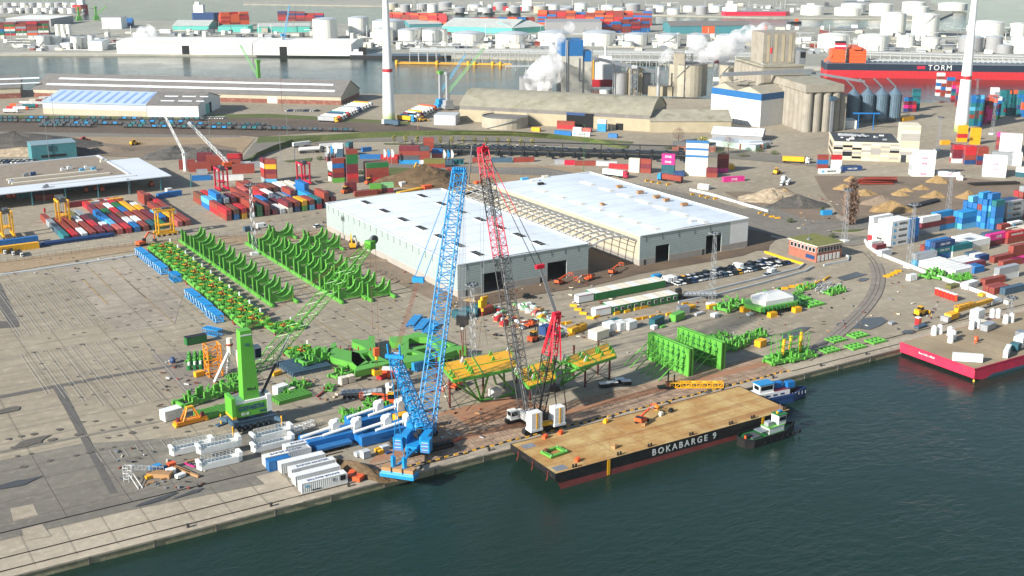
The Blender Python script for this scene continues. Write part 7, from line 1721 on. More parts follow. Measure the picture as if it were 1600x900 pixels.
for x,y,a_,lb in((210,227,.3,'yellow loader driving over the tan field'),(1213,272,.5,'yellow loader by grass near striped stack'),(1235,274,1.9,'yellow wheel loader at road corner left of offices') if 0 else (660,190,0,'small yellow loader near the parked lorries'),(1438,493,.1,'yellow machine by the people near barge ramp')): WL.place((*P(x,y),0),a_,lb,'yellow wheel loaders')
for x,y,a_,lb in((610,632,2.6,'orange forklift carrying goods behind the white armed beds'),(834,533,.3,'orange forklift standing behind black boom'),(577,288,.2,'orange reach truck at foot of seven high tower'),(540,372-70,.3,'orange lift truck by single stack')): FL.place((*P(x,y),0),a_,lb,'orange lift trucks')
for x,y,a_,lb in((222,384,.4,'red orange excavator on sandy strip at end of blue boom sections'),(728,302,1.0,'orange excavator at far end of steel frame'),(990,196,2.6,'orange excavator before beige shed'),(1018,280+15,0,'x')): 
    if lb!='x': EX.place((*P(x,y),0),a_,lb,'excavators')
for x,y,a_,lb in((645,271,.5,'brown orange excavator beside earth heap, left'),(603*0+551,388,1.2,'small yellow excavator beside long hall wall')): EXY.place((*P(x,y),0),a_,lb,'excavators')
WLr=Kind(loader('red')); WLr.place((*P(132,222),0),.2,'red screening machine on the tan field'); 
WLk=Kind(loader('orange'))
for i,(x,y) in enumerate(((135,300),(150,298),(160,299),(14,310),(22,309),(237,291),(44,306))): WLk.place((*P(x,y),0),1.4,'orange terminal machine under canopy, %s'%['behind left posts','between posts','beside dark round tank','at far left','second from far left','at the right end','near teal box'][i],'machines under the canopy',.9)
# straddle carriers
def straddle(c):
    def f():
        t=thing('straddle_carrier','x','straddle carrier')
        for y in(-2.2,2.2):
            mb=MB(); mb.box(-4.8,y-.4,.9,4.8,y+.4,1.8,c); mb.build('side_beam',t)
            for x in(-3.6,-1.3,1.3,3.6): mb=MB(); mb.tube((x,y-.25,.7),(x,y+.25,.7),.7,'tyre',12); mb.build('wheel',t)
            for x in(-3.4,3.4): mb=MB(); mb.beam((x,y,1.8),(x,y,11.5),.55,.75,c); mb.build('leg',t)
        mb=MB()
        for y in(-2.2,2.2): mb.box(-4.4,y-.35,11.2,4.4,y+.35,12,c)
        for x in(-3.4,0,3.4): mb.box(x-.3,-2.2,11.3,x+.3,2.2,11.9,'dkgrey')
        mb.box(-1.2,-1.6,11.9,2.6,.6,12.8,'dkgrey'); mb.build('top_frame',t)
        mb=MB(); mb.box(-2.9,-1.6,4.4,2.9,1.6,4.9,c); 
        for x in(-2.6,2.6): mb.beam((x,0,4.9),(x,0,11.3),.12,.12,'black')
        mb.build('spreader',t); mb=MB(); mb.box(3.6,-1.2,9.4,5.2,.6,11.2,'white'); mb.box(5.16,-1.0,9.7,5.24,.4,11,'glass'); mb.build('cab',t); return t
    return f
SY=Kind(straddle('yellow')); SR=Kind(straddle('crimson'))
for x,y,a_,lb in((100,351,math.pi/2,'yellow straddle carrier over second row at left of low block'),(259,367,0.0,'yellow straddle carrier at right front of low block'),(12,370,math.pi/2,'yellow straddle carrier cut by left picture edge')): SY.place((*P(x,y),0),a_,lb,'straddle carriers')
for x,y,a_,lb in((347,297,math.pi/2,'crimson straddle carrier behind left of stacked block'),(475,288,math.pi/2,'crimson straddle carrier behind right of stacked block')): SR.place((*P(x,y),0),a_,lb,'straddle carriers')
# slim cranes and dock cranes
def jib(name,label,base,tipxy,tipz,c,boomc,body='yellow',lat=False,w_=1.1):
    t=thing(name,label,'crane',(*base,0)); mb=MB(); mb.box(-5,-1.6,.9,6,1.6,1.8,'black'); mb.box(-3,-1.4,1.8,2,1.4,4.4,body); mb.build('body',t)
    for x in(-4,-2.4,2,4,5.4):
        for y in(-1.3,1.3): mb=MB(); mb.tube((x,y-.2,.7),(x,y+.2,.7),.7,'tyre',10); mb.build('wheel',t)
    mb=MB(); q_=(tipxy[0]-base[0],tipxy[1]-base[1],tipz)
    if lat: mb.lattice((0,0,4),q_,1.6,1.2,.16,boomc,16,rd=.09)
    else: mb.beam((0,0,3),Vector((0,0,3)).lerp(Vector(q_),.6),w_,w_,boomc); mb.beam(Vector((0,0,3)).lerp(Vector(q_),.55),q_,w_*.7,w_*.7,boomc)
    mb.build('boom',t); return t
t=thing('tower_jib_crane','slender white crane with post and long white boom, left of two','crane',(*P(290,267),0)); mb=MB(); mb.cyl(0,0,0,9.5,1.1,'white',10); mb.build('post',t)
tx=P(264,268); mb=MB(); mb.lattice((0,0,9.5),(tx[0]-P(290,267)[0],tx[1]-P(290,267)[1],32),1.1,.9,.22,'white',12,rd=.16); mb.build('boom',t); mb=MB(); mb.bx(0,0,8.5,2.2,2,1.8,'lightgrey'); mb.build('head',t)
b_=P(357,265); tt=P(300,262); jib('mobile_crane','grey wheeled crane with orange body and white lattice boom, right of two',b_,tt,26,'steel','white','orange',True)
tp_=thing('tower_jib_crane','x','crane') if 0 else None
jib('mobile_crane','tall black telescopic crane mast behind blue boom at far hall end',P(731,303),(P(738,298)[0],P(738,298)[1]),24,'black','black','yellow',False,.9)
for x,y,tx,ty,c1,c2,lb in((689,170,728,86,'bbl','sky','blue and white dock crane with pale blue lattice boom'),(700,172,757,75,'silver','lgreen','slim grey dock crane with long green lattice boom reaching right'),(406,148,380,70,'green','lgreen','green dock crane behind the brick warehouse'),(443,83,456,8,'bbl','sky','blue dock crane before white quayside shed'),(124,34,130,12,'green','olive','small olive crane on far left quay'),(151,33,168,10,'green','green','second small green crane on far left quay')):
    p=P(x,y); k=ppm(p); s_=1; t=thing('dock_crane',lb,'crane',(*p,0)); h=(22 if y>140 else 14); mb=MB(); mb.box(-4,-3,1.5,4,3,4,c1); mb.box(-3,-2.5,4,3,2.5,7.5,c1); mb.build('machine_house',t)
    mb=MB(); mb.box(-1.2,-1.2,7.5,1.2,1.2,h+4,'silver' if 'blue and' in lb or 'before' in lb else c1); mb.box(-1.8,-1.8,h+4,1.8,1.8,h+6,'green' if 'blue and' in lb else c1); mb.build('tower',t)
    lo,hi=0,150; q_=P(tx,y); 
    for _ in range(30):
        m_=(lo+hi)/2; X=q_[0]*.8506-q_[1]*.5258;Y=q_[0]*.5258+q_[1]*.8506;Z=m_-CAMZ
        if 450-FPX*(Y*_s+Z*_c)/(Y*_c-Z*_s)>ty: lo=m_
        else: hi=m_
    mb=MB(); mb.lattice((0,0,h*.6),(q_[0]-p[0],q_[1]-p[1],lo),1.6,1.2,.2,c2,14,rd=.12); mb.tube((0,0,h+6),(q_[0]-p[0],q_[1]-p[1],lo),.12,'steel',3); mb.build('boom',t)
# ================= light masts =================
def mast(h):
    def f():
        t=thing('light_mast','x','light mast'); mb=MB(); mb.bx(0,0,0,3,3,.9,'white'); mb.build('foot',t)
        mb=MB(); mb.lattice((0,0,.9),(0,0,h),1.9,.8,.06,'silver',int(h/1.9),side=(1,0,0),rd=.035); mb.build('lattice',t)
        mb=MB(); mb.bx(0,0,h,3.6,3.6,.15,'silver'); 
        for k in range(8): a=math.pi*k/4; mb.bx(1.6*math.cos(a),1.6*math.sin(a),h+.15,.6,.5,.5,'dkgrey')
        mb.build('lamp_platform',t); return t
    return f
MK={}
for x,y,h,lb in((398,398,30,'lattice light mast between cradle rows and container block'),(739,568,26,'lattice light mast behind green gripper and blue boom'),(1112,477,27,'lattice light mast with red lamps before the pale hall'),(1319,378,23,'lattice light mast at roundabout beside bare poplar'),(1420,418,26,'lattice light mast on yellow base by white reefers'),(1481,332,20,'lattice light mast behind blue container block'),(1465,235,20,'lattice light mast left of turbine'),(1550,210,24,'lattice light mast right of turbine'),(1525,155,15,'far lattice light mast in container stacks'),(1577,500,8,'small lamp mast by red barge')):
    MK.setdefault(h,Kind(mast(h))).place((*P(x,y),0),0,lb,'lattice light masts')
def pole(h,c='steel'):
    def f():
        mb=MB(); mb.tube((0,0,0),(0,0,h),.16,c,6,.09); mb.bx(0,0,h,1.6,.4,.25,c); t=mb.build('lamp_post'); tag(t,'x','lamp post'); return t
    return f
PK_={}
for x,y,h,c,lb in((86,203,32,'steel','tall thin grey lamp post by rail yard at left'),(441,173,31,'brown','tall brown lamp post before brick warehouse'),(449,212,26,'steel','grey lamp post beside rails near verge'),(653,203,24,'wood','wooden lamp post right of turbine'),(1010-98,271,27,'dkgreen','dark green tall mast at back corner of pale hall'),(77,250,26,'steel','thin lamp post before earth heaps at left'),(330,245,24,'steel','thin lamp post beside stone heap'),(531-92,253,16,'steel','lamp post at ring road bend'),(461,253,10,'navy','blue sign pillar near ring road'),(202,304,8,'steel','lamp post before the open shed'),(70,318,8,'steel','left lamp post before open shed'),(560*0+955,215,8,'steel','lamp post by beige shed yard'),(1180,240,12,'silver','lamp post by bungalow')):
    PK_.setdefault((h,c),Kind(pole(h,c))).place((*P(x,y),0),0,lb,'lamp posts')
# flags
def flag(c):
    def f():
        t=thing('beach_flag','x','flag'); mb=MB(); mb.tube((0,0,0),(0,0,9.5),.09,'silver',5); mb.build('pole',t); mb=MB()
        for k in range(6): z=5+k*.75; w_=[1.2,1.5,1.6,1.5,1.2,.8][k]; mb.box(.05,-.03,z,w_,.03,z+.75,c)
        mb.build('banner',t); return t
    return f
FW=Kind(flag('white')); FB=Kind(flag('bbl'))
for i,x in enumerate((511,517,523)): (FB if i==1 else FW).place((*P(x,253),0),YAW,['left white','light blue','right white'][i]+' tall flag of the trio by grey boxes','tall flags')
for i,x in enumerate((600,606,612)): (FB if i==1 else FW).place((*P(x,259),0),YAW,['left white','light blue','right white'][i]+' tall flag of the trio before red boxes','tall flags')
for i,x in enumerate((693,699,705)): (FB if i==1 else FW).place((*P(x,260),0),YAW,['left white','light blue','right white'][i]+' tall flag of the trio by low grey box','tall flags')
# ================= trees and greenery =================
ground('bark','5f5142','4f4336',None,.8,2); mat('leafpale','8f8a4e',.9,0,.25,.6); mat('leafbush','4e5a30',.9,0,.3,.7); mat('twig','8d7361',.9,0,.2,.7)
def tree(name,label,p,h,w_,n,m,seed,bare=False,group=None,low=.25):
    r=random.Random(seed); t=thing(name,label,'tree' if 'bush' not in name else 'bush',(*p,0),0,group); mb=MB(); mb.tube((0,0,0),(0,0,h*.55),h*.02+.08,'bark',6,h*.01+.03)
    for k in range(10): z=h*(low+.05*k); a=k*2.4; mb.tube((0,0,z),(w_*.35*math.cos(a),w_*.35*math.sin(a),z+h*.28),.07,'bark',4,.03)
    mb.build('trunk',t); mb=MB(); s=h*.028+.08
    for k in range(n):
        z=low+(1-low)*r.random(); rad=w_/2*math.sin(math.pi*min(max((z-low)/(1-low)*.88+.1,0),1))**.7*(r.random()**.45); a=r.uniform(0,6.28)
        if math.sin(a*3+z*9)+math.sin(z*23)<-1.1: continue
        c=Vector((rad*math.cos(a),rad*math.sin(a),z*h)); u=Vector((r.gauss(0,1),r.gauss(0,1),r.gauss(0,1)+ (2 if bare else 0))).normalized()*s*(2.6 if bare else 1); v=u.orthogonal().normalized()*s*(.11 if bare else .8)
        mb.add([c-u-v,c+u-v,c+u+v,c-u+v],[(0,1,2,3)],m)
    mb.build('crown',t); return t
tree('poplar_tree','tall bare brown poplar on the roundabout island',P(1328,351),21,6.4,5200,'twig',1,True,None,.08)
for i in range(14):
    x=616+i*18.0; tree('roadside_tree','small pale yellow green tree, %s from left along the upper road'%ordn(i),P(x,224+i*.45 if i<9 else 228+(i-9)*.6),5.2,3.2,260,'leafpale',10+i,False,'young trees along the upper road',.35) if x<850 else None
tree('bare_tree','bare brown tree before lower beige shed',P(1060,222),9,9,900,'twig',40,True); tree('bare_tree','yellowing tree by the brick building',P(1098,236),9,8,900,'leafpale',41); tree('bare_tree','bare tree before bungalow',P(1138,240),10,10,900,'twig',42,True)
for i,(x,y,w_) in enumerate(((1125,240,8),(1160,245,9),(1186,237,7),(1045,233,7),(1075,243,6),(1260,250,5),(1285,330,3),(1235,348,4),(1300,372,4),(1210,241,6),(500,250,5),(563,272,5))): tree('bush','green brown bush %s'%['left of bungalow','under bare tree before bungalow','right of bungalow','beside brick building left end','below the yellowing tree','at road corner by yellow truck','at edge of dirt field','near blue skip by the road','by roundabout light mast','at foot of brick bungalow wall','by silver boxes at ring road','on verge by flag trio'][i],P(x,y),2.2,w_,420,'leafbush',60+i,False,'bushes',.0)
# grass embankment
mb=MB(); base=PP((368,252),(392,249),(415,240),(450,229),(500,222),(560,217),(640,213),(720,211),(800,212),(860,215),(930,221),(985,226))
top=[P(a_,b_+1,3.2) for a_,b_ in((392,243),(402,237),(428,226),(460,216),(505,209.5),(565,206),(640,203.5),(720,203),(800,204.5),(860,208),(930,216),(980,224))]
vs=[];fs=[]; rr=random.Random(5); NS=6
for i,(a,b) in enumerate(zip(base,top)):
    for j in range(NS+1):
        t_=j/NS; hh=3.2*(1 if i not in(0,11) else .2)
        vs.append((a[0]+(b[0]-a[0])*t_+rr.uniform(-.4,.4),a[1]+(b[1]-a[1])*t_,max(.05,hh*min(1,t_*1.25)+rr.uniform(-.2,.2)) if j else 0))
    vs.append((b[0]+(b[0]-a[0])*.25,b[1]+(b[1]-a[1])*.25+8,0))
K=NS+2
for i in range(11):
    for j in range(K-1): a=i*K+j; fs.append((a,a+K,a+K+1,a+1))
mb.add(vs,fs,'grass'); struct(mb,'grass_embankment')
# ================= heaps =================
for i,(x,y,rx,ry,h,m,lb) in enumerate(((662,285,24,14,10,'brownheap','big brown earth heap behind the new hall'),(690,292,16,8,5,'brownheap','lower brown earth spur right of big heap'),(1245,322,14,9,6,'darkheap','dark earth heap beside road right of stones'),(1205,312,16,10,6,'rubble','pale rubble heap left of dark heap'),(1225,306,10,7,4,'yellowsand','yellow sand heap behind pale rubble'),
   (1330,286-3,8,5,3,'yellowsand','sand cone left rear of dirt field'),(1318,296,9,5,3,'yellowsand','sand cone second left of dirt field'),(1350,305,11,5,3.2,'yellowsand','sand heap left middle of dirt field'),(1360,283,8,5,2.5,'yellowsand','sand heap rear middle of dirt field'),(1405,305,8,5,2.5,'yellowsand','sand heap middle of dirt field'),(1415,309-10,7,4,2,'yellowsand','small sand heap right of middle'),(1463,285,9,6,4,'yellowsand','sand cone beneath white lettered box'),(1440,296,7,4,2.6,'yellowsand','sand cone before orange pipes'),(1460,308,11,6,3.5,'yellowsand','sand heap centre right of dirt field'),(1512,309,11,6,3.8,'yellowsand','sand heap right of dirt field'),(1392,329,17,9,5,'yellowsand','largest sand heap near front of dirt field'),(1375,320,9,6,5,'soil','dark sand heap behind largest'),
   (25,228,50,26,9,'darkheap','big dark grey gravel heap at left'),(118,227,22,10,4,'darkheap','small dark gravel heap right of big one'),(120,240,16,10,4,'darkheap','dark heap behind the office block'),(35,240,26,12,4,'rubble','pale broken rubble behind office block'),(275,243,22,14,6,'stone','left grey stone heap by slim cranes'),(320,243,20,13,5,'stone','right grey stone heap by slim cranes'),(170,235,24,8,2.5,'soil','low brown timber and soil heap mid field'),
   (553,744,9,3.2,2.4,'brownheap','brown earth bund right of the white containers'),(700,476,5,2.5,1.6,'yellowsand','tan soil heap at near corner of hall'),(735,470,5,2,1.3,'yellowsand','tan soil lump left of hall door'),(640,440,8,2,1.2,'soil','long soil ridge along hall wall, middle'),(590,408,9,2,1.2,'soil','long soil ridge along hall wall, far'))):
    heap('earth_heap' if m!='stone' else 'stone_heap',lb,'heap',P(x,y),rx*(.62 if m=='yellowsand' else 1),ry*(.8 if m=='yellowsand' else 1),h,m,-.5 if m!='brownheap' or i>2 else -.3,i+1) if 'bund' not in lb else heap('earth_heap',lb,'heap',P(560,735),12,3.0,2.4,m,-1.15,i+1)
# ================= yard clutter =================
# green site offices
def office(n,label,p,win):
    t=thing('site_office',label,'site office',(*p,0),0); 
    for k in range(n):
        mb=MB(); mb.box(k*3.0,0,.2,k*3.0+2.96,6,2.9,'dkgreen'); mb.box(k*3.0+.05,.05,2.9,k*3.0+2.9,5.95,2.98,'cream' if k%3 else 'white'); mo=mb.build('module',t)
        if win: mb=MB(); mb.box(k*3+.7,-.06,1.1,k*3+2.2,0,2.3,'white'); w_=mb.build('window',mo); mb=MB(); mb.box(k*3+.82,-.1,1.2,k*3+1.4,-.06,2.2,'glass'); mb.box(k*3+1.5,-.1,1.2,k*3+2.08,-.06,2.2,'glass'); 
        if win: 
            for f_ in(0,): mb.build('pane',mo)
    mb=MB(); mb.box(-7.4,.1,.4,-.6,2.9,3.1,'white'); mb.box(-7.4,.05,2.9,-.6,2.95,3.12,'white'); mb.box(-7.5,0,3.0,-.5,.1,3.14,'red'); mb.build('white_module',t); return t
office(11,'long green row of site office modules with white end unit, behind the other',(252.5,350.0),False); office(10,'long green row of site office modules with windows, nearer the camera',(248.5,333.6),True)
mb=MB(); mb.cyl(0,0,0,2.4,1.2,'white',14); mb.cyl(0,0,2.4,2.7,1.25,'bbl',14); o=mb.build('water_tank'); o.location=(*P(930,494),0); tag(o,'white round tank with blue lid by nearer green offices','tank')
def block(c,l=2.6): 
    def f(): mb=MB(); mb.prism([(-l/2,-.4),(l/2,-.4),(l/2,.4),(-l/2,.4)],0,.45,c); mb.prism([(-l/2,-.25),(l/2,-.25),(l/2,.25),(-l/2,.25)],.45,.9,c); o=mb.build('road_barrier'); return tag(o,'x','barrier')
    return f
BY=Kind(block('yellow')); g='yellow concrete barrier blocks'
bl=[(896,479),(903,485),(911,491),(922,498),(933,496),(964,491),(980,488),(995,484),(1004,482),(1012,480),(1022,477),(1033,475),(1044,472),(1070,476),(1075,479),(880,507),(888,506),(985,502),(997,500),(1007,498),(1020,496),(1031,494),(1045,492),(893,524),(935,516),(1385,433),(1391,431),(1397,428),(1403,425),(1215,342),(1206,340),(1197,337),(1188,334),(1118,311),(1105,310),(1096,307),(1082,305),(1011,283),(1020,285),(1030,287),(1044,289),(1335,236-0),(1360,238),(1400,240),(1215,455),(1226,452),(1237,449),(1250,447)]
for i,(x,y) in enumerate(bl): BY.place((*P(x,y),0),[.1,-.8][x<925 and y<500 and x>890] if x<1200 else -.4,'yellow barrier block %s'%('%s from left by the green site offices'%ordn(i) if i<15 else '%s of the line along kerb before tents'%ordn(i-15) if i<25 else '%s from the mast base along wall foot'%ordn(i-25) if i<29 else '%s along the road behind pale hall'%ordn(i-29) if i<41 else '%s near offices or grey poles'%ordn(i-41)),g)
# curved white wall and fences
def wallrun(name,label,pl,h,m,th=.5,cat='wall',z0=0,px=True):
    pts=PP(*pl) if px else pl; mb=MB()
    for a,b in zip(pts,pts[1:]): mb.beam((*a,z0+h/2),(*b,z0+h/2),th,h,m)
    return tag(mb.build(name),label,cat)
wallrun('retaining_wall','long white curved wall sweeping round the right container yard',[(1351,378),(1356,386),(1366,394),(1380,401),(1400,409),(1420,417),(1450,429),(1480,440),(1510,451),(1540,462),(1575,476)],1.3,'white',.7)
wallrun('guard_rail','bright yellow rail kerb at the end of the car park',[(1195,395),(1225,405),(1256,414)],.9,'yellow',.6,'kerb'); wallrun('guard_rail','pale double kerb rail below the yellow rail',[(1256,414),(1247,421),(1180,438),(1110,455),(1057,465)],.8,'lightgrey',.5,'kerb'); wallrun('guard_rail','second pale kerb rail nearer the quay',[(1270,418),(1258,425),(1190,444),(1120,462),(1060,474)],.8,'lightgrey',.5,'kerb')
wallrun('retaining_wall','long white low wall along the road behind pale hall',[(1078,298),(1110,305),(1160,320),(1200,332)],1.2,'white',.6); wallrun('retaining_wall','white wall from pile of stones to the roundabout',[(1077,298),(1200,326),(1262,345)],.9,'white',.5) if 0 else None
wallrun('guard_rail','pale kerb around brick gatehouse',[(1287,416),(1300,413),(1325,408),(1326,402),(1312,397)],.8,'lightgrey',.5,'kerb')
wallrun('sand_kerb','long pale concrete channel along sandy strip at the left',[(0,430),(60,422),(120,413),(215,399)],.5,'lightgrey',1.2,'kerb')
def fence(label,pl,h=2.2,px=True,step=3):
    pts=PP(*pl) if px else pl; t=thing('mesh_fence',label,'fence',(*pts[0],0)); o=Vector(pts[0])
    mb=MB(); pb=MB()
    for a,b in zip(pts,pts[1:]):
        a=Vector(a)-o;b=Vector(b)-o; 
        for z in(.3,1.2,h): mb.beam((a.x,a.y,z),(b.x,b.y,z),.06,.06,'steel')
        n=max(1,int((b-a).length/step))
        for k in range(n): q_=a.lerp(b,k/n); mb.beam((q_.x,q_.y,0),(q_.x,q_.y,h),.08,.08,'dkgrey')
    mb.build('mesh_panel',t); return t
fence('mesh fence along the road behind the pale hall',[(960,286),(1075,300),(1210,332)]); fence('mesh fence along upper road before long boxes',[(720,268),(860,274),(960,288)]); fence('mesh fence on sandy strip behind cradles',[(0,412),(160,390),(300,374),(420,367),(515,360)]); fence('mesh fence around dirt field front',[(1262,352),(1340,347),(1430,340),(1520,330)])
# bins, small boxes, tents, toilets
def cube(name,c,l,w2,h,top=None,extra=True):
    def f():
        t=thing(name,'x','box'); mb=MB(); mb.box(-l/2,-w2/2,.15,l/2,w2/2,h,c)
        if extra:
            for k in range(int(l/.8)): mb.box(-l/2+.3+k*.8,-w2/2-.05,.2,-l/2+.42+k*.8,w2/2+.05,h-.05,c)
        mb.build('body',t); mb=MB(); mb.box(-l/2-.03,-w2/2-.03,h,l/2+.03,w2/2+.03,h+.1,top or c); mb.box(-l/2+.2,-w2/2+.2,0,l/2-.2,w2/2-.2,.15,'black'); mb.build('lid',t); return t
    return f
CB={}
def box(name,c,l,w2,h,x,y,rz,lb,cat='box',top=None,g=None,z=0):
    k=(name,c,l,w2,h,top); first=k not in CB; CB.setdefault(k,Kind(cube(name,c,l,w2,h,top))); o=CB[k].place((*P(x,y),z),rz,lb,g); o['category']=cat; return o
box('waste_skip','dkgreen',7,2.6,2.6,306,536,.05,'dark green open waste skip alone on left yard','skip','black'); box('waste_skip','bbl',5,2.4,2.2,1291,336,-.3,'blue skip beside the heaps','skip')
box('storage_box','dkteal',6,2.5,2.6,720,497,-1.0,'leftmost dark teal container before hall corner','container',g='storage boxes before the hall'); box('storage_box','dkteal',6,2.5,2.6,736,492,-1.0,'second dark teal container before hall corner','container',g='storage boxes before the hall'); box('storage_box','dkteal',6,2.5,2.6,752,485,.3,'dark teal container behind the rust one','container',g='storage boxes before the hall'); box('storage_box','rust',6,2.5,2.6,759,490,.3,'rust brown container near the yellow hook','container',g='storage boxes before the hall')
box('storage_box','dkteal',6,2.5,2.6,1026,507,.3,'dark teal container by the green one','container'); box('storage_box','green',6,2.6,2.6,1058,500,.3,'bright green container with grey drums before it','container'); box('storage_box','steel',4,2.6,2.6,1067,489,-.2,'grey box behind bright green container','container'); box('storage_box','dkteal',6,2.6,2.6,958,511,.2,'dark container half behind white tents','container'); 
for i,x in enumerate((950,966,980)): box('white_tent','white',4.2,3.6,2.8,x+3,516-i*1.5,.2,'white plastic wrapped tent, %s of three'%['left','middle','right'][i],'tent',g='white wrapped tents')
box('yellow_bins','yellow',5.4,2,2.2,897,520,.35,'left yellow bin row right of red mast','bins'); box('yellow_bins','yellow',4.2,2,2.2,908,516,.35,'right yellow bin row right of red mast','bins'); box('cream_tank','cream',6,4,3,935,528,.2,'pale yellow tarp covered box behind right platform','box'); box('blue_tank','navy',4,3,3,853,522,.3,'blue tank seen behind red mast','tank')
box('blue_case','bbl',3.4,2.6,2.6,653,578,.3,'bright blue case behind the blue boom','case'); box('white_wrap','white',4,2.6,2.8,439,616,.25,'white wrapped cube pair behind harbour crane','crate'); box('cream_wrap','cream',2,1.8,1.8,455,615,.2,'cream wrapped crate beside white wrapped cube','crate'); box('white_wrap','white',3,2.6,2.6,774,621,.1,'white wrapped trapezoid crate between platforms','crate'); box('white_stack','white',5.4,3.2,3,268,654,.2,'stack of white panels left of yellow spreader','panels')
box('crate','cream',2.2,2,2.2,536,600,.1,'white gridded crate left of dark drum','crate'); box('crate','cream',2.2,2,2.2,548,597,.1,'white gridded crate right of dark drum','crate'); box('orange_tank','orange',5,3.4,2.6,610,588,-.6,'orange and white box tank behind derrick mast','tank','white'); box('red_pump','red',2.4,2,1.6,596,592,.4,'small red pump by orange tank','pump'); box('yellow_box','yellow',3,1.4,1.2,432,586,.3,'small yellow box alone by grey beams','box'); box('yellow_box','yellow',2.8,1.6,1.6,311,588,.2,'small yellow box beside orange lattice','box'); box('yellow_block','yellow',3.6,2.4,2.2,1188,541,.2,'yellow block at end of low green parts','box'); box('yellow_case','yellow',4,2.6,2.8,627,661,.2,'yellow case at the end of blue bed','case')
box('blue_cabin','blue',5,2.4,2.6,253,310,.2,'blue base box under white cabin','cabin'); box('white_cabin','white',3,2.4,2.6,264,302,.2,'white site cabin stacked on blue box','cabin',z=0); box('white_cabin','white',4,2.4,2.4,92,311,.1,'white cabin before open shed','cabin'); box('spreader_cage','yellow',7,2.6,2.6,181,318,.1,'yellow spreader cage before open shed','frame'); box('red_column','red',.8,.8,2.0,70,332,.1,'small red marker near left straddle carrier','marker')
box('orange_pair','orange',5,3,2.6,667,297,.1,'orange machine pair behind hall back corner','machine'); box('white_tank','white',3,2.4,2.6,629,292,.1,'small white tank left of earth heap','tank'); box('yellow_long','yellow',16,2.6,1.8,640,302,.28,'long yellow box behind hall roof','box'); box('orange_box','orange',4,2.4,1.4,747,287,.1,'small orange box by red boom head','box')
box('white_cart','white',4,2.2,2.4,1424,438,.0,'small white van body cart before green heap','cart'); box('white_truck_body','white',7,2.6,2.6,1515,450,.1,'white wrapped vehicle beside red box','vehicle'); box('low_trailer','olive',6,2.4,1.2,1488,449,.1,'low olive trailer by green heap','trailer'); box('yellow_lift','yellow',4,2,1.0,1536,462,.1,'yellow and white mast lift by red boxes','lift')
def toilet():
    t=thing('portable_toilet','x','toilet'); mb=MB(); mb.box(-.6,-.6,.1,.6,.6,2.2,'red'); mb.box(-.45,-.64,.2,.45,-.6,2.0,'orange'); mb.build('cabin',t); mb=MB(); mb.box(-.62,-.62,2.2,.62,.62,2.45,'white'); mb.build('roof',t); return t
TL=Kind(toilet)
for i in range(6): TL.place((*P(1464+i*5.5,461+i*1.9),0),-.4,'red portable toilet, %s from left of six in line'%ordn(i),'red portable toilets',1.15)
TL.place((*P(1434,509),0),0,'lone red portable toilet near barge ramp','red portable toilets',1.3)
# white wrapped columns and goods on the red barge
def drum():
    t=thing('wrapped_column','x','wrapped column'); mb=MB(); mb.cyl(0,0,0,2.9,1.0,'white',12,.9); mb.cyl(0,0,2.9,3.3,.6,'white',10,.3); mb.build('wrap',t); return t
DR=Kind(drum)
for i,(x,y) in enumerate(((1459,523),(1468,521),(1489,530),(1485,535),(1518,514),(1527,512),(1550,496),(1559,496),(1571,505),(1580,503),(1484,524),(1530,512))):
    if i==11: continue
    p=P(x,y,2.05); DR.place((p[0],p[1],2.05),0,'white wrapped column on grey barge deck, %s from left'%ordn(i),'white wrapped columns on the red barge')
for x,y,l,w2,h,c,rz,lb,cat in((1526,499,5,3,3.6,'white',.2,'tall white tent at yellow boom foot on red barge','tent'),(1510,640-59,8,.9,2.4,'white',-1.0,'long white panel near barge side edge','panel') if 0 else (1511,565,9,1.2,2.6,'white',-.75,'long white panel near left side edge of red barge','panel'),(1573,555,7,1.4,2.6,'white',.5,'white panel upright at right of red barge','panel'),(1596,540,6,3,3.4,'white',.2,'big white wrapped box at picture edge on red barge','box'),(1586,547,3,2.6,2.4,'dkteal',.3,'dark teal cabin by white panel on red barge','cabin'),(1543,515,6,2.6,2.2,'silver',.2,'silver wrapped roll on the red barge','roll'),(1533,505,4,2.6,.8,'cream',.2,'cream timber stack by tent on red barge','stack'),(1525,534,1,1,1.8,'orange',.2,'small orange drum mid red barge','drum'),(1594,528,3,2.4,2.4,'steel',.2,'grey machine by white wrapped box','machine')):
    p=P(x,y,2.05); k=('bx',c,l,w2,h); o=Kind(cube('deck_cargo',c,l,w2,h)).place((p[0],p[1],2.05),rz,lb); o['category']=cat
# yellow lattice boom with machine by barge ramp
t=thing('crawler_crane','yellow crane lying low with its long boom along barge ramp','crane',(*P(1485,500),0),.12); mb=MB(); mb.box(-2,-1.4,.6,3,1.4,2.6,'yellow'); mb.box(-4,-1.5,.2,-2,1.5,2,'silver'); mb.build('body',t); mb=MB(); mb.beam((3,0,3),(26,0,2.4),1.4,1.4,'yellow'); mb.lattice((3,0,3.8),(14,0,3.4),1.6,1.2,.15,'yellow',8); mb.build('boom',t); mb=MB(); mb.box(25,-1,.8,32,1,2,'silver'); mb.build('counter_frame',t)
# other yellow lattice on the quay
mb=MB(); mb.lattice((-8,0,1.1),(8,0,1.1),1.6,1.6,.18,'yellow',10,1.5,1.5,rd=.1); o=mb.build('lattice_beam'); o.location=(*P(1088,606),0); o.rotation_euler=(0,0,-.55); tag(o,'yellow lattice beam lying between timber mats and the ochre barge','lattice beam')
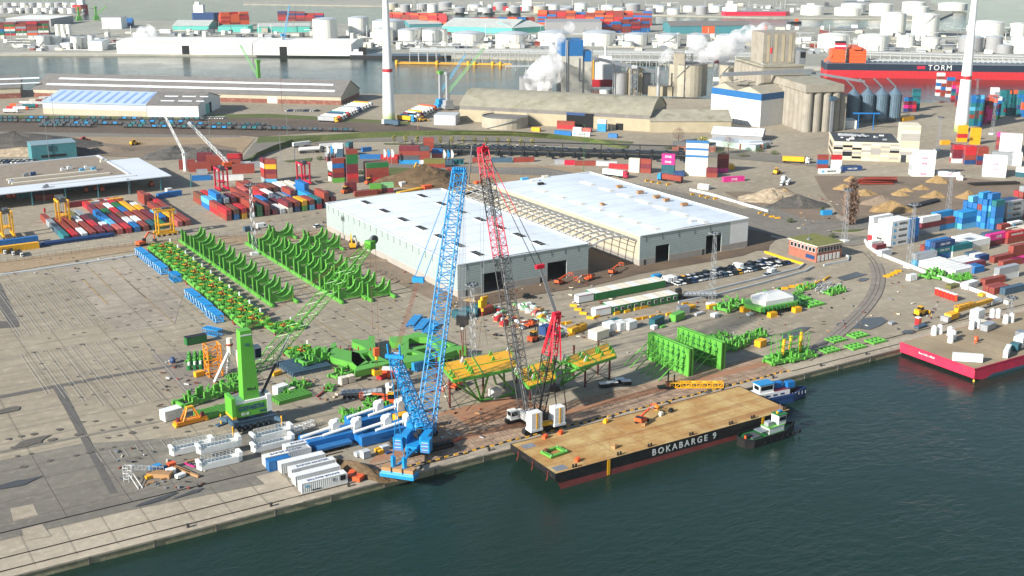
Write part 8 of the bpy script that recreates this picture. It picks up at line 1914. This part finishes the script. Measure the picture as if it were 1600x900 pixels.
# black hook block stand
t=thing('hook_block','black crane hook block standing on brown timber mats','hook block',(*P(1045,606),0),-.4); mb=MB(); mb.box(-3.4,-1,.05,3.4,1,.7,'black'); mb.box(-1.3,-1.8,.05,1.3,1.8,.5,'black'); mb.build('base',t); mb=MB(); mb.box(-.9,-.8,.7,.9,.8,2.0,'brown'); mb.beam((-.3,0,2),(-.3,0,5.5),.3,.6,'black'); mb.beam((1.6,0,.6),(1.6,0,4.2),.3,.5,'black'); mb.build('sheave_frame',t)
for i,(x,y) in enumerate(((944,605),(957,603),(968,598),(978,601),(866,611))): box('ballast_block','black',3,1.8,1.3 if i<4 else 1.8,x,y,-.35,['leftmost','second','rear','rightmost','hanging near red mast foot'][i]+' black and white ballast block by the sand strip','ballast block','white' if i<4 else 'black',g='ballast blocks')
# orange lattice piece and white tripod left of harbour crane
mb=MB(); mb.lattice((0,0,.6),(0,0,10.5),4.2,4.2,.24,'yellow' if 0 else mat('craneorange','e08a1a',.5,0,.08,.8),5,4.2,4.2,side=(1,0,0),rd=.14); o=mb.build('lattice_tower'); o.location=(*P(335,588),0); tag(o,'orange square lattice tower piece standing on left yard','lattice piece')
t=thing('white_tripod','three legged white rusty tripod with round heads','tripod',(*P(362,588),0)); 
for dx,dy in((-6.5,-3),(6.5,-1),(0,4)): mb=MB(); mb.tube((0,0,9),(dx,dy,.3),.45,'white',8); mb.build('leg',t)
mb=MB(); mb.cyl(0,0,7.5,12.5,.9,'cream',10); mb.cyl(0,0,10.2,10.8,1.1,'rust',10); mb.cyl(2.4,-1,1,8.5,.8,'cream',10); mb.build('head',t)
t=thing('container_spreader','yellow container lifting spreader with pyramid frame','spreader',(*P(298,661),0),.1); mb=MB(); mb.box(-4.5,-1.2,.3,4.5,1.2,1.4,'craneorange' if 0 else M['craneorange']); mb.box(-4.8,-1.3,.1,-4,1.3,.8,'yellow'); mb.box(4,-1.3,.1,4.8,1.3,.8,'yellow'); mb.build('beam',t); mb=MB()
for dx,dy in((-2.4,-1),(2.4,-1),(-2.4,1),(2.4,1)): mb.beam((dx,dy,1.4),(dx*.35,dy*.4,4.8),.35,.35,M['craneorange'])
mb.box(-1,-.6,4.6,1,.6,5.1,'yellow'); mb.build('pyramid',t); mb=MB(); mb.cyl(-3.6,0,1.4,2.4,.6,'maroon',8); mb.cyl(3.6,0,1.4,2.4,.6,'maroon',8); mb.build('motor',t)
# grey beam stack
t=thing('beam_stack','wide stack of grey blue steel beams on the ground','beams',(*P(458,590),0),.03)
for k in range(10): mb=MB(); y=k*1.25; mb.box(0,y,.1,13,y+.7,1.5,'slate'); mb.box(0,y-.1,1.4,13,y+.8,1.55,'slate'); mb.build('beam',t)
# green beam bundles
for x,y,lb in((315,658,'left of harbour crane behind spreader'),(436,634,'right of harbour crane below the wrapped cube')):
    t=thing('beam_bundle','bundle of long green steel beams %s'%lb,'beams',(*P(x,y),0),.12)
    for k in range(6): mb=MB(); mb.box(0,k*.95,.1,11,k*.95+.55,1.3,CG); mb.build('beam',t)
# small parts rows
g='small green capped drums in rows'
for r_ in range(3):
    for k in range(4):
        mb_=None; mb=MB(); mb.cyl(0,0,0,1.6,.8,'dkgreen',8); mb.cyl(0,0,1.6,2.3,.45,'green',8) if k else mb.cyl(0,0,1.6,2.6,.4,'white',8); o=mb.build('capped_drum'); q_=P(296+r_*9,578-k*6+r_*-1); o.location=(q_[0],q_[1],0); tag(o,'green capped drum, %s column, %s from the front'%(['left','middle','right'][r_],ordn(k)),'drum',g)
mb=MB(); mb.bx(0,0,0,2,2,.3,'wood'); mb.lathe(0,0,[(.9,.3),(1.0,1.2),(.6,2.0),(.1,2.2)],'navy',10); o=mb.build('blue_pump'); o.location=(*P(270,568),0); tag(o,'small deep blue pump on a pallet at left yard','pump')
# scattered pallets behind the booms
r=random.Random(77); g='wrapped pallets spread before the hall'
def pal(c):
    def f(): 
        t=thing('wrapped_pallet','x','pallet'); mb=MB(); mb.bx(0,0,0,1.9,1.5,.18,'wood'); mb.build('pallet',t); mb=MB(); mb.bx(0,0,.18,1.7,1.3,.75,c); mb.bx(.1,0,.93,1.1,.9,.2,c); mb.build('load',t); return t
    return f
PL={c:Kind(pal(c)) for c in('white','lightgrey','lgreen','wood','red','pink','yellow','pale')}
idx=0
for a in range(13):
    for b_ in range(6):
        if r.random()<.18: continue
        x=806+a*5.2+b_*4.6+r.uniform(-1.5,1.5); y=478+a*3.9-b_*1.2+r.uniform(-1,1)+ (b_*1.0)
        if y>528: continue
        c=r.choice(['white','lightgrey','white','pale','lightgrey','wood','lgreen']); PL[c].place((*P(x,y),0),r.uniform(0,3),'%s wrapped pallet, %s across in %s line from the hall side'%({'lgreen':'green','pale':'pale green','lightgrey':'grey','wood':'timber'}.get(c,c),ordn(b_),ordn(a)),g)
for a in range(22): c=r.choice(['white','lightgrey','red','white','wood','lgreen']); PL[c].place((*P(772+a*2.1+r.uniform(-4,4),487+a*1.1+r.uniform(-7,7)),0),r.uniform(0,3),'%s loose pallet, %s in the scatter left of black boom'%({'lgreen':'green','lightgrey':'grey','wood':'timber'}.get(c,c),ordn(a) if a<20 else 'last' if a==21 else 'last but one'),g)
for i,(x,y,c,s_) in enumerate(((780,500,'red',2.6),(788,508,'red',2.2),(846,499,'yellow',2),(837,492,'pink',1.8),(844,489,'wood',1.8))): PL[c].place((*P(x,y),0),.4,['long red machine part on the ground by yellow hook','red and white machine part below it','yellow stack among the pallets','salmon stack behind yellow stack','timber stack beside the salmon one'][i],g,(s_,1.2,1.6))
# loose gear between the cranes and at lower left
for i,(x,y,l,w2,h,c,rz,lb) in enumerate(((250,745,6,2.4,1.2,'wood',-.7,'slatted timber topped white frame among blue pipes'),(243,738,3,1.6,1.8,'bbl',.3,'blue box part among loose crane gear'),(256,733,5,.7,.7,'bbl',.2,'blue pipe length behind blue box part'),(268,731,2,1.4,1.4,'orange',.2,'copper coil drum among crane gear'),(283,735,.6,8,.6,'wood',.35,'long copper coloured tube lying right of gear'),(292,740,.6,9,.6,'wood',.4,'second copper tube with white frame end'),(233,748,1.8,1,.8,'yellow',.2,'small yellow motor among crane gear'),(302,721,4,.5,.4,'wood',.1,'thin timber lying by gangways'),(296,728,.4,4,.3,'magenta',.4,'magenta tube lying by copper tubes'),(267,740,2,2,1.2,'white',.1,'white bracket among crane gear'),(282,746,2.4,1.4,.9,'white',.3,'white end frame right of gear'),(590,706,1.4,1,1,'yellow',.1,'left yellow canister on timber mats'),(595,709,1.4,1,1,'yellow',.1,'right yellow canister on timber mats'),(571,715,2.2,2,2,'lightgrey',.1,'grey cage box near yellow canisters'),(560,713,1.8,1.6,1.2,'lightgrey',.1,'flat grey cage left of cage box'),(601,703,2.2,1.6,1.2,'lightgrey',.1,'grey case by yellow canisters'),(607,709,1.6,.8,.5,'navy',.1,'small navy bag on timber mats'),(713,689,4,.8,.3,'orange',.35,'orange netting flat on timber mats'),(1465,523,0.1,.1,.1,'white',0,'x'),(550,742,5,1.6,.8,'orange',.9,'bright orange netting heap beside white containers'),(560,750,2.6,2.2,1.1,'orange',.6,'crumpled orange netting beside earth bund'),(1438,512,5,2,.8,'slate',.1,'slate coloured steel parts beside lone red toilet'),(1393,507,2,1.6,.9,'silver',.1,'small silver cage on open quay'),(505,614,.4,8,.4,'rust',-.9,'long rusty pole beside the crates'),(1172,493,2.4,1.6,.8,'lightgrey',.1,'grey sacks by green tray'),(1117,495,2.4,2,1.2,'white',.1,'white sacks beside green tray'),(1092,492,4,1,.8,'lightgrey',.2,'grey log like bundles behind sacks'),(1080,482,3,1.6,1.2,'yellow',.1,'yellow block near green box'),(1112,482,4,1.6,1.4,'yellow',0,'yellow foot of red lamp mast'),(1273,461-6,.1,.1,.1,'white',0,'x'),(875,533-6,4,2,1.2,'dkgrey',.2,'dark machine and planks right of red mast'),(1022,514,2,1.6,1.2,'white',.2,'white sack below dark teal container'),(1035,512,2.6,1,.6,'green',.2,'green bars beside white sack'),(1243,441,2,1.4,1,'white',0,'x'))):
    if lb=='x': continue
    o=Kind(cube('yard_item',c,l,w2,h,None,False)).place((*P(x,y),.02 if 'mast' not in lb else .02),rz,lb); o['category']='yard gear'
# white access ladder frame at lower left
t=thing('access_ladder','white access stair frame with round cage at lower left','stair',(*P(200,752),0)); mb=MB()
for z in(1,2.5,4): 
    for k in range(8): a,b=math.pi*k/4,math.pi*(k+1)/4; mb.beam((math.cos(a),math.sin(a),z),(math.cos(b),math.sin(b),z),.12,.12,'white')
for k in range(4): a=math.pi*k/2; mb.beam((math.cos(a),math.sin(a),0),(math.cos(a),math.sin(a),4.4),.14,.14,'white')
mb.build('cage',t); mb=MB(); mb.lattice((1,0,3.6),(9,.5,1),1,1,.08,'white',9); mb.build('stair',t); mb=MB(); mb.beam((.3,-.3,2),(1.0,-6,.1),.15,.15,'white'); mb.beam((1.3,-.3,2),(2.0,-6,.1),.15,.15,'white'); mb.build('leg',t)
# grey poles heap with yellow rail
t=thing('pole_stack','long stack of pale grey poles with yellow ends behind green parts','poles',(*P(1280,453),0),.3); r=random.Random(5)
for k in range(16): mb=MB(); a_=r.uniform(-.25,.25); x,y=r.uniform(-6,4),r.uniform(-4,3); mb.tube((x,y,.4+.05*k),(x+6*math.cos(a_),y+6*math.sin(a_),.5+.05*k),.2,'lightgrey',6); mb.build('pole',t)
for k in range(3): mb=MB(); mb.beam((-4+k*8,4+.2*k,.5),(2+k*8,4.6+.2*k,.6),.5,.6,'yellow'); mb.build('yellow_rail',t)
# orange pipes heap in dirt field
t=thing('pipe_heap','heap of rust orange steel pipes in the dirt field','pipes',(*P(1370,288),0),-.5)
for k in range(26): mb=MB(); x,y,z=r.uniform(-2,2),r.uniform(-2,2),.5+r.random()*3; mb.tube((x-9,y,z),(x+9,y+r.uniform(-1,1),z),.35,'rust',6); mb.build('pipe',t)
for x,y,l,rz,lb in((1445,322,26,.15,'long dark log pile in front of dirt field'),(120,378,30,.05,'long dark blue pipe lying at sandy strip'),(1555,290,26,-.4,'long stack of dull planks right of dirt field')):
    t=thing('log_pile',lb,'pile',(*P(x,y),0),rz)
    for k in range(8): mb=MB(); mb.tube((-l/2+r.uniform(-2,2),(k%4)*.9,.45+.8*(k//4)),(l/2+r.uniform(-2,2),(k%4)*.9,.45+.8*(k//4)),.4,'rope' if 'blue' not in lb else 'navy',6); mb.build('log',t)
mb=MB(); q=random.Random(44)
for x0,x1,y0,y1,n in((560,760,640,700,60),(480,700,590,640,60),(240,420,560,650,60),(180,320,700,765,50),(740,960,430,530,110),(930,1200,470,560,60),(1180,1420,440,520,60),(560,720,420,480,30),(1240,1330,300,380,50),(1420,1600,470,500,30),(400,560,270,370,60),(20,330,400,430,40)):
    for k in range(n): p=P(q.uniform(x0,x1),q.uniform(y0,y1)); mb.bx(p[0],p[1],.2,q.uniform(.3,1.8),q.uniform(.2,.6),q.uniform(.08,.4),q.choice(['wood','dkgrey','lightgrey','brown','cream','stain','rust','steel','black']),q.uniform(0,3))
tag(mb.build('yard_debris'),kind='stuff')
# people
def person(c,c2='navy',hat='white'):
    def f():
        me=bpy.data.meshes.new('person'); V=[(0,0,.95),(0,0,1.2),(0,0,1.45),(0,0,1.58),(0,0,1.72),(0,.2,1.45),(.08,.3,1.18),(.22,.27,1.0),(0,-.2,1.45),(.1,-.3,1.2),(.28,-.26,1.08),(0,.1,.9),(.06,.12,.5),(0,.13,.06),(.15,.13,.03),(0,-.1,.9),(-.08,-.12,.5),(-.14,-.13,.07),(0,-.14,.03)]
        E_=[(0,1),(1,2),(2,3),(3,4),(2,5),(5,6),(6,7),(2,8),(8,9),(9,10),(0,11),(11,12),(12,13),(13,14),(0,15),(15,16),(16,17),(17,18)]
        me.from_pydata(V,E_,[]); o=bpy.data.objects.new('person',me); col.objects.link(o); m=o.modifiers.new('s','SKIN'); 
        rad=[.15,.16,.18,.06,.11,.08,.055,.045,.08,.055,.045,.1,.075,.05,.05,.1,.075,.05,.05]
        for i,sv in enumerate(me.skin_vertices[0].data): sv.radius=(rad[i],rad[i]*.9); sv.use_root=(i==0)
        m2=o.modifiers.new('u','SUBSURF'); m2.levels=1; m2.render_levels=1
        bpy.context.view_layer.update(); dg=bpy.context.evaluated_depsgraph_get(); nm=bpy.data.meshes.new_from_object(o.evaluated_get(dg)); o.modifiers.clear(); o.data=nm
        for k_ in(c,c2,'wood'): nm.materials.append(mt(k_))
        for p_ in nm.polygons: z=p_.center.z; p_.material_index=0 if .93<z<1.5 else (1 if z<=.93 else 2); p_.use_smooth=True
        h=MB(); h.lathe(0,0,[(.14,1.74),(.13,1.82),(.05,1.88),(.01,1.88)],hat,10); h.build('hard_hat',o); tag(o,'x','person'); return o
    return f
PO=Kind(person('orange','orange')); PY=Kind(person('yellow','navy'))
for K_,x,y,a_,lb in((PO,474,599,0,'left worker in orange suit walking near the grey beams'),(PO,480,601,.5,'right worker in orange suit walking near grey beams'),(PY,1455,499,2,'worker in yellow vest standing near the barge ramp'),(PY,1274,446,1,'worker in yellow vest by grey poles'),(PY,905,446,1,'worker in yellow vest near orange lifts')): K_.place((*P(x,y),0),a_,lb,'yard workers',1.15)
p=P(1523,538,2.05); PO.place((p[0],p[1],2.05),0,'worker in orange suit on the red barge deck','yard workers',1.1)
# tugs
def tugboat(name,label,a,b,wid,h_,hullc,deckc,build):
    t,L_,w=ship(name,label,a,b,wid,h_,hullc,None,1,deckc,7); mb=MB(); pl=[(0,1.5),(2,0),(L_-7,0),(L_,w/2),(L_-7,w),(2,w),(0,w-1.5)]
    for k in range(7): mb.beam((*pl[k],h_+.35),(*pl[(k+1)%7],h_+.35),.3,.9,hullc)
    mb.build('bulwark',t); build(t,L_,w); return t
def bl1(t,L_,w):
    mb=MB(); mb.box(1.0,1,2,L_*.62,w-1,3.9,'white'); mb.build('deckhouse',t)
    mb=MB(); mb.box(2,1.5,3.9,7,w-1.5,6.4,'white'); mb.box(1.8,1.3,6.4,7.2,w-1.3,6.7,'bbl'); mb.box(2.4,1.44,4.8,6.6,1.5,6,'glass'); mb.box(1.95,2,4.8,2.0,w-2,6,'glass'); mb.build('wheelhouse',t)
    for k in range(3): mb=MB(); mb.box(4+k*2.6,.93,2.7,5.4+k*2.6,1,3.2,'navy'); mb.build('window',t)
    for x,y in((9,3),(12.5,1.8)): mb=MB(); mb.box(x,y,3.9,x+2.6,y+2,5.6,'blue'); mb.build('blue_hatch',t)
    mb=MB(); mb.box(7.2,1.1,3.92,L_*.62,w-1.1,3.98,'maroon'); mb.cyl(L_-4,w/2,2.1,3.4,.4,'black',8); mb.bx(L_-5.5,w/2,2.1,1.6,1.6,1.2,'black'); mb.build('deck_gear',t); marks(5,.6,(2.2,.95,2.9),(1,0,0),(0,0,1),'black',t)
    mb=MB(); [mb.beam((1+k*1.2,.1,2),(1+k*1.2,.1,3),.06,.06,'white') for k in range(15)]; mb.build('railing',t)
a=P(1196,633,-2); b=P(1268,620,-2); tugboat('push_boat','white and dark blue push boat with blue wheelhouse roof behind barge end',P(1182,640,-2),P(1269,622,-2),6.2,2.0,'navy','maroon',bl1)
def bl2(t,L_,w):
    mb=MB(); mb.box(L_*.44,1.5,1.8,L_*.72,w-1.5,3.6,'white'); mb.box(L_*.43,1.4,3.6,L_*.73,w-1.4,3.75,'green'); mb.build('deckhouse',t)
    mb=MB(); mb.box(L_*.62,1.7,3.7,L_*.76,w-1.7,6.4,'white'); mb.box(L_*.61,1.6,6.4,L_*.78,w-1.6,6.65,'dkgreen'); mb.box(L_*.63,1.62,4.9,L_*.75,1.7,6,'glass'); mb.build('wheelhouse',t)
    mb=MB(); mb.cyl(L_*.7,w/2,6.6,9.2,.1,'steel',5); mb.bx(L_*.7,w/2,7,1.2,.8,.4,'bbl'); mb.bx(L_*.66,w/2,6.7,.6,.6,.5,'yellow'); mb.build('mast',t)
    mb=MB(); mb.box(L_*.3,1.6,3.0,L_*.44,w-1.6,3.2,'steel'); mb.bx(L_*.5,w/2,3.8,1.8,1.6,1.2,'silver'); mb.bx(L_*.12,w/2,1.9,1.8,1.4,1.0,'black'); mb.cyl(L_*.08,w/2,1.9,2.9,.35,'orange',8); mb.bx(L_*.22,w/2,1.85,3.2,3.2,.5,'dkgrey'); mb.build('deck_gear',t)
    for k in range(7): mb=MB(); mb.tube((L_*.3+k*2.2,-.15,1.0),(L_*.3+k*2.2,.1,1.0),.5,'tyre',10); mb.build('tyre_fender',t)
tugboat('tug_boat','black hulled tug with green decks and white wheelhouse alongside the barge',(213.2,223.4),(233.6,224.2),6.2,1.8,'black','dkgreen',bl2)
# bollards along the quay edge
def boll():
    mb=MB(); mb.lathe(0,0,[(.35,0),(.3,.5),(.5,.65),(.45,.85),(.1,.9)],'rope',10); o=mb.build('quay_bollard'); return tag(o,'x','bollard')
BO=Kind(boll)
for i in range(15):
    u=70+i*20.3
    if u<400: BO.place((u,256.2,.1),0,'iron quay bollard, %s from the left end of quay'%ordn(i),'quay bollards')
# railway wagons
def wagon(c):
    def f():
        t=thing('flat_wagon','x','wagon'); mb=MB(); mb.box(0,-1.3,1.0,18,1.3,1.4,'rope'); mb.build('bed',t); mb=MB()
        for k in range(5): mb.box(.6+k*3.5,-1.2,1.4,3.3+k*3.5,1.2,2.4,c if k%2 else 'dkgrey')
        mb.build('load',t); mb=MB(); 
        for x in(2.5,15.5): mb.box(x-1.4,-1,.2,x+1.4,1,1,'tyre')
        mb.build('bogie',t); return t
    return f
WK=[Kind(wagon(c)) for c in('bbl','teal','slate','dkteal')]; r=random.Random(8); g='flat wagons standing in the rail yard'
for ln,(y0,y1,xa,xb,dens) in enumerate(((186.5,189,-10,330,.95),(191.5,193.5,-10,300,.9),(195,197.5,20,420,.9),(198.5,203,60,460,.85),(200.5,206.5,230,560,.9))):
    a,b=Vector(P(xa,y0)),Vector(P(xb,y1)); n=int((b-a).length/19.5); rz=ang(a,b)
    for k in range(n):
        if r.random()>dens: continue
        q_=a.lerp(b,k/n); WK[(r.randint(0,3))].place((q_.x,q_.y,.1),rz,'loaded flat wagon, %s from left on the %s track'%(ordn(k),ordn(ln)),g)
# containers: the 300 that show largest are things of their own, the remainder one mass
from mathutils.bvhtree import BVHTree
bv=[];bf=[]
def corners(q):
    c,L_,loc,rz,label,group,logo,H_=q; co,si=math.cos(rz),math.sin(rz)
    return [Vector((loc[0]+x*co-y*si,loc[1]+x*si+y*co,loc[2]+z)) for z in(.05,H_-.02) for x,y in((0,0),(L_,0),(L_,2.44),(0,2.44))]
CQ=[corners(q) for q in QUEUE]
for c in CQ:
    o=len(bv); bv+=c; bf+=[(o+3,o+2,o+1,o),(o+4,o+5,o+6,o+7),(o,o+1,o+5,o+4),(o+1,o+2,o+6,o+5),(o+2,o+3,o+7,o+6),(o+3,o,o+4,o+7)]
def addbox(u0,v0,u1,v1,z):
    o=len(bv); bv.extend([Vector((x,y,zz)) for zz in(0,z) for x,y in((u0,v0),(u1,v0),(u1,v1),(u0,v1))]); bf.extend([(o+3,o+2,o+1,o),(o+4,o+5,o+6,o+7),(o,o+1,o+5,o+4),(o+1,o+2,o+6,o+5),(o+2,o+3,o+7,o+6),(o+3,o,o+4,o+7)])
addbox(211.3,380.3,270.5,501.5,12.7)
bvh=BVHTree.FromPolygons(bv,bf); eye=Vector((0,0,CAMZ)); sc=[]
for i,c in enumerate(CQ):
    lo=c[:4];hi=c[4:]; pts=[]
    for a in range(4):
        b=(a+1)%4
        for t_ in(.2,.5,.8):
            for z in(.25,.75): pts.append((lo[a].lerp(lo[b],t_)).lerp(hi[a].lerp(hi[b],t_),z))
    for s_ in(.2,.5,.8):
        for t_ in(.25,.75): pts.append((hi[0].lerp(hi[1],s_)).lerp(hi[3].lerp(hi[2],s_),t_))
    cen=sum(c,Vector())/8; vis=0
    for p_ in pts:
        q_=p_+(p_-cen).normalized()*.12; d_=eye-q_; hit=bvh.ray_cast(q_,d_.normalized(),d_.length)
        if hit[0] is None: vis+=1
    q=QUEUE[i]; X=cen.x*.8506-cen.y*.5258;Y=cen.x*.5258+cen.y*.8506; x=800+FPX*X/(Y*_c-(cen.z-CAMZ)*_s)
    inside=1 if -15<x<1615 else 0
    sc.append((vis*q[1]/(d_.length**2)*inside,i))
sc.sort(reverse=True); keep=set(i for s_,i in sc[:290] if s_>0); drop=set(i for s_,i in sc if s_<=0)
STUFFED=MB(); seen={}
for i,q in enumerate(QUEUE):
    if i in drop: continue
    if i in keep: cont(*q); continue
    c,L_,loc,rz,label,group,logo,H_=q; w=2.44; co,si=math.cos(rz),math.sin(rz)
    T=lambda x,y,z:(loc[0]+x*co-y*si,loc[1]+x*si+y*co,loc[2]+z)
    def tb(x0,y0,z0,x1,y1,z1,m):
        vs=[T(x,y,z) for z in(z0,z1) for x,y in((x0,y0),(x1,y0),(x1,y1),(x0,y1))]; STUFFED.add(vs,[(3,2,1,0),(4,5,6,7),(0,1,5,4),(1,2,6,5),(2,3,7,6),(3,0,4,7)],m)
    tb(.05,.05,.02,L_-.05,w-.05,H_-.05,c)
    for x in(0,L_-.15):
        for y in(0,w-.15): tb(x,y,0,x+.15,y+.15,H_,c)
    for y in(0,w-.1): tb(.15,y,H_-.12,L_-.15,y+.1,H_,c)
    for y in(.6,1.2,1.8): tb(-.01,y,.15,.05,y+.06,H_-.15,'steel')
o=STUFFED.build('container_stacks'); tag(o,kind='stuff')
for i,q in enumerate(QUEUE):
    if i in keep or i in drop or not q[6] or q[1]<7: continue
    s_,z,m=LOGO[q[6]]
    if s_: 
        co,si=math.cos(q[3]),math.sin(q[3]); lettering(s_,z*1.15,(q[2][0]+co*q[1]/2+si*.03,q[2][1]+si*q[1]/2-co*.03,q[2][2]+q[7]/2),(co,si,0),(0,0,1),m,o,.03)
print('containers kept',len(keep),'dropped',len(drop),'stuff',len(QUEUE)-len(keep)-len(drop))
haze(); print("containers",NC[0],"objects",len(bpy.data.objects))
